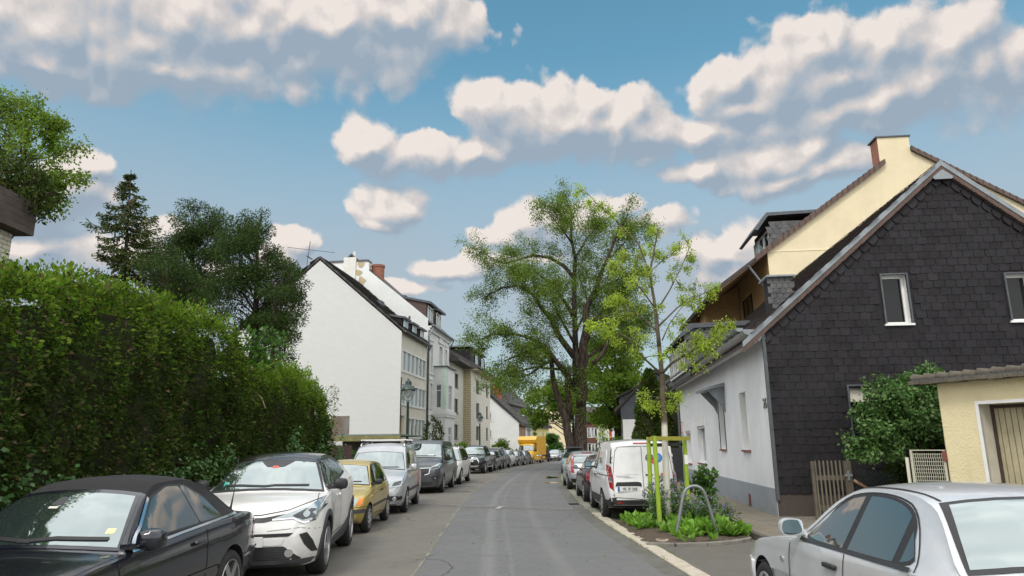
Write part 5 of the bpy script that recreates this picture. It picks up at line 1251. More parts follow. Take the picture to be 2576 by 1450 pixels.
# slate-clad chimney and dormer on the street slope
mb = MB(); mb.box(.52, 1.02, .85, 1.5, 4.8, 5.80); ch = mb.build('chimney', m_slate, H); mb = MB(); tiles(mb, lambda u, v: True, Vector((.52, .846, 5.0)), Vector((1, 0, 0)), Vector((0, 0, 1)), Vector((0, -1, 0)), 0, .46, 0, .75, .15, .13, .4, .016); mb.build('chimney_slates', m_slateg, ch, fix=False); mb = MB(); mb.box(.42, 1.12, .75, 1.6, 5.80, 5.85); mb.build('chimney_cap', m_zincl, ch, bevel=.008)
D0 = 8.0; mb = MB(); mb.prism([(-.52, 3.98), (-.52, 5.62), (2.2, 5.62), (2.2, 5.0)], 'y', D0, D0 + 5); dm = mb.build('dormer', m_slateg, H)
mb = MB(); tiles(mb, lambda u, v: v > (u - .5) * .86 - .1, Vector((-.50, D0 - .004, 4.1)), Vector((1, 0, 0)), Vector((0, 0, 1)), Vector((0, -1, 0)), 0, 2.0, 0, 1.45, .3, .24, .5, .025); mb.build('dormer_slates', m_slateg, dm, fix=False)
mb = MB(); mb.prism([(-.86, 5.44), (-.46, 5.86), (2.6, 5.94), (2.6, 5.78), (-.30, 5.70), (-.80, 5.36)], 'y', D0 - .12, D0 + 5.2); mb.build('dormer_roof', m_dzinc, dm)
Fd = lambda u, z, o: Vector((-.525 - o, D0 + u, z))
for k in range(4): window(dm, Fd, .15 + k * 1.2, 1.2 + k * 1.2, 4.25, 5.3, -.04, 2, (), m_wframe, pm('dark_pane', (.008, .009, .010), .12, spec=.35))
mb = MB(); mb.tube([(-.84, D0 + 4.4, 5.42), (-.7, D0 + 4.4, 5.2), (-.56, D0 + 4.4, 5.1), (-.56, D0 + 4.4, 4.2)], .05, 8); mb.build('dormer_downpipe', m_zinc, dm, smooth=True)

# ---- taller yellow-gabled house behind it
Y2 = thing('gabled_house', 'taller house with pale yellow gable wall and brick front rising behind the slate house', 'house', tuple(Vector((5.934, 16.316, 0)) + Matrix.Rotation(-a, 3, 'Z') @ Vector((0, 15.3, 0))), -a)
m_yst = stucco('yellow_render', (.74, .645, .44), .35, 50, (.55, .45, .25)); m_ybr = brickm('ochre_brick', (.52, .33, .13), (.44, .26, .10), (.30, .22, .13), .24, .072, .010, .6); m_ctile = pm('dark_roof_tile', (.060, .050, .045), .8, col2=(.04, .035, .032), vscale=3, bump=.4, bscale=25)
sl = (14.53 - 10.45) / (10.21 - 4.48); ap = 11.2; pz = lambda u: 10.45 + sl * (u - 4.48); slr = (15.05 - 12.15) / (15.92 - 11.43)
mb = MB(); wall(mb, [(4.48, 0), (18, 0), (18, 15.05 - slr * (18 - 11.43)), (11.43, 15.05), (11.43, 15.76), (10.0, 15.76), (10.0, pz(10.0)), (4.48, 10.45)], [], Fg); mb.build('gable_wall', m_yst, Y2, fix=False)
mb = MB(); mb.box(10.005, 11.41, .02, .8, 13.4, 15.74); ck = mb.build('chimney', brickm('red_brick', (.34, .11, .06), (.25, .075, .045), (.22, .18, .14), .24, .072, .010, .6), Y2); mb = MB(); mb.box(9.92, 11.5, -.06, .9, 15.765, 15.83); mb.build('chimney_cap', m_dzinc, ck)
mb = MB(); mb.prism([(2.1, pz(2.1) - .12), (10.0, pz(10.0) - .02), (10.0, pz(10.0) + .16), (2.05, pz(2.05) + .06)], 'y', -.10, 12); mb.prism([(11.43, 15.03), (18.2, 15.03 - slr * 6.77), (18.2, 15.22 - slr * 6.77), (11.43, 15.22)], 'y', -.1, 12); mb.prism([(10.0, pz(10) - .02), (11.43, 15.03), (11.43, 15.2), (10.0, pz(10) + .16)], 'y', .85, 12)
r2 = mb.build('roof', m_ctile, Y2); mb = MB(); mb.prism([(2.2, pz(2.2) - .20), (4.46, pz(4.46) - .135), (4.46, pz(4.46) - .115), (2.2, pz(2.2) - .135)], 'y', -.05, 12); mb.build('eaves_boards', pm('brown_boards', (.26, .17, .10), .8, var=.2), r2); mb = MB()
for i in range(24): u = 3.9 + i * .26; mb.prism([(u, pz(u) - .13), (u + .30, pz(u + .30) - .11), (u + .30, pz(u + .3) + .13), (u, pz(u) + .18)], 'y', -.17, -.104)
mb.build('verge_tiles', m_verge, r2); mb = MB()
for i in range(26): u = 11.43 + i * .26; zz = 15.05 - slr * (u - 11.43); mb.prism([(u, zz - .03), (u + .30, zz - slr * .3 - .06), (u + .30, zz - slr * .3 + .15), (u, zz + .20)], 'y', -.17, -.104)
mb.build('verge_tiles', m_verge, r2)
mb = MB(); wall(mb, [(0, 0), (9, 0), (9, 10.35), (0, 10.35)], [rect(3.5, 6.3, 6.0, 9.3)], lambda u, z, o: Vector((4.485 - o, u, z)), .25); mb.prism([(2.6, 5), (2.6, 8.95), (4.47, 10.25), (4.47, 5)], 'y', 6.4, 12); mb.build('brick_wall', m_ybr, Y2, fix=False)
window(Y2, lambda u, z, o: Vector((4.485 - o, u, z)), 3.5, 6.3, 6.0, 9.3, .2, 3, (), m_wbrown, m_pane); window(Y2, lambda u, z, o: Vector((2.6 - o, 7.9 + u, z)), .3, 1.1, 8.2, 9.1, -.02, 1, (), m_wbrown, m_pane)
mb = MB(); mb.tube([(2.0, -.0, pz(2) + .02), (2.0, 12, pz(2) + .02)], .09, 8); mb.tube([(3.55, -.05, pz(3.55) - .05), (4.5, -.12, 8.2), (4.52, -.12, 6)], .06, 8); mb.build('gutter', m_dzinc, Y2, smooth=True)
mb = MB(); mb.box(4.82, 7.2, .35, 3.4, 9.0, 11.95); d2 = mb.build('dormer', pm('red_brown_boards', (.10, .055, .045), .8, var=.25), Y2); mb = MB(); tiles(mb, lambda u, v: True, Vector((4.84, .345, 10.6)), Vector((1, 0, 0)), Vector((0, 0, 1)), Vector((0, -1, 0)), 0, 2.2, 0, 1.2, .3, .25, .4, .02, slant=-.3); mb.build('dormer_slates', m_slateg, d2, fix=False)
mb = MB(); mb.prism([(4.05, 11.55), (4.65, 12.36), (7.3, 12.42), (7.3, 12.28), (4.72, 12.2), (4.2, 11.5)], 'y', .2, 3.6); mb.build('dormer_roof', m_dzinc, d2)
for k in range(3): window(d2, lambda u, z, o: Vector((4.8 - o, u, z)), .5 + .95 * k, 1.4 + .95 * k, 10.6, 11.6, -.03, 1, (), m_wframe, m_pane)
mb = MB(); fbox(mb, Fg, 4.5, 9.5, 10.36, 10.42, -.02, .02); mb.build('string_course', pm('pale_band', (.78, .68, .45), .8), Y2)

# ---- yellow garage, wooden and wire gates beside it
gp = at(2390, 1205, 13.0); gd = Vector((math.sin(R_(-27)), math.cos(R_(-27)))); G0 = Vector((gp.x, gp.y)); up = lambda x, y: on_plane(x, y, G0, -gd)
GA = thing('garage', 'pale yellow garage with brown ribbed door and tiled roof edge', 'garage', (G0.x, G0.y, 0), math.atan2(-gd.y, -gd.x))
Fk = lambda u, z, o: Vector((u, -o, z)); uh = up(2458, 1000)[0]; zt = 2.62; m_gst = stucco('cream_yellow_render', (.76, .67, .42), .8, 28, (.6, .5, .3), .6)
mb = MB(); wall(mb, [(0, 0), (5, 0), (5, zt + .15), (0, zt + .15)], [rect(uh, uh + 2.6, .12, 2.34)], Fk, .42, 0, 1); mb.box(0.0, .01, .0, 5, 0, zt + .15); mb.build('wall', [m_gst, m_beige], GA, fix=False)
mb = MB(); e = .055; [fbox(mb, Fk, *q, -.05, .012) for q in ((uh - e, uh, .3, 2.34 + e), (uh, uh + 2.6, 2.34, 2.34 + e))]; mb.build('door_edging', m_wframe, GA)
mb = MB(); fbox(mb, Fk, -.01, uh - .06, 0, .95, -.1, .012); mb.build('plinth', pm('ochre_base', (.50, .38, .18), .9, var=.2), GA)
mb = MB(); u = uh + .02
while u < uh + 2.58: fbox(mb, Fk, u, u + .085, .14, 2.32, -.40, -.36); fbox(mb, Fk, u + .085, u + .1, .14, 2.32, -.40, -.385); u += .1
gdr = mb.build('garage_door', pm('brown_ribs', (.45, .40, .26), .6, var=.2), GA); mb = MB(); [fbox(mb, Fk, *q, -.41, -.33) for q in ((uh, uh + .05, .13, 2.33), (uh + .05, uh + 2.5, 2.27, 2.33))]; mb.build('door_frame', m_wbrown, gdr)
mb = MB(); mb.box(-.35, 5, -.20, 5, zt + .152, zt + .22); rr = mb.build('roof', m_dzinc, GA); mb = MB(); u = -.38
while u < 5: mb.tube([(u, -.10, zt + .235), (u + .03, -.10, zt + .25), (u + .25, -.10, zt + .235)], [.07, .095, .07], 10); mb.box(u, u + .235, -.26, .1, zt + .13 + random.uniform(-.012, .012), zt + .2); u += .24
m_ridge = pm('mossy_ridge_tile', (.085, .07, .055), .95, col2=(.13, .12, .09), vscale=8, bump=.8, bscale=30); mb.build('edge_tiles', m_ridge, rr, sharp=50)
m_gwood = pm('weathered_wood', (.135, .115, .085), .85, col2=(.085, .07, .05), vscale=3, bump=.4, bscale=60); m_rust = pm('flaking_paint', (.50, .50, .40), .6, col2=(.44, .42, .33), vscale=5, bump=.3)
m_rust.node_tree.nodes['Noise Texture'].inputs['Scale'].default_value = 3.2
p = at(2100, 1260, 15.45); WG = thing('wooden_gate', 'weathered wooden picket gate beside the slate gable wall', 'gate', (p.x, p.y, 0), -a); mb = MB()
for k in range(7): mb.box(-.34 + k * .085, -.31 + k * .085, -.012, .012, .12, 1.33)
mb.build('pickets', pm('pale_lath', (.18, .16, .115), .85, var=.3), WG); mb = MB(); mb.box(-.42, -.36, -.03, .03, 0, 1.32); mb.box(-.36, .30, .013, .045, .92, 1.02); mb.box(-.36, .30, .013, .045, .3, .4); mb.build('frame', m_gwood, WG); mb = MB(); mb.box(.26, .40, -.05, .05, 0, 1.32); mb.build('post', m_gwood, WG, bevel=.008)
mb = MB(); mb.box(.24, .40, -.075, -.052, 1.0, 1.05); mb.box(.30, .34, -.075, -.052, .92, 1.12); mb.build('latch', m_zincl, WG)
q0, q1 = Vector((p.x + .45, p.y - .05, 0)), Vector((at(2262, 1200, 14.6).x, 14.6, 0)); CW = thing('wire_fence', 'sagging chain-link wire fence between the wooden gate and the shrub', 'fence', q0); dv = (q1 - q0); L_ = dv.length; du = dv / L_; mb = MB(); s_ = .075
for k in range(int((L_ + 1.2) / s_)):
    for sg in (1, -1):
        pts = []
        for j in range(17):
            z = 1.18 * j / 16; u = -1.2 + k * s_ + (z if sg > 0 else 1.2 - z)
            if 0 <= u <= L_: pts.append(du * u + Vector((0, .004 * sg, z - .05 * math.sin(u / L_ * 3.1))))
        if len(pts) > 1: mb.tube(pts, .0035, 3, cap=False)
mb.build('wire_mesh', pm('green_wire', (.05, .075, .07), .5, .4), CW); mb = MB(); mb.tube([(-.02, 0, .92), (.25, -.1, .72), (.6, -.25, .35)], .03, 8); mb.build('stay', pm('rusty_pipe', (.38, .17, .06), .85, col2=(.3, .26, .2), vscale=9), CW, smooth=True)
p0 = at(2283, 1140, 13.5); p1 = at(2386, 1136, 13.0); gv = Vector((p1.x - p0.x, p1.y - p0.y, 0)); gl = gv.length; MG = thing('metal_gate', 'cream metal gate with rusty frame and woven wire infill beside the garage', 'gate', (p0.x, p0.y, 0), math.atan2(gv.y, gv.x)); zt = 1.55; mb = MB()
mb.tube([(.06, 0, .15), (.06, 0, zt), (gl - .08, 0, zt), (gl - .08, 0, .15), (.06, 0, .15)], .028, 8); mb.build('frame', m_rust, MG)
mb = MB(); k = 14
for i in range(k): x = .1 + (gl - .22) * i / (k - 1); mb.tube([(x + .004 * (-1) ** j, .006 * (-1) ** j, .18 + (zt - .23) * j / 20) for j in range(21)], .006, 4, cap=False)
for i in range(20): z = .2 + (zt - .27) * i / 19; mb.tube([(.09, 0, z), (gl - .1, 0, z)], .006, 4, cap=False)
mb.build('wire_infill', pm('cream_wire', (.42, .42, .33), .6), MG); mb = MB(); mb.tube([(-.03, .02, 0), (-.03, .02, 1.42)], .032, 8); mb.tube([(gl + .02, .02, 0), (gl + .02, .02, 1.42)], .032, 8); mb.build('posts', m_rust, MG, smooth=True)
mb = MB(); mb.box(gl - .1, gl - .02, -.05, -.02, 1.36, 1.54); mb.build('lock', pm('rusty_lock', (.18, .06, .04), .8), MG, bevel=.006)

# ---- tall white house at the bend, left
TH = 7.0; b_ = R_(TH); W1 = thing('tall_house', 'tall white house with windowless painted brick gable facing the viewer', 'house', (-8.07, 50.0, -.1), -b_)
Fl = lambda u, z, o: Vector((o, u, z)); Fn = lambda u, z, o: Vector((u, -o, z))
m_wbr = brickm('white_painted_brick', (.70, .705, .69), (.66, .665, .65), (.53, .535, .52), .25, .083, .010, .8, .8, (.62, .63, .60)); m_cream = stucco('cream_render', (.74, .71, .61), .2, 60, (.5, .48, .4), 1.5); m_rt = pm('grey_roof_tile', (.085, .08, .075), .85, col2=(.05, .048, .045), vscale=2, bump=.4, bscale=20)
e1, w1, a1 = 10.0, 13.0, 15.65; s1 = (a1 - e1) / (w1 / 2); l1 = 7.75
mb = MB(); wall(mb, [(-w1, -1), (0, -1), (0, e1), (-w1 / 2, a1), (-w1, e1)], [], Fn); mb.build('gable_wall', m_wbr, W1, fix=False)
wh = [rect(.25, 7.3, 7.15, 8.75), rect(.25, 7.3, 4.75, 6.35), rect(1.9, 7.3, 2.45, 3.95), rect(.15, 1.3, .6, 4.0)]
mb = MB(); wall(mb, [(0, 1.95), (l1, 1.95), (l1, e1), (0, e1)], [*wh[:3], rect(.15, 1.3, 1.951, 4.0)], Fl, .2); mb.build('facade_wall', m_cream, W1, fix=False); mb = MB(); fbox(mb, Fl, 0, l1, -1, 1.95, -.3, -.03); mb.build('basement_wall', pm('dark_base', (.06, .055, .05), .9, var=.3), W1)
m_wing = glassm('facade_glass', (.015, .03, .028), .22, .02, .02)
for h in wh[:3]: (u0, z0), (u1, z1) = h[0], h[2]; window(W1, Fl, u0, u1, z0, z1, .08, 6 if u0 < 1 else 5, (), m_wframe, m_wing, m_wframe, .11, .12)
mb = MB(); fbox(mb, Fl, .16, 1.29, .6, 3.99, -.5, -.19); mb.build('door_panel', pm('cream_planks', (.55, .48, .30), .7, var=.15), W1); mb = MB(); mb.tube([(.02, .1, 6.7), (.02, .1, 1.0)], .05, 6); mb.build('black_pipe', m_ink, W1)
mb = MB(); ov = .25; mb.prism([(ov, e1 - .05), (-w1 / 2, a1 + .12), (-w1 - ov, e1 - .05), (-w1 - ov, e1 + .14), (-w1 / 2, a1 + .34), (ov, e1 + .14)], 'y', -.05, l1 + .02); r1 = mb.build('roof', m_rt, W1); mb = MB(); aa = math.atan(s1)
tiles(mb, lambda u, v: True, Vector((ov, -.08, e1 + .15)), Vector((0, 1, 0)), Vector((-math.cos(aa), 0, math.sin(aa))), Vector((math.sin(aa), 0, math.cos(aa))), 0, l1, 0, 8.6, .3, .38, .05, .06, .03, lap=1.1)
mb.build('roof_tiles', m_rt, r1, fix=False); mb = MB()
tiles(mb, lambda u, v: u < .3, Vector((-w1 - ov, -.08, e1 + .15)), Vector((0, 1, 0)), Vector((math.cos(aa), 0, math.sin(aa))), Vector((-math.sin(aa), 0, math.cos(aa))), 0, .3, 0, 8.6, .3, .38, .05, .06, .03, lap=1.1); mb.build('roof_tiles', m_rt, r1, fix=False)
mb = MB(); mb.tube([(ov + .05, -.1, e1 - .02), (ov + .05, l1, e1 - .02)], .10, 8); mb.tube([(ov + .05, l1 - .1, e1 - .1), (.08, l1 - .1, e1 - .6), (.08, l1 - .1, 0)], .06, 8); mb.build('gutter', m_dzinc, W1, smooth=True)
mb = MB(); mb.box(-3.4, -2.6, 3.0, 3.9, 12.6, 13.05); mb.tube([(-1.0, 5.6, 11), (-1.0, 5.6, 12.2)], .09, 8); mb.build('roof_vent', m_dzinc, r1)
for k in range(3):
    y = .55 + k * 2.45; mb = MB(); mb.prism([(-.15, 9.9), (-.15, 11.15), (-2.6, 11.55), (-2.6, 11.2)], 'y', y, y + 1.5); dd = mb.build('dormer', m_slate, W1); mb = MB(); mb.prism([(.12, 11.05), (-2.9, 11.6), (-2.9, 11.74), (.12, 11.2)], 'y', y - .12, y + 1.62); mb.build('dormer_roof', m_dzinc, dd); window(dd, lambda u, z, o: Vector((-.148 + o, y + u, z)), .2, 1.3, 10.1, 11.05, -.05, 1, (), m_wframe, m_wing, None, .09, .05)
mb = MB(); hx = -w1 / 2 - 1.3; mb.tube([(hx, .3, 14), (hx + .3, .3, 17.3)], .03, 5); mb.tube([(hx - 1.5, .3, 16.9), (hx + 2.3, .3, 16.3)], .02, 4); mb.tube([(hx + .3, -.2, 16.0), (hx + .3, .8, 16.0)], .05, 4); mb.build('tv_aerial', m_dzinc, W1)

# ---- ornate white house next to it
W2 = thing('ornate_house', 'white period house with pale green bay window and two brown dormers', 'house', tuple(Vector((-8.07, 50, -.1)) + Matrix.Rotation(-b_, 3, 'Z') @ Vector((0, 7.8, 0))), -b_)
m_orn = stucco('ornate_white', (.76, .775, .76), .2, 60); m_mint = stucco('mint_render', (.60, .72, .62), .2, 60); e2, l2, w2 = 11.75, 8.5, 12.6; a2 = 18.2; s2 = (a2 - e2) / 7.0
mb = MB(); wall(mb, [(-14, 0), (0, 0), (0, e2 + .6), (-5.3, 16.75), (-5.4, 17.5), (-8.9, 17.5), (-9, 16.9), (-14, e2)], [], Fn); mb.build('gable_wall', m_orn, W2, fix=False)
hs = [rect(.9, 1.7, 8.1, 10.3), rect(.9, 1.7, 4.9, 7.0), rect(4.3, 5.4, 8.7, 10.6), rect(6.6, 7.4, 8.7, 10.6), rect(6.5, 7.3, 4.9, 7.0), rect(.9, 1.8, 1.2, 3.4), rect(6.5, 7.3, 1.2, 3.4)]
mb = MB(); wall(mb, [(0, 0), (l2, 0), (l2, e2), (0, e2)], hs, Fl, .22); mb.build('facade_wall', m_orn, W2, fix=False)
for h in hs: (u0, z0), (u1, z1) = h[0], h[2]; w_ = window(W2, Fl, u0, u1, z0, z1, .18, 2, (.7,), m_wframe, m_wing, m_wframe, .08); mb = MB(); [fbox(mb, Fl, *q, -.01, .06) for q in ((u0 - .14, u0 - .002, z0, z1 + .18), (u1 + .002, u1 + .14, z0, z1 + .18), (u0 - .002, u1 + .002, z1 + .002, z1 + .18), (u0 - .22, u1 + .22, z1 + .2, z1 + .3))]; mb.prism([(.0, 0)] * 0 or [(.0, z1 + .30), (.12, z1 + .30), (.12, z1 + .36), (.0, z1 + .5)], 'y', u0 - .2, u1 + .2); mb.build('surround', m_orn, w_)
mb = MB(); mb.add([Fl(3.9, 11.0, .09), Fl(5.8, 11.0, .09), Fl(4.85, 12.0, .09), Fl(3.9, 11.0, 0), Fl(5.8, 11.0, 0), Fl(4.85, 12.0, 0)], [(0, 1, 2), (0, 3, 4, 1), (1, 4, 5, 2), (2, 5, 3, 0)]); fbox(mb, Fl, 3.8, 5.9, 10.84, 10.99, 0, .14); mb.build('pediment', m_orn, W2)
mb = MB()
for z0, z1, o in ((11.35, 11.6, .16), (11.6, 11.75, .32), (4.35, 4.5, .1), (7.75, 7.85, .08)): fbox(mb, Fl, 0.0, l2, z0, z1, .001, o)
mb.build('cornice', m_orn, W2); y0, y1, bo = 2.35, 6.0, 1.08; mb = MB(); Fb = lambda u, z, o: Vector((u, y0 - o, z)); Fr = lambda u, z, o: Vector((bo + o, y0 + u, z))
wall(mb, [(0, 0), (bo, 0), (bo, 8.5), (0, 8.5)], [rect(.22, .68, 5.0, 7.0)], Fb, .15); wall(mb, [(0, 0), (y1 - y0, 0), (y1 - y0, 8.5), (0, 8.5)], [rect(1.1, 2.5, 4.9, 7.0), rect(1.1, 2.5, 1.2, 3.4)], Fr, .15); mb.quad((0, y1, 0), (bo, y1, 0), (bo, y1, 8.5), (0, y1, 8.5))
by = mb.build('bay', m_orn, W2, fix=False); window(by, Fb, .22, .68, 5.0, 7.0, .12, 1, (.75,), m_wframe, m_wing, None, .07); window(by, Fr, 1.1, 2.5, 4.9, 7.0, .12, 2, (.7,), m_wframe, m_wing, None, .07); window(by, Fr, 1.1, 2.5, 1.2, 3.4, .12, 2, (.7,), m_wframe, m_wing, None, .07)
mb = MB(); z = 4.9
while z < 8.3: mb.box(.76, bo + .03, y0 - .03, y0 + .5, z, z + .44); z += .46
mb.build('corner_stones', m_mint, by, bevel=.01); mb = MB(); mb.box(-.0, bo + .14, y0 - .14, y1 + .14, 4.45, 4.75); mb.box(.0, bo + .1, y0 - .1, y1 + .1, 4.25, 4.449); mb.build('bay_moulding', m_orn, by); mb = MB(); mb.box(.0, bo + .16, y0 - .16, y1 + .16, 8.502, 8.6); mb.build('bay_roof', m_dzinc, by)
mb = MB(); z = .4
while z < 4.2: fbox(mb, Fl, 0, y0 - .14, z, z + .42, .0, .012); z += .45
mb.build('rustication', m_orn, W2)
mb = MB(); mb.prism([(.35, e2 + .02), (.35, e2 + .15), (-7, a2 + .2), (-14, e2 + .3), (-14, e2 + .1), (-7, a2)], 'y', .06, l2 + .1); r_ = mb.build('roof', m_rt, W2)
for y in (.7, 3.9): mb = MB(); mb.prism([(-.35, e2 + .1), (-.35, 13.9), (-5.2, 15.0), (-5.2, 14.2)], 'y', y, y + 2.4); dd = mb.build('dormer', pm('brown_cladding', (.105, .072, .062), .8, var=.2), W2); mb = MB(); mb.prism([(.1, 13.75), (-5.4, 15.05), (-5.4, 15.2), (.1, 13.95)], 'y', y - .15, y + 2.55); mb.build('dormer_roof', m_dzinc, dd); window(dd, lambda u, z, o: Vector((-.348 + o, y + u, z)), .25, 2.1, 12.3, 13.7, -.05, 2, (), m_wframe, m_wing, None, .12)
mb = MB(); mb.box(-8.9, -5.45, .01, .9, 15.4, 17.62); ck = mb.build('chimney_stack', stucco('stained_white', (.70, .69, .64), .4, 30, (.45, .38, .25)), W2)
mb = MB(); mb.box(-7.6, -6.5, -.12, .95, 15.4, 18.0); mb.tube([(-6.8, .3, 18), (-6.8, .3, 18.6)], .12, 8); mb.build('chimney_flue', MATS['stained_white'], ck); mb = MB()
for i, (x, z, r_2) in enumerate(((-6.05, 17.3, .3), (-6.25, 16.6, .3), (-5.95, 15.9, .33), (-6.2, 15.2, .3), (-6.15, 14.55, .28))):
    mb.add([Fn(x + r_2 * (1 + .25 * math.sin(3 * t_ + i)) * math.cos(t_), z + r_2 * (1 + .2 * math.cos(2 * t_ + i)) * math.sin(t_), .015 if z < 15.4 else .145 if x < -6.5 else .02) for t_ in np.linspace(0, 6.1, 16)], [tuple(range(16))])
mb.build('peeled_patches', pm('bare_plaster', (.52, .43, .26), .9, var=.25, vscale=3), ck, fix=False)
mb = MB(); mb.box(-8.95, -7.7, -.1, 1.0, 17.62, 17.75); mb.box(-6.4, -5.4, -.1, 1.0, 17.62, 17.75); mb.build('chimney_cap', m_dzinc, ck); mb = MB(); mb.lathe([(.55, 14.6), (.55, 17.3), (.6, 17.3), (.6, 17.5), (.4, 17.5), (0, 17.5)], 16, 'z', (-4.9, 1.2, 0)); mb.build('round_chimney', MATS['red_brick'], W2); mb = MB(); mb.box(-3.6, -2.9, 2.5, 3.3, 13.8, 14.9); mb.box(-3.8, -2.7, 2.4, 3.4, 14.9, 15.0); mb.build('small_chimney', m_dzinc, W2)
mb = MB(); mb.tube([(.45, .0, e2), (.45, l2, e2)], .10, 8); mb.tube([(.45, .15, e2 - .1), (.05, .15, e2 - .9), (.05, .15, 0)], .07, 8); mb.tube([(.45, l2 - .1, e2 - .1), (.1, l2 - .1, e2 - .8)], .07, 8); mb.build('gutter', m_zinc, W2, smooth=True)

# ---- pale brick apartment house with a step in its front
W3 = thing('apartment_house', 'three storey pale brick apartment house with brown windows and black mansard dormer', 'house', tuple(Vector((-8.07, 50, -.1)) + Matrix.Rotation(-b_, 3, 'Z') @ Vector((0, 16.35, 0))), -b_)
m_wb3 = brickm('white_brick', (.66, .65, .58), (.60, .59, .52), (.42, .40, .33), .6, .22, .016, .5, .85, (.55, .53, .45)); m_yb3 = brickm('yellow_brick', (.60, .52, .33), (.55, .47, .30), (.28, .25, .19), .55, .22, .03, .5, .85); e3 = 9.75; st, so_ = 7.2, .78; F2 = lambda u, z, o: Vector((so_ + o, u, z))
hA = [rect(1.6, 4.4, 7.5, 8.9), rect(1.6, 4.4, 5.0, 6.4), rect(1.6, 4.4, 2.5, 3.9)]; hB = [rect(u, u + w_, z, z + 1.4) for z in (7.5, 5.0, 2.5) for u, w_ in ((10.4, 2.0), (17.2, 1.3))]
mb = MB(); wall(mb, [(0, 0), (st, 0), (st, e3), (0, e3)], hA, Fl, .2); wall(mb, [(st, 0), (20.2, 0), (20.2, e3), (st, e3)], hB, F2, .2); wall(mb, [(-13, 0), (0, 0), (0, e3), (-6, 14), (-12, e3)], [], Fn); mb.build('wall', m_wb3, W3, fix=False)
mb = MB(); mb.quad((0, st, 0), (so_, st, 0), (so_, st, e3), (0, st, e3)); mb.build('step_wall', m_yb3, W3, fix=False)
for F_, hh in ((Fl, hA), (F2, hB)):
    for h in hh: (u0, z0), (u1, z1) = h[0], h[2]; window(W3, F_, u0, u1, z0, z1, .16, 3 if u1 - u0 > 2.5 else 2, (), m_wbrown, m_wing, m_wbrown, .1)
mb = MB(); mb.prism([(.9, e3), (.9, e3 + .3), (-6, 14.4), (-13, e3)], 'y', -.05, st - .3); mb.prism([(so_ + .8, e3), (so_ + .8, e3 + .35), (-6, 14.4), (-12, e3)], 'y', st - .3, 20.9); r3 = mb.build('roof', m_rt, W3); mb = MB(); mb.box(-.0, so_ + .75, st - .25, 20.8, e3 - .12, e3 - .002); mb.build('eaves_soffit', pm('tan_soffit', (.45, .40, .30), .8), r3)
mb = MB(); mb.prism([(.55, e3 + .36), (.35, 12.1), (-5, 12.3), (-5, e3 + .3)], 'y', 8.6, 18.6); dd = mb.build('dormer', m_slate, W3); mb = MB(); mb.box(-5, .6, 8.4, 18.8, 12.3, 12.45); mb.build('dormer_roof', m_zinc, dd)
for u in (2.6, 6.6): window(dd, lambda u_, z, o: Vector((.46 + o, 8.6 + u_, z)), u, u + 1.4, 10.6, 11.8, -.06, 1, (), m_wframe, m_wing, None, .1)
mb = MB(); mb.tube([(.95, 0, e3 + .1), (.95, st, e3 + .1)], .1, 6); mb.tube([(so_ + .9, st, e3 + .1), (so_ + .9, 20.9, e3 + .1)], .1, 6); mb.build('gutter', m_dzinc, W3); mb = MB(); mb.tube([(.3, .4, e3 + .6), (-2.4, .4, e3 + 2.2)], .09, 6); mb.build('roof_rail', m_zincl, r3)

# ---- low houses beyond the bend
q = at(1306, 1110, 95); W4 = thing('gabled_house', 'lower white gabled house with red chimney and yellow neighbour half beyond the bend', 'house', (q.x, 95, -.6), -R_(15)); e4 = 5.2
m_w4 = stucco('plain_white_render', (.74, .75, .73), .2); mb = MB(); q4 = [rect(-4.7, -3.8, 5.6, 6.7), rect(-4.7, -3.8, 3.3, 4.4)]; wall(mb, [(-13, 0), (0, 0), (0, e4), (-6.5, 11.0), (-13, e4)], q4, Fn, .12); mb.build('gable_wall', m_w4, W4, fix=False)
for h in q4: (u0, z0), (u1, z1) = h[0], h[2]; window(W4, Fn, u0, u1, z0, z1, .1, 1, (), m_wframe, m_curt, m_sill, .1)
h4 = [rect(4.6, 6.4, 2.6, 4.4)]; mb = MB(); wall(mb, [(0, 0), (3.6, 0), (3.6, e4), (0, e4)], [], Fl); mb.build('brick_pier', brickm('mixed_brick', (.42, .27, .15), (.30, .19, .11), (.3, .26, .2), .5, .2, .02, .4), W4, fix=False); mb = MB(); wall(mb, [(3.6, 0), (7.4, 0), (7.4, e4), (3.6, e4)], h4, Fl); mb.build('white_front', m_w4, W4, fix=False); window(W4, Fl, 4.6, 6.4, 2.6, 4.4, .1, 2, (), m_wframe, m_wing, None, .12)
h5 = [rect(u, u + 1.0, 2.5, 4.3) for u in (8.8, 14.2, 16.8)]; mb = MB(); wall(mb, [(7.4, 0), (19, 0), (19, e4), (7.4, e4)], h5, Fl); mb.build('yellow_front', stucco('primrose_render', (.72, .62, .26), .2), W4, fix=False)
for h in h5: (u0, z0), (u1, z1) = h[0], h[2]; window(W4, Fl, u0, u1, z0, z1, .1, 1, (), m_wframe, m_wing, m_wframe, .12)
mb = MB(); mb.prism([(.5, e4 - .35), (.5, e4 - .05), (-6.5, 11.3), (-13.4, e4), (-13.4, e4 - .3), (-6.5, 11.0)], 'y', -.15, 19.2); r4 = mb.build('roof', m_rt, W4); mb = MB(); aa = math.atan2(6.35, 7.0); tiles(mb, lambda u, v: True, Vector((.5, -.15, e4 - .04)), Vector((0, 1, 0)), Vector((-math.cos(aa), 0, math.sin(aa))), Vector((math.sin(aa), 0, math.cos(aa))), 0, 19.2, 0, 9.2, .45, .42, .05, .06, .03, lap=1.1); mb.build('roof_tiles', m_rt, r4, fix=False)
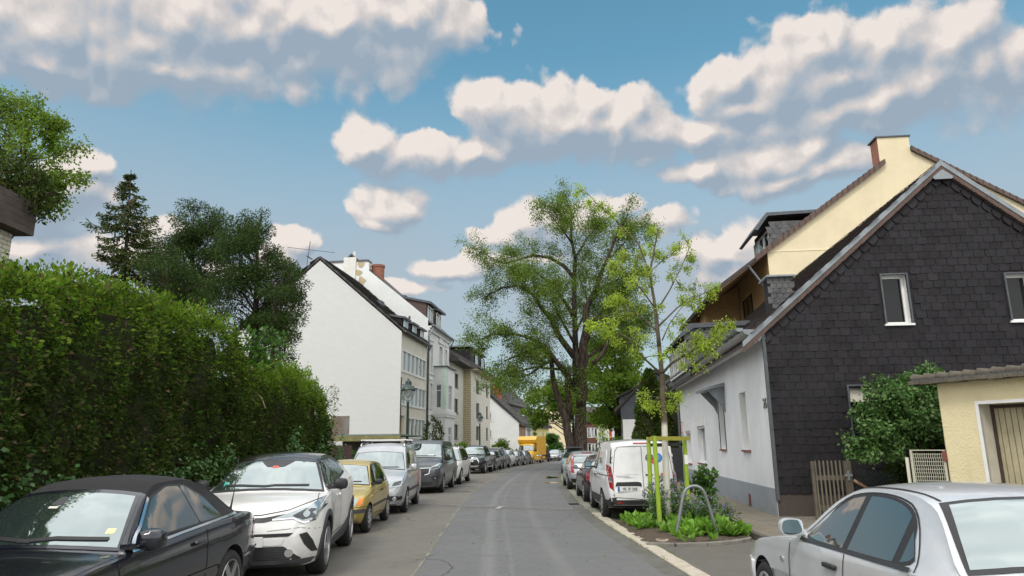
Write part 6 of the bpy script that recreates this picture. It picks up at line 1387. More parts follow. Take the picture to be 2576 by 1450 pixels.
mb = MB(); mb.box(-4.3, -3.3, 2.2, 3.2, 7.5, 10.6); mb.build('chimney', pm('orange_chimney', (.42, .10, .05), .8, var=.2), W4); mb = MB(); mb.box(-4.4, -3.2, 6.3, 7.8, 7.5, 10.4); mb.build('grey_chimney', m_slateg, W4)
for y in (4.6, 10.5): mb = MB(); mb.prism([(-.9, 5.9), (-.9, 7.6), (-3.8, 8.5), (-3.4, 8.2)], 'y', y, y + 4); dd = mb.build('dormer', m_slateg, W4); mb = MB(); mb.prism([(-.6, 7.5), (-.6, 7.7), (-4.0, 8.7), (-4.0, 8.5)], 'y', y - .2, y + 4.2); mb.build('dormer_roof', m_rt, dd); [window(dd, lambda u, z, o: Vector((-.89 + o, y + u, z)), u_, u_ + 1.2, 6.4, 7.4, -.05, 1, (), m_wframe, m_wing, None, .1) for u_ in (.4, 2.3)]
def block(name, label, px0, px1, Y, ze, zr, mat, roofm, deg, depth, win=(), wy=(), frame=m_wframe, eave=False):
    """plain house far down the street with its front towards the viewer"""
    p0 = at(px0, 1115, Y); p1 = at(px1, 1115, Y); w_ = p1.x - p0.x; o = thing(name, label, 'house', (p0.x, Y, -.6), -R_(deg)); F_ = lambda u, z, q: Vector((u, -q, z)); hs = [rect(u * w_, u * w_ + ww, z, z + wh_) for (u, ww) in win for (z, wh_) in wy]; mb = MB()
    wall(mb, [(0, 0), (w_, 0), (w_, ze), (0, ze)] if eave else [(0, 0), (w_, 0), (w_, ze), (w_ / 2, zr), (0, ze)], hs, F_, .12); mb.quad((0, 0, 0), (0, depth, 0), (0, depth, ze), (0, 0, ze)); mb.build('wall', mat, o, fix=False)
    for h in hs: (u0, z0), (u1, z1) = h[0], h[2]; window(o, F_, u0, u1, z0, z1, .1, 2, (), frame, m_wing, None, .1)
    mb = MB()
    if eave: mb.prism([(-.3, ze), (depth / 2, zr), (depth / 2, zr + .2), (-.4, ze + .15)], 'x', -.3, w_ + .3)
    else: mb.prism([(-.3, ze - .15), (w_ / 2, zr), (w_ + .3, ze - .15), (w_ + .3, ze + .1), (w_ / 2, zr + .25), (-.3, ze + .1)], 'y', -.2, depth)
    mb.build('roof', roofm, o); return o
block('gabled_house', 'cream house with wide gable behind the yellow truck, left of the big trunks', 1352, 1440, 132, 6.8, 11.5, stucco('cream_far', (.74, .64, .42), .1), m_ctile, 5, 12)
block('brick_house', 'dark red brick house right behind the big trunks', 1455, 1506, 92, 5.2, 7.2, brickm('dark_red_brick', (.17, .065, .045), (.13, .05, .035), (.12, .09, .07), .5, .2, .02, .4), m_ctile, 8, 10, ((.45, 1.0), (.75, 1.0)), ((3.2, 1.3), (1.2, 1.3)), m_wframe, True)
o = block('gabled_house', 'white house with a red and yellow painted strip, half behind the bright maple', 1503, 1566, 84, 4.6, 6.0, m_w4, m_ctile, 8, 10, ((.80, .7),), ((2.8, 1.2), (1.0, 1.2)), m_wbrown, True)
mb = MB(); wq = (at(1545, 1115, 84) - at(1503, 1115, 84)).x; mb.box(wq - .55, wq - .25, -.02, -.004, 0, 2.6); mb.build('yellow_strip', m_yst, o); mb = MB(); mb.box(wq - .55, wq - .25, -.02, -.004, 2.6, 4.6); mb.build('red_strip', pm('red_facing', (.42, .05, .04), .7), o)
q = at(1565, 1110, 52); W5 = thing('gabled_house', 'grey slate gable house with white ground floor behind the cone shaped thuja', 'house', (q.x, 52, -.4), -R_(9)); mb = MB(); wall(mb, [(0, 3.9), (7.2, 3.9), (7.2, 4.9), (2.6, 7.2), (0, 4.75)], [], Fn); mb.build('slate_gable', pm('grey_slate', (.085, .095, .11), .7, col2=(.06, .07, .085), vscale=2, bump=.3, bscale=20), W5, fix=False); mb = MB(); wall(mb, [(0.1, 0), (7.2, 0), (7.2, 3.9), (.1, 3.9)], [], Fn); mb.quad((0, 0, 0), (0, 12, 0), (0, 12, 4.7), (0, 0, 4.7)); mb.build('wall', m_w4, W5, fix=False)
mb = MB(); mb.prism([(-.4, 4.45), (2.6, 7.3), (7.4, 4.9), (7.4, 5.1), (2.6, 7.55), (-.5, 4.6)], 'y', -.15, 12); mb.build('roof', m_ctile, W5); mb = MB(); mb.prism([(-.1, 4.9), (-.1, 5.5), (1.6, 6.3), (1.6, 6.0)], 'y', .4, 6); dd = mb.build('dormer', MATS['grey_slate'], W5); mb = MB(); mb.prism([(-.3, 5.45), (1.7, 6.4), (1.7, 6.5), (-.35, 5.6)], 'y', .2, 6.2); mb.build('dormer_roof', m_ctile, dd)

# ---- brick house at the left edge, behind the hedge
q = at(27, 620, 15); W6 = thing('brick_house', 'pale brick house corner with dark timber roof band at the left edge', 'house', (q.x, 15, 0), 0); mb = MB(); mb.box(-8, 0, -9, 0, 0, 6.5); mb.build('wall', brickm('cream_brick', (.52, .50, .40), (.46, .44, .35), (.22, .21, .17), .25, .10, .012, .6), W6)
mb = MB(); z = 6.52
while z < 7.15: mb.box(-8.3, .30, -9, .25, z, z + .15); z += .155
mb.build('timber_band', pm('grey_boards', (.085, .065, .052), .85, col2=(.05, .04, .035), vscale=4, bump=.4), W6)

# ---- garage sheds and fence between hedge and white house
q = at(862, 1100, 28); SH = thing('shed', 'low shed with scalloped eaves board and green felt roof beyond the hedge', 'shed', (q.x, 28, 0), -R_(3)); mb = MB(); wall(mb, [(0, 0), (2.3, 0), (2.3, 2.0), (0, 2.0)], [rect(.7, 1.75, .5, 1.7)], Fn, .3); mb.build('wall', pm('dark_boarding', (.05, .045, .04), .9, var=.3), SH, fix=False); window(SH, Fn, .7, 1.75, .5, 1.7, .2, 1, (), m_gwood, m_pane); mb = MB(); mb.box(-.2, 2.4, -.45, 5, 2.14, 2.2); mb.build('roof', pm('green_felt', (.20, .25, .21), .9, var=.3), SH); mb = MB(); n = 40
for i in range(n): u = -.2 + 2.6 * i / n; mb.add([(u, -.46, 2.139), (u + .065, -.46, 2.139), (u + .065, -.46, 1.97), (u + .03, -.46, 1.92), (u, -.46, 1.97)], [(0, 1, 2, 3, 4)])
mb.build('scalloped_board', pm('mossy_board', (.26, .24, .10), .9, var=.35, vscale=6), SH, fix=False)
q = at(850, 1060, 33); CS = thing('corrugated_shed', 'rust streaked corrugated metal shed end against the white gable', 'shed', (q.x, 33, 0), -R_(3)); mb = MB(); m_corr = pm('rusty_corrugated', (.40, .41, .40), .6, .3, col2=(.33, .19, .11), vscale=1.6)
for i in range(16): mb.tube([(i * .055 - .3, 0, 2.0), (i * .055 - .3, 0, 3.15)], .032, 6)
mb.build('metal_sheet', m_corr, CS); mb = MB()
for i in range(30): mb.tube([(-.6 + i * .06, -.4, 2.03), (-.6 + i * .06, 1.5, 2.15)], .03, 6)
mb.build('roof_sheet', pm('red_corrugated', (.22, .07, .045), .8, var=.3), CS)
q = at(792, 1130, 25); PF = thing('plank_fence', 'dark brown plank fence with small yellow notice at the end of the hedge', 'fence', (q.x, 25, 0), -R_(2)); mb = MB()
for i in range(14): mb.box(-.3 + i * .115, -.3 + i * .115 + .11, -.012, .012, 0, 1.78 + random.uniform(-.01, .01))
mb.build('planks', pm('brown_planks', (.075, .045, .038), .85, var=.25, vscale=5), PF); mb = MB(); mb.box(.34, .50, -.03, -.013, 1.34, 1.50); mb.build('notice', pm('notice_yellow', (.65, .48, .08), .6), PF)
mb = MB(); [mb.box(-.02 + i * .14, .0 + i * .14 + .10, -.02, .02, 0, 1.1) for i in range(10)]
q = at(1745, 1180, 29.8); F3 = thing('plank_fence', 'dark grey plank fence between the white house and the clipped thuja hedge', 'fence', (q.x - .2, 31.3, 0), -R_(4)); mb = MB(); [mb.box(-1.4 + i * .14, -1.4 + i * .14 + .13, -.015, .015, 0, 1.55 + random.uniform(-.015, .015)) for i in range(16)]; mb.build('planks', pm('grey_planks', (.04, .042, .045), .85, var=.3, vscale=5), F3)

# ---- street lamps
m_lgreen = pm('lamp_green', (.018, .040, .032), .4, coat=.3, var=.2); m_lglass = glassm('lamp_glass', (.35, .37, .36), .25, .1)


def lamp():
    o = thing('street_lamp', 'l', 'street lamp', group='street lamps along the left pavement'); mb = MB(); mb.lathe([(.11, 0), (.11, .5), (.075, .55), (.065, 1.0), (.05, 3.45), (.06, 3.47), (.06, 3.53), (.04, 3.56)], 16); mb.build('post', m_lgreen, o, sharp=40); mb = MB()
    for sg in (1, -1): mb.tube([(.0, 0, 3.54), (sg * .13, 0, 3.62), (sg * .235, 0, 3.80), (sg * .26, 0, 4.0)], .014, 6)
    mb.build('yoke', m_lgreen, o); mb = MB(); mb.lathe([(.0, 3.66), (.10, 3.70), (.18, 3.82), (.20, 4.0)], 16); mb.build('globe', m_lglass, o, smooth=True)
    mb = MB(); mb.lathe([(.30, 3.98), (.31, 4.02), (.24, 4.16), (.14, 4.22), (.13, 4.36), (.05, 4.42), (.05, 4.46), (0, 4.48)], 20); mb.build('hood', m_lgreen, o, sharp=40); return o


def copy_tree(o, parent=None):
    c = o.copy(); COL.objects.link(c)
    if parent is not None: c.parent = parent
    for ch in list(o.children): copy_tree(ch, c)
    return c


l0 = lamp(); LP = [(1024, 29, 'nearest green street lamp, rising behind the silver van against the white house'), (1207, 57, 'green street lamp standing in front of the pale brick apartment house'), (1331, 92, 'small distant street lamp above the yellow truck'), (1517, 80, 'thin dark street lamp in front of the white house right of the big trunks')]
for i, (x, Y, lb) in enumerate(LP): o = l0 if i == 0 else copy_tree(l0); p = at(x, 1115, Y); o.location = (p.x, Y, gz(Y)); o['label'] = lb

# ---- hoops and stakes round the young tree
m_galv = pm('galvanised_steel', (.27, .29, .30), .5, .6, var=.25, vscale=8); pth = [(-.40, 0, -.1), (-.385, 0, .15), (-.25, 0, .68)] + [(-.215 * math.cos(t_), 0, .76 + .20 * math.sin(t_)) for t_ in np.linspace(.25, math.pi - .25, 11)] + [(.25, 0, .68), (.385, 0, .15), (.40, 0, -.1)]
hp = MB().tube(pth, .032, 12).build('steel_hoop', m_galv, smooth=True); tag(hp, 'grey steel hoop guard at the front edge of the tree bed', 'hoop', 'hoop guards of the tree bed'); hp.location = (3.37, 13.52, .02); hp.rotation_euler = (0, 0, R_(4)); hp.scale = (.96, 1, .96)
h2 = hp.copy(); COL.objects.link(h2); h2['label'] = 'grey steel hoop guard behind the green stakes, next to the white van'; h2.location = (3.45, 16.35, .02); h2.rotation_euler = (0, 0, R_(-8))
m_stake = pm('green_stained_wood', (.31, .44, .03), .75, col2=(.24, .36, .03), vscale=6, bump=.2, bscale=80); m_rail = pm('yellow_stained_wood', (.36, .32, .04), .75, col2=(.26, .25, .04), vscale=6)
ST = thing('tree_stakes', 'three lime green tree stakes joined by yellow green rails around the young tree', 'tree stakes', (3.4, 15.4, 0)); tops = []
for (b0, t0) in (((1640, 1312), (1631, 1100)), ((1660, 1316), (1646, 1097)), ((1733, 1290), (1721, 1098))):
    Yq = {1640: 15.6, 1660: 14.9, 1733: 15.7}[b0[0]]; pb = at(*b0, Yq); pt = at(*t0, Yq + .0); L0 = Vector((3.4, 15.4, 0)); mb = MB(); mb.tube([Vector((pb.x, pb.y, 0)) - L0, Vector((pt.x, pt.y, pt.z)) - L0], [.052, .046], 12); mb.build('stake', m_stake, ST, sharp=40); tops.append(Vector((pt.x, pt.y, pt.z - .05)) - L0)
mb = MB(); [mb.bar(tops[i], tops[j], .035, .085) for i, j in ((0, 1),)]; mb.bar(tops[1] + Vector((-.08, -.04, 0)), tops[2] + Vector((.1, -.04, 0)), .035, .085); mb.build('rail', m_rail, ST); mb = MB(); mb.bar(tops[0] + Vector((0, .06, -.12)), tops[2] + Vector((0, .06, -.12)), .01, .07); mb.build('tie_strap', m_trim, ST); mb = MB(); q = tops[2] + Vector((-.04, -.062, -.55)); mb.box(q.x - .0, q.x + .08, q.y, q.y + .004, q.z, q.z + .2); mb.build('notice', m_plate, ST)
# ------------------------------------------------------------------ vegetation
m_bark = pm('dark_bark', (.055, .042, .032), .95, col2=(.03, .024, .02), vscale=1.5, bump=.9, bscale=9); m_bark.node_tree.nodes['Principled BSDF'].inputs['Specular IOR Level'].default_value = .2
m_twig = pm('twig', (.075, .058, .042), .9, var=.3)
# furrowed bark: stretch the noise along the trunk
t = NT(m_bark.node_tree); tcn = t.add('ShaderNodeTexCoord').outputs['Object']; st = t.vec('MULTIPLY', tcn, (9, 9, .9)); nb = t.noise(st, 1.6, 5, .65, .4)
t.set(m_bark.node_tree.nodes['Principled BSDF'], 'Normal', t.add('ShaderNodeBump', {'Height': nb, 'Strength': 1.0, 'Distance': .08})); t.set(m_bark.node_tree.nodes['Principled BSDF'], 'Base Color', t.mix(t.smooth(nb, .38, .62), (.022, .017, .014), (.105, .082, .064)))
L_dark = leafm('thuja_dark', (.026, .050, .010), (.040, .072, .013), (.066, .068, .020), .2, .85)
L_mid = leafm('thuja_mid', (.034, .078, .011), (.055, .115, .015), (.095, .13, .022), .25, .8)
L_new = leafm('thuja_new', (.085, .18, .015), (.125, .23, .02), (.20, .27, .032), .35, .8)
L_brown = leafm('dry_spray', (.07, .045, .022), (.10, .06, .03), (.13, .085, .04), .1)
L_ivy = leafm('ivy_leaf', (.040, .105, .026), (.07, .16, .042), (.13, .24, .085), .25, .4)
L_shrub = leafm('shrub_leaf', (.045, .12, .02), (.07, .17, .028), (.12, .24, .04), .35, .4)
L_rob = leafm('robinia_leaf', (.10, .18, .018), (.15, .24, .028), (.22, .30, .045), .5)
L_robd = leafm('robinia_dark', (.065, .13, .015), (.10, .17, .02), (.15, .21, .03), .45)  # deeper green leaves, mixed in at random over the crown
L_young = leafm('young_leaf', (.25, .37, .03), (.33, .45, .045), (.42, .52, .07), .5)
L_map = leafm('maple_leaf', (.11, .22, .016), (.16, .28, .024), (.23, .34, .036), .55)
L_spr = leafm('spruce_needle', (.040, .066, .018), (.060, .090, .025), (.105, .105, .04), .2, .8)
L_cyp = leafm('cypress_needle', (.026, .055, .014), (.040, .080, .019), (.075, .095, .028), .2, .8)
L_rose = leafm('rose_leaf', (.055, .13, .030), (.085, .18, .042), (.15, .25, .075), .3, .4)
L_bed = leafm('bed_leaf', (.10, .24, .02), (.16, .33, .035), (.24, .42, .06), .4, .45)
L_flow = leafm('lilac_flower', (.22, .17, .38), (.30, .24, .46), (.38, .32, .52), .3)
nrm = lambda v: v / (np.linalg.norm(v, axis=-1, keepdims=True) + 1e-9)
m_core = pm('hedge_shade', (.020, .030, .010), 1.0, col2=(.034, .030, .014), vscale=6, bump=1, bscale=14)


def hedge(name, label, face, y0, y1, hts, th, n, dens_new=1., cat='hedge', end=True, leaf=.105, group=None):
    """clipped conifer hedge: solid shaded core, sprays on front, top and ends; face(y) -> x of the front"""
    hf = pl(hts); o = thing(name, label, cat, (face(y0), y0, 0)); ox, oy = face(y0), y0
    sg = 1 if th > 0 else -1; th = abs(th)
    bul = lambda y, z: .13 * np.sin(1.7 * y + .8 * z) + .10 * np.sin(3.9 * y - 2.3 * z + 1) + .08 * np.sin(7.3 * y + 4.7 * z) + .06 * np.sin(13.1 * y - 7.7 * z)
    mb = MB(); ys = np.arange(y0 + .2, y1 - .15, .35); rows = 8
    for y in ys:
        h = hf(y) - .35; sh = .35 * max(0, (y - (y1 - 1.2)) / 1.2) if end else 0
        for k in range(rows + 1): z = h * k / rows; mb.v.append((face(y) - ox - sg * (.30 - float(bul(y, z)) + .25 * max(0, z / h - .75) + sh), y - oy, z))
        mb.v.append((face(y) - ox - sg * (th - .2), y - oy, h)); mb.v.append((face(y) - ox - sg * (th - .2), y - oy, 0))
    k = rows + 3
    for j in range(len(ys) - 1):
        for i in range(k - 1): mb.f.append((j * k + i, (j + 1) * k + i, (j + 1) * k + i + 1, j * k + i + 1)); mb.mi.append(0)
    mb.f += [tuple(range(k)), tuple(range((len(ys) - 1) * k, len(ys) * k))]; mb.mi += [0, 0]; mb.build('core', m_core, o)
    Y = RNG.uniform(y0, y1, n); r = RNG.uniform(0, 1, n); H = np.array([hf(y) for y in Y]); X0 = np.array([face(y) for y in Y]); top = r > .74
    Z = np.where(top, H + RNG.normal(0, .07, n) + .10 * np.sin(5.1 * Y) + np.where(RNG.uniform(0, 1, n) < .12, RNG.uniform(0, .14, n), 0), H * RNG.uniform(0.02, 1, n) ** .9); rz = np.clip(Z / H, 0, 1); X = X0 + sg * (bul(Y, Z) - np.abs(RNG.normal(0, .10, n))) - sg * .30 * np.clip((rz - .82) / .18, 0, 1) ** 2
    X = np.where(top, X0 - sg * RNG.uniform(.05, th, n), X); D = np.stack([sg * np.where(top, .2, .75), RNG.normal(0, .3, n), np.where(top, 1.0, -.15)], 1)
    if end:
        e = RNG.uniform(0, 1, n) < .10; Y = np.where(e, y1 - np.abs(RNG.normal(0, .12, n)) + .08 * np.sin(5 * Z), Y); X = np.where(e, X0 - sg * RNG.uniform(0, th, n), X); Z = np.where(e, H * RNG.uniform(0, 1, n), Z); D[e] = (.1, .9, .2)
    C = np.stack([X - ox, Y - oy, Z], 1); pb = np.clip((rz - .70) / .3, 0, 1) * dens_new; q = RNG.uniform(0, 1, n); patchy = .5 + .5 * np.sin(1.3 * Y + 2) * np.sin(.9 * Y + 1.7 * Z)
    mi = np.where(q < pb * .8, 2, np.where(q > .95, 3, np.where(RNG.uniform(0, 1, n) < .10 + .45 * patchy ** 1.5, 1, 0)))
    S = leaf * np.where(top, 1.05, 1.0) * RNG.choice([.7, 1, 1.5], n, p=[.4, .4, .2]); leaf_mesh('foliage', C, S, [L_dark, L_mid, L_new, L_brown], o, .3, .25, mi, D, .6); return o


HF = lambda y: -5.62
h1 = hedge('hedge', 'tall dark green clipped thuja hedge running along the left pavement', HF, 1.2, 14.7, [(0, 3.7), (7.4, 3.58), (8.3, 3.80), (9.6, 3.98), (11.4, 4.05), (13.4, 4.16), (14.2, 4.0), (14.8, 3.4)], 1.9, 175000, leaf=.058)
mb = MB()
for (p, q_, r_) in (((600, 975), (634, 925), .035), ((603, 1012), (640, 1008), .02), ((640, 985), (668, 1028), .018)): A, B = at(*p, 14.95), at(*q_, 14.6); o0 = Vector((HF(0), 1.2, 0)); mb.tube([A - o0, A.lerp(B, .5) - o0 + Vector((.03, 0, .04)), B - o0], [r_, r_ * .9, r_ * .7], 8)
mb.build('cut_branch', pm('bare_wood', (.26, .20, .12), .9, var=.3), h1, smooth=True)
h2 = hedge('hedge', 'lower rounded thuja hedge with yellowish tips, between the tall hedge and the plank fence', lambda y: -5.75 + .10 * max(0, y - 20) * -1, 14.9, 23.2, [(14.5, 3.3), (16, 3.65), (17.8, 3.72), (20, 3.72), (21.6, 3.45), (22.6, 2.9), (23.3, 2.1)], 1.7, 90000, 1.4, leaf=.058)
# ivy over the foot of both hedges
n = 20000; Y = RNG.uniform(3.5, 24.2, n); Z = np.minimum(np.abs(RNG.normal(0, .85, n)), 1.25 + .35 * np.sin(1.1 * Y) + RNG.normal(0, .15, n)) + .03; Z = np.where((Y > 15) & (RNG.uniform(0, 1, n) < .3), RNG.uniform(.1, 2.3, n) * (.5 + .5 * np.sin(Y * 1.9)), Z); X = -5.40 + .07 * np.sin(3 * Y) + RNG.normal(0, .06, n) - .12 * np.clip(Y - 20, 0, 9)
iv = leaf_mesh('ivy', np.stack([X, Y, Z], 1), .066, L_ivy, None, .2, .42, None, np.tile([.75, -.3, -.35], (n, 1)), .55); tag(iv, 'glossy ivy leaves covering the foot of the hedge', 'ivy', kind='stuff')


def cloudpts(c, r, n, flat=1.): d = nrm(RNG.normal(size=(n, 3))) * (RNG.uniform(0, 1, (n, 1)) ** .5) * r; d[:, 2] *= flat; return np.asarray(c) + d


def twig(mb, p, d, ln, r, n=4, sag=0., wob=.16, k=4):
    pts = [Vector(p)]; d = Vector(d).normalized()
    for i in range(k): d = (d + Vector(RNG.normal(0, wob, 3)) + Vector((0, 0, -sag))).normalized(); pts.append(pts[-1] + d * ln / k)
    mb.tube(pts, [r * (1 - .75 * i / k) for i in range(k + 1)], n, cap=False); return pts, d


def limb_tree(name, label, base, limbs, leafmats, leafsize, twl, twigs, subs, lpt, mtrunk=m_bark, cat='tree', up=.25, group=None, spread=.16, outw=.5, sag=.03, shade=None, tstart=.25, aspect=.33):
    """limbs: polylines (points, radius at foot, radius at tip) in world space; twigs and leaves grow from them"""
    o = thing(name, label, cat, base, group=group); B = Vector(base); tm = MB(); wm = MB(); C, D, M = [], [], []; ctr = sum((Vector(l[0][-1]) for l in limbs), Vector()) / len(limbs)
    for li, (pts, r0, r1, *rest) in enumerate(limbs):
        P = [Vector(p) - B for p in pts]; Q = []                            # smooth the limb a little
        for a, b in zip(P, P[1:]): k = max(2, int((b - a).length / .6)); Q += [a.lerp(b, i / k) + Vector(RNG.normal(0, r1 * .35, 3)) * (i > 0) for i in range(k)]
        Q.append(P[-1]); k = len(Q) - 1; tm.tube(Q, [r0 + (r1 - r0) * i / k for i in range(k + 1)], 12 if r0 > .15 else 7, cap=True)
        if rest and rest[0] == 0: continue
        nt = int(twigs * (rest[0] if rest else 1))
        for j in range(nt):
            t_ = tstart + (1 - tstart) * (j + RNG.uniform()) / nt; x = t_ * k; i = min(int(x), k - 1); p = Q[i].lerp(Q[i + 1], x - i); tan = (Q[i + 1] - Q[i]).normalized(); out = (p + B - ctr); out.z *= .4; out = out.normalized() if out.length > .1 else Vector((0, 0, 1))
            d = tan * .55 + Vector(RNG.normal(0, .6, 3)) + out * outw + Vector((0, 0, up)); ln = twl * RNG.uniform(.5, 1.2) * (1.15 - .4 * t_); q, dd = twig(wm, p, d, ln, max(r1 * .5, .012) * .8, 5, sag)
            for s_ in range(subs):
                f = RNG.uniform(.3, 1); y = f * (len(q) - 1); m_ = min(int(y), len(q) - 2); p2 = q[m_].lerp(q[m_ + 1], y - m_); d2 = dd * .6 + Vector(RNG.normal(0, .7, 3)) + Vector((0, 0, up * .4)); q2, d3 = twig(wm, p2, d2, ln * RNG.uniform(.3, .55), .009, 3, sag, k=3)
                for v in q2[1:]:
                    c = np.array(v) + RNG.normal(0, spread, (lpt, 3)); C.append(c); D.append(np.tile(np.array(d3) * .5 + [0, 0, -.35], (lpt, 1))); M.append(np.full(lpt, 0 if RNG.uniform() < .6 else len(leafmats) - 1))
    tm.add(wm.v, wm.f, 1); tm.build('trunk', [mtrunk, m_twig], o, smooth=True, fix=False)
    leaf_mesh('crown', np.concatenate(C), leafsize, leafmats, o, .4, aspect, np.concatenate(M), np.concatenate(D), .7); return o


zd_ = lambda x, y: (1163.5 + x / 1.921, 440.3 + y / 1.921)
TY = 50.0


def L(pts, r0, r1, tw=1., dz=0., Y=TY):
    k = len(pts) - 1; return ([at(*zd_(*p), Y + dz * i / k) for i, p in enumerate(pts)], r0, r1, tw)


# the big tree: two trunks and their limbs
bb = at(*zd_(560, 1345), TY); bb.z = gz(TY)
limbs = [([Vector((bb.x + .15, TY, gz(TY) - .2)), at(*zd_(574, 1300), TY), at(*zd_(572, 1100), TY), at(*zd_(586, 900), TY), at(*zd_(600, 750), TY)], .45, .30, 0),
         L([(600, 760), (600, 640), (640, 560), (690, 430), (745, 290), (800, 190)], .29, .045, 1.2, -1), L([(548, 1000), (545, 800), (540, 650), (540, 500), (545, 400), (525, 300), (525, 180), (500, 110)], .27, .035, 1.5, 1),
         L([(572, 1120), (556, 980), (548, 860)], .36, .27, 0), ([Vector((bb.x - .62, TY - .4, gz(TY) - .2)), at(*zd_(520, 1300), TY - .4), at(*zd_(500, 1180), TY - .4), at(*zd_(468, 1090), TY - .6), at(*zd_(440, 1000), TY - 1)], .37, .19, 0),
         L([(505, 1190), (515, 1090), (505, 1000), (520, 930)], .28, .12, .5, -1), L([(440, 1000), (430, 900), (395, 850), (300, 860), (200, 900)], .2, .03, 1.2, -3),
         L([(545, 1040), (500, 960), (450, 900), (410, 840), (330, 790), (250, 770), (150, 770), (70, 800)], .24, .03, 1.6, -3), L([(540, 880), (460, 770), (430, 700), (380, 640), (340, 580), (270, 535), (190, 545), (90, 600)], .24, .03, 1.6, 2),
         L([(545, 700), (500, 620), (420, 520), (350, 470), (250, 470)], .16, .03, 1.3, -3), L([(540, 500), (490, 440), (420, 400), (340, 390), (200, 430), (75, 370)], .17, .02, 1.5, 2), L([(530, 330), (470, 250), (420, 190)], .09, .02, 1., -2), L([(545, 400), (600, 310), (660, 240)], .1, .02, 1., 2),
         L([(590, 640), (680, 540), (740, 510), (840, 465)], .16, .03, 1.2, -2), L([(600, 800), (640, 700), (720, 600), (800, 570)], .16, .03, 1.2, 3), L([(590, 720), (680, 690), (760, 700), (850, 660)], .15, .03, 1.3, -3), L([(585, 900), (660, 840), (740, 790), (830, 760)], .14, .03, 1.2, 3),
         L([(480, 940), (350, 930), (230, 960), (170, 1010)], .1, .02, .6, 4), L([(420, 900), (330, 960), (270, 985)], .1, .02, .4, -3), L([(690, 430), (780, 330), (850, 260)], .09, .02, 1., 2), L([(545, 820), (470, 690), (430, 590), (400, 560)], .12, .03, 1., -4), L([(550, 760), (610, 620), (560, 480)], .1, .03, 1., 4)]
limb_tree('street_tree', 'big old street tree with dark double trunk and thin spring leaves by the right kerb', (bb.x, TY, gz(TY)), limbs, [L_rob, L_robd], .118, 2.2, 18, 7, 15, up=.20, spread=.20, outw=.45, sag=.05)
tq = at(1490, 915, TY - 1); MB().tube([tq, tq + Vector((.35, -.1, .25)), tq + Vector((.8, -.2, .75)), tq + Vector((1.2, -.2, 1.6))], [.17, .16, .14, .1], 10).build('broken_limb', m_bark, bpy.data.objects['street_tree'], smooth=True).matrix_parent_inverse = Matrix.Translation(-Vector((bb.x, TY, gz(TY))))

# the young tree in the planted bed
YY = 15.35; yl = lambda pts, r0, r1, tw=1., dz=0.: L(pts, r0, r1, tw, dz, YY)
m_ytr = pm('young_bark', (.115, .088, .058), .9, col2=(.075, .06, .042), vscale=12, bump=.4, bscale=30); t = NT(m_ytr.node_tree); b = t.n['Principled BSDF']; z = t.add('ShaderNodeSeparateXYZ', {0: t.add('ShaderNodeTexCoord').outputs['Object']}); src = b.inputs['Base Color'].links[0].from_socket; nz = t.noise(None, 9, 5, .7)
t.set(b, 'Base Color', t.mix(t.smooth(t.math('MULTIPLY_ADD', nz, .22, z.outputs[2]), 2.32, 2.18), src, t.mix(t.smooth(t.noise(None, 16, 5, .75), .56, .72), (.56, .54, .46), (.30, .26, .19)))); yb = at(1682, 1312, YY)
limbs = [([Vector((yb.x, YY, 0)), at(1676, 1200, YY), at(*zd_(975, 1180), YY), at(*zd_(966, 1000), YY), at(*zd_(950, 830), YY)], .082, .05, 0), yl([(950, 830), (938, 700), (925, 600), (905, 470), (930, 340), (950, 255)], .05, .012, 1.0),
         yl([(965, 960), (1010, 910), (1080, 870), (1180, 800), (1300, 700)], .034, .008, 1.5, -.5), yl([(1080, 870), (1120, 850), (1230, 800)], .015, .006, .9, -.6), yl([(965, 960), (930, 935), (870, 880), (800, 790), (700, 735), (640, 735)], .03, .007, 1.7, -.6), yl([(945, 760), (870, 690), (790, 640), (720, 600)], .02, .006, 1.2, .5), yl([(950, 640), (1000, 560), (1060, 440), (1100, 345)], .022, .006, .9, .4),
         yl([(935, 650), (870, 560), (800, 480), (755, 430)], .02, .006, .9, -.5), yl([(940, 740), (1040, 640), (1150, 580), (1215, 550)], .022, .006, 1.0, .4), yl([(912, 500), (850, 330), (740, 220), (650, 140), (585, 70)], .022, .005, .9, -.2), yl([(905, 470), (960, 420), (1050, 370)], .014, .005, .7, .4), yl([(965, 800), (1000, 720), (1090, 600)], .015, .005, .7, -.5), yl([(900, 450), (860, 400), (780, 380)], .013, .005, .7, .5), yl([(970, 1085), (985, 1075), (1005, 1080)], .012, .006, .5), yl([(970, 1085), (955, 1075), (945, 1085)], .012, .006, .5)]
limb_tree('young_tree', 'young street tree with whitewashed trunk and fresh yellow green leaves held by green stakes', (yb.x, YY, 0), limbs, [L_young], .062, .38, 8, 4, 10, m_ytr, up=.12, spread=.05, outw=.25, sag=.06, tstart=.35, aspect=.22)


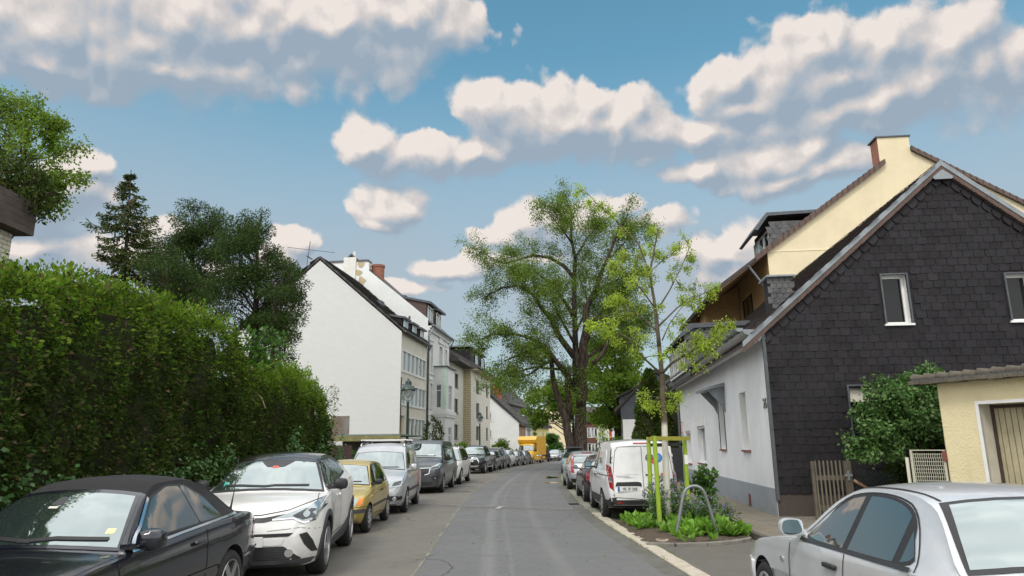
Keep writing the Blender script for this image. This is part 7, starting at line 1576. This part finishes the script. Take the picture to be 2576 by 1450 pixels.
def clump_tree(name, label, base, top, trunk_r, clumps, leafm_, size, per, spread, mt=m_bark, cat='tree', flat=.75, aspect=.3, dirs=(0, 0, .5), group=None, jit=.8):
    """clumps: (point, radius) list; a bough runs from the trunk to every clump"""
    o = thing(name, label, cat, base, group=group); B = Vector(base); T = Vector(top) - B; tm = MB(); tm.tube([Vector((0, 0, -.1)), T * .5 + Vector(RNG.normal(0, .1, 3)), T * .97], [trunk_r, trunk_r * .6, trunk_r * .12], 9); C, D = [], []
    for p, r in clumps:
        q = Vector(p) - B; f = min(max((q.z - .35 * Vector((q.x, q.y)).length - .3) / max(T.z, .1), .05), .93); s = T * f; mid = s.lerp(q, .55) + Vector((0, 0, .12 * (q - s).length)); tm.tube([s, mid, q], [trunk_r * .22 * (1.1 - f), trunk_r * .12, .012], 5, cap=False)
        k = int(per * (r / spread) ** 2); c = cloudpts(q, r, k, flat); C.append(c); D.append(nrm(c - np.array(q) + [0, 0, .01]) * .8 + np.array(dirs))
        for _ in range(2): e = cloudpts(q, r * 1.25, 1, flat)[0]; tm.tube([q, Vector(e)], [.016, .006], 4, cap=False)
    tm.build('trunk', mt, o, smooth=True); leaf_mesh('crown', np.concatenate(C), size, leafm_, o, .3, aspect, None if not isinstance(leafm_, list) else RNG.integers(0, len(leafm_), sum(map(len, C))), np.concatenate(D), jit); return o


def outline_clumps(pts, Y, dY, r, n, fillf=.5):
    """clumps inside the crown whose outline from the street is pts, spread dY in depth"""
    out = []; xs = [p[0] for p in pts]; ys = [p[1] for p in pts]
    for x, y in pts: out.append((at(x, y, Y + RNG.uniform(-.4, .4) * dY), r * RNG.uniform(.55, .8)))
    c = 0
    while c < n:
        q = (RNG.uniform(min(xs), max(xs)), RNG.uniform(min(ys), max(ys)))
        if pin(q, pts): out.append((at(*q, Y + RNG.uniform(-.5, .5) * dY), r * RNG.uniform(.7, 1.2))); c += 1
    return out


zl_ = lambda x, y: (x / 2.7125, (350 + y / 1.706) / 1.59)
ground_at = lambda x, Y: Vector((at(x, 1100, Y).x, Y, -.03))
# spruce: whorls of drooping boughs
SY = 28; sb, stp = ground_at(292, SY), at(330, 428, SY); o = thing('spruce_tree', 'thin pointed spruce with hanging cones rising above the hedge', 'tree', sb); T = stp - sb; tm = MB(); tm.tube([Vector((0, 0, 0)), T * .5, T], [.2, .12, .015], 8); C, D = [], []; z = T.z * .26
while z < T.z * .985:
    f = z / T.z; ln = max(.14, 5.0 * (1 - f) ** .85 * RNG.uniform(.8, 1.1))
    for k in range(RNG.integers(4, 7)):
        az_ = RNG.uniform(0, 6.28); d = Vector((math.cos(az_), math.sin(az_), 0)); l_ = ln * RNG.uniform(.55, 1.15); p0 = T * f; pts = [p0 + d * l_ * t_ + Vector((0, 0, l_ * (-.34 * t_ + .34 * t_ ** 3))) for t_ in (0, .3, .6, .85, 1)]; tm.tube(pts, [.035, .028, .02, .012, .006], 4, cap=False)
        for t_ in np.arange(.18, 1.02, .055 if l_ > 1 else .14):
            c = np.array(pts[0] + d * l_ * t_ + Vector((0, 0, l_ * (-.34 * t_ + .34 * t_ ** 3)))); w_ = min(.30, .17 * l_ * (1 - t_ * .75) + .06); kk = 10; C.append(c + np.stack([RNG.normal(0, w_ * .6, kk), RNG.normal(0, w_ * .6, kk), -np.abs(RNG.normal(0, .09, kk))], 1)); D.append(np.tile([d.x * .7, d.y * .7, -.25], (kk, 1)))
    z += RNG.uniform(.30, .46) * (1.25 - .5 * f)
tm.build('trunk', m_bark, o, smooth=True); leaf_mesh('crown', np.concatenate(C), .17, L_spr, o, .2, .16, None, np.concatenate(D), .5); cn_ = MB().lathe([(0, .0), (.035, -.03), (.04, -.1), (.02, -.19), (0, -.2)], 6).build('cone', pm('spruce_cone', (.16, .105, .06), .85, var=.3), o)
for i in range(46):
    f = RNG.uniform(.62, .93); az_ = RNG.uniform(0, 6.28); r_ = 2.6 * (1 - f) * RNG.uniform(.4, 1.1); c_ = cn_ if i == 0 else cn_.copy(); c_.location = T * f + Vector((math.cos(az_) * r_, math.sin(az_) * r_, -.15))
    if i: COL.objects.link(c_); c_.parent = o
kw = dict(cat='tree', flat=.8, aspect=.16, jit=.6, dirs=(0, 0, -.1))
clump_tree('cypress_tree', 'dark cypress with two ragged tops, right of the spruce', ground_at(485, 33), at(487, 520, 33), .26, outline_clumps([(470, 520), (500, 525), (510, 575), (545, 545), (548, 585), (560, 650), (545, 740), (470, 760), (395, 740), (360, 660), (380, 610), (440, 600), (445, 550)], 33, 3.2, .72, 46), L_cyp, .125, 806, .7, **kw)
clump_tree('cypress_tree', 'tallest bushy dark cypress, its right flank against the white gable', ground_at(640, 30), at(650, 545, 30), .28, outline_clumps([(590, 560), (620, 545), (635, 575), (660, 540), (672, 580), (690, 640), (740, 690), (745, 740), (720, 800), (700, 850), (610, 820), (560, 790), (555, 680), (570, 600)], 30, 3.4, .62, 62), L_cyp, .12, 806, .7, **kw)
clump_tree('cypress_tree', 'spreading dark cypress whose lower boughs reach furthest right before the white gable', ground_at(700, 28), at(690, 690, 28), .2, outline_clumps([(680, 700), (730, 665), (750, 690), (770, 715), (755, 790), (735, 850), (715, 900), (690, 880), (660, 800)], 28, 2.6, .5, 24), L_cyp, .115, 728, .65, **kw)
clump_tree('cypress_tree', 'low dark conifer filling the gap between spruce and cypresses', ground_at(420, 27), at(420, 650, 27), .18, outline_clumps([(340, 650), (400, 610), (440, 640), (480, 700), (540, 720), (560, 790), (470, 790), (380, 760)], 27, 2.5, .5, 30), L_cyp, .115, 702, .65, **kw)
# left edge: light leaved tree over a dark yew
lp = [at(*zl_(*p), 17) for p in ((60, 850), (110, 640), (170, 430), (220, 230), (240, 150))]; lb = Vector((lp[0].x, 17, 0)); L7 = lambda *p, r=.03: ([at(*zl_(*q), 17 + i * .25) for i, q in enumerate(p)], r, .008, 1.)
limb_tree('broadleaf_tree', 'light green broadleaf tree at the upper left edge', tuple(lb), [([lb, *lp[:2]], .16, .08, 0), (lp[1:], .08, .012, 1.5), L7((110, 640), (230, 590), (370, 610), (500, 615)), L7((150, 500), (260, 420), (360, 330), (400, 290)), L7((110, 640), (60, 340), (70, 140)), L7((170, 400), (280, 320), (330, 260)), L7((110, 700), (260, 660), (380, 700)), L7((110, 700), (250, 740), (380, 780)), L7((60, 640), (0, 400), (-60, 150)), L7((150, 500), (330, 480), (450, 420)), L7((90, 560), (30, 500), (-80, 350)), L7((140, 450), (150, 250), (120, 100))], [L_rob, L_map], .085, .60, 11, 4, 8, up=.15, spread=.09, aspect=.3)
clump_tree('yew_tree', 'dark dense evergreen overhanging the timber roof band at the left edge', (at(30, 700, 15.5).x, 15.8, 0), at(20, 420, 15.8), .18, outline_clumps([(-40, 420), (20, 400), (70, 410), (105, 450), (120, 490), (110, 530), (60, 525), (-40, 500)], 15.6, 1.6, .36, 26), L_dark, .13, 190, .45, flat=.8, aspect=.22)
SHR = clump_tree('leafy_shrub', 'bright green large leaved shrub standing between the two thuja hedges', (-6.3, 15.6, 0), (-6.2, 15.6, 3.6), .05, outline_clumps([(625, 850), (660, 835), (700, 855), (715, 880), (700, 905), (690, 925), (640, 910), (615, 880)], 15.4, .7, .24, 14), L_shrub, .115, 60, .3, flat=.9, aspect=.33, cat='shrub', dirs=(.2, -.2, 0))
# trees beyond the big one
clump_tree('maple_tree', 'fresh green maple behind the big trunks, foliage to their right', ground_at(1552, 64), at(1545, 850, 64), .35, outline_clumps([(1480, 870), (1530, 820), (1580, 850), (1605, 900), (1600, 960), (1570, 1010), (1590, 1050), (1560, 1075), (1500, 1055), (1480, 1000)], 64, 7, 1.2, 64), [L_map, L_rob], .30, 230, 1.2, flat=.6, aspect=.36)
clump_tree('maple_tree', 'low bright maple boughs left of the big trunks, before the cream gable', ground_at(1448, 72), at(1440, 990, 72), .25, outline_clumps([(1320, 1040), (1345, 985), (1390, 965), (1435, 985), (1450, 1040), (1425, 1065), (1385, 1050), (1350, 1070)], 72, 6, 1.1, 34), [L_map, L_rob], .30, 220, 1.2, flat=.5, aspect=.36)
clump_tree('distant_tree', 'pale green tree top showing right of the apartment house', ground_at(1228, 130), at(1230, 940, 130), .3, outline_clumps([(1205, 960), (1235, 935), (1262, 960), (1265, 1000), (1210, 1010)], 130, 5, 1.6, 14), L_map, .4, 120, 1.6)
clump_tree('young_tree', 'slim young tree with yellowish leaves in front of the dark red brick house', ground_at(1508, 78), at(1512, 1045, 78), .06, [(at(x, y, 78), .6) for x, y in ((1512, 1050), (1510, 1065), (1520, 1072), (1516, 1085), (1522, 1095), (1512, 1100))], L_young, .3, 60, .8)
clump_tree('distant_tree', 'thin tall tree right of the maple, half bare', ground_at(1563, 66), at(1560, 850, 66), .16, outline_clumps([(1545, 860), (1590, 850), (1600, 930), (1585, 990), (1575, 960), (1555, 930)], 66, 4, .8, 12), [L_map, L_rob], .26, 120, 1.0)
# clipped thuja cone and hedge by the white house
o = thing('thuja_cone', 'tall cone shaped thuja standing beyond the white house', 'tree', (at(1640, 1100, 36).x, 36, 0)); n = 15000; hh = at(1637, 935, 36).z + .1; z = RNG.uniform(.05, 1, n) ** 1.2; Rr = 1.12 * (1 - z) ** .62 * (1 + .10 * np.sin(z * 22)) + .05; th_ = RNG.uniform(0, 6.283, n); rad = Rr * (1 - np.abs(RNG.normal(0, .10, n))) * (1 + .08 * np.sin(3 * th_ + 9 * z))
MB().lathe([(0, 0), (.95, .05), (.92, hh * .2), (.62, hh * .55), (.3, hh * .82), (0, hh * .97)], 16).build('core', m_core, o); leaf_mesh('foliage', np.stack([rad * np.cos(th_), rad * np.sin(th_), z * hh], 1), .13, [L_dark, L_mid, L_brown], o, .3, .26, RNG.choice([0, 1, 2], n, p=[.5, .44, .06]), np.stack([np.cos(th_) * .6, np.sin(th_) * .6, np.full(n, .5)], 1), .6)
hedge('hedge', 'dark green thuja hedge rising behind the plank fence beside the white house', lambda y: 7.25 + 0 * y, 32.5, 35.2, [(30, 4.6), (37, 4.6)], -1.9, 14000, .15, end=False, leaf=.10)


def bush(label, x0, x1, ytop, Y, mat, name='bush', size=.12, n=1, per=130, ybase=1130):
    b0 = at((x0 + x1) / 2, ybase, Y); b0.z = gz(Y); tp = at((x0 + x1) / 2, ytop, Y); w_ = (x1 - x0) / 1745 * Y; h_ = max(tp.z - b0.z, .4); r = max(.18, min(w_ / 3.2, h_ / 2.6))
    cl = [(b0 + Vector((RNG.uniform(-.5, .5) * (w_ - r), RNG.uniform(-.4, .4) * w_, h_ * RNG.uniform(.22, 1) - r * .4)), r * RNG.uniform(.7, 1.05)) for _ in range(int(9 * n))]; cl += [(b0 + Vector((0, 0, h_ - r * .7)), r * .8)]
    return clump_tree(name, label, tuple(b0), tuple(b0 + Vector((0, 0, h_ * .7))), .04, cl, mat, size, per, r, cat='bush', aspect=.32)


bush('round clipped conifer bush in front of the cream gable at the bend', 1372, 1415, 1092, 104, L_shrub, size=.26, per=330, n=2); bush('light green bush behind the yellow truck', 1312, 1352, 1103, 92, L_map, size=.22, per=200); bush('loose olive green bush before the low white gabled house', 1238, 1292, 1107, 72, L_rob, size=.18, per=220)
bush('spreading light green juniper in front of the apartment house', 1143, 1186, 1112, 52, L_map, size=.15, per=220); bush('small leafy bush in front of the yellow house front', 1338, 1352, 1075, 94, L_shrub, size=.2, per=100); bush('low green hedge bush behind the white van roof', 1500, 1568, 1104, 56, L_map, size=.16, per=260, n=1.5); bush('small fresh bush behind the gold hatchback', 872, 886, 1130, 26.5, L_shrub, size=.09, per=70)
for i, (x, yt, lb) in enumerate(((1073, 1062, 'left of two dark columnar yews before the ornate house'), (1098, 1049, 'right and taller of two dark columnar yews before the ornate house'))):
    Y = 46; b0 = at(x, 1120, Y); b0.z = -.1; h_ = at(x, yt, Y).z; cl = [(b0 + Vector((RNG.normal(0, .10 + .10 * i), RNG.normal(0, .12), .3 + (h_ - .3) * f)), .20 * (1.15 - .45 * f)) for f in np.linspace(0, 1, 16 + 14 * i)]; clump_tree('columnar_yew', lb, tuple(b0), tuple(b0 + Vector((0, 0, h_ * .9))), .05, cl, L_dark, .11, 120, .22, cat='bush', flat=1.6, dirs=(0, 0, 1.2), group='columnar yews')
# rose bush by the slate gable with a dark yew behind it
SB = 14.75; rb0 = ground_at(2300, SB); rl = lambda *p: ([rb0 + Vector((0, 0, .1))] + [at(x, y, SB + dz) for x, y, dz in p], .028, .008, 1.)
limb_tree('rose_bush', 'leafy rose bush covering the lower gable window', tuple(rb0), [rl((2290, 1150, 0), (2250, 1120, -.2), (2190, 1110, -.3), (2150, 1130, -.3)), rl((2290, 1130, 0), (2240, 1060, -.1), (2170, 1050, -.1)), rl((2300, 1100, 0), (2280, 1000, 0), (2240, 985, 0)), rl((2310, 1080, .1), (2300, 970, .1), (2330, 945, .2)), rl((2320, 1100, .1), (2350, 1000, .1), (2370, 990, .1)), rl((2300, 1080, 0), (2230, 1000, -.2), (2200, 1010, -.2)), rl((2300, 1120, -.1), (2330, 1050, -.2), (2370, 1080, -.1)), rl((2290, 1120, -.1), (2230, 1090, -.3), (2190, 1080, -.4)), rl((2290, 1100, 0), (2270, 1040, -.3), (2250, 1010, -.3)), rl((2300, 1120, .1), (2320, 1020, .0), (2290, 960, .1))], [L_rose], .075, .42, 15, 5, 8, m_twig, 'bush', .2, spread=.06, outw=.2, tstart=.35, aspect=.36)
clump_tree('yew_bush', 'dark evergreen between the rose bush and the yellow garage', tuple(ground_at(2360, 15.2)), at(2350, 1000, 15.2), .06, [(at(x, y, 15.2 + RNG.uniform(-.2, .2)), .27) for x, y in ((2330, 1010), (2360, 1000), (2375, 1040), (2350, 1050), (2370, 1090), (2345, 1110), (2360, 1140), (2320, 1140), (2330, 1080), (2310, 1180), (2280, 1200), (2340, 1180), (2255, 1195), (2265, 1180))], L_dark, .085, 330, .3, cat='bush', aspect=.26)
# planting in the bed: leafy ground cover, flowering plants, a sapling shrub
RO = []; SZ = []; DD = []
for _ in range(330):
    x, y = RNG.uniform(2.4, 4.28), RNG.uniform(12.85, 16.2); dens_ = 1. if (y > 13.25 and x > 2.95) or y > 14.6 else .22
    if not pin((x, y), bed) or RNG.uniform() > dens_ or (x < 2.8 and y < 14.5): continue
    s_ = RNG.uniform(.6, 1.15) * (1.15 if y < 15 else .9); k = RNG.integers(9, 15); az_ = RNG.uniform(0, 6.28, k); hz = RNG.uniform(.05, .16) * s_
    for q in az_: e = RNG.uniform(.15, 1.3); RO.append((x + .03 * math.cos(q), y + .03 * math.sin(q), .04 + hz * RNG.uniform(.2, 1.2))); DD.append((math.cos(q) * math.cos(e), math.sin(q) * math.cos(e), math.sin(e))); SZ.append(.145 * s_)
gc = leaf_mesh('ground_cover', RO, np.array(SZ), L_bed, None, .6, .30, None, np.array(DD) * 2.2, .35); tag(gc, 'fresh green broad leaved seedlings covering the tree bed', 'ground cover', kind='stuff')


def flower(loc, h_, label):
    o = thing('flowering_plant', label, 'flower', loc, group='lilac flowering plants in the tree bed'); sm = MB(); C, F_ = [], []
    for _ in range(16):
        d = Vector((RNG.normal(0, .28), RNG.normal(0, .28), 1)); q, dd = twig(sm, (RNG.normal(0, .05), RNG.normal(0, .05), 0), d, h_ * RNG.uniform(.6, 1.1), .006, 4, -.01, .08)
        for v in q[1:]: C.append(np.array(v) + RNG.normal(0, .045, (11, 3)))
        F_.append(np.array(q[-1]) + RNG.normal(0, .016, (14, 3)))
    sm.build('stems', m_rose_stem, o, fix=False); leaf_mesh('leaves', np.concatenate(C), .06, L_rose, o, .3, .28); leaf_mesh('blossom', np.concatenate(F_), .026, L_flow, o, .3, .5)


m_rose_stem = pm('green_stem', (.06, .11, .03), .8)
for x, y, h_, lb in ((2.95, 15.2, .75, 'lilac flowering plant left of the green stakes'), (3.25, 15.5, .85, 'lilac flowering plant between the paired stakes and the white trunk'), (3.65, 15.1, .7, 'lilac flowering plant just right of the white trunk'), (3.95, 14.9, .6, 'lilac flowering plant by the single right stake'), (4.15, 14.3, .5, 'lilac flowering plant at the right edge of the bed near the front hoop'), (3.5, 16.1, .9, 'tallest lilac flowering plant, close to the white van bumper')): flower((x, y, .03), h_, lb)
q = at(1742, 1245, 16.6); clump_tree('leafy_shrub', 'broad leaved green shrub behind the right stake on the pavement side', (4.25, 16.3, .03), (4.25, 16.3, .9), .02, [(Vector((4.25 + RNG.normal(0, .16), 16.3 + RNG.normal(0, .15), RNG.uniform(.25, 1.15))), .17) for _ in range(16)], L_shrub, .10, 42, .17, cat='shrub', aspect=.4)
# weeds along kerbs and joints
n = 1500; Y = RNG.uniform(11, 46, n); X = np.array([XK(y) for y in Y]) + RNG.choice([.0, .27], n) + RNG.normal(0, .018, n); Z = np.array([gz(y) for y in Y]) + .015; g1 = np.stack([X, Y, Z], 1)
Y2_ = RNG.uniform(34, 44, 900); X2 = np.array([XK(y) for y in Y2_]) + .35 + np.abs(RNG.normal(0, .18, 900)); g2 = np.stack([X2, Y2_, np.full(900, .02)], 1)
wd_ = leaf_mesh('weeds', np.concatenate([g1, g2]), np.concatenate([np.full(n, .035), np.full(900, .26)]), L_map, None, .3, .16, None, np.tile([0, 0, 1.1], (n + 900, 1)), .5); tag(wd_, 'small green weeds and grass tufts along the right kerb', 'weeds', kind='stuff')
n = 420; wy = RNG.uniform(9, 26, n); wx = RNG.uniform(-2.6, 1.6, n); lt = leaf_mesh('leaf_litter', np.stack([wx, wy, np.full(n, .008)], 1), .03, leafm('litter', (.10, .13, .03), (.16, .12, .05), (.25, .24, .18), .1), None, 4, .35, None, np.tile([1, 0, 0], (n, 1)), .8); tag(lt, 'scattered bits of leaf and blossom on the roadway', 'leaf litter', kind='stuff')
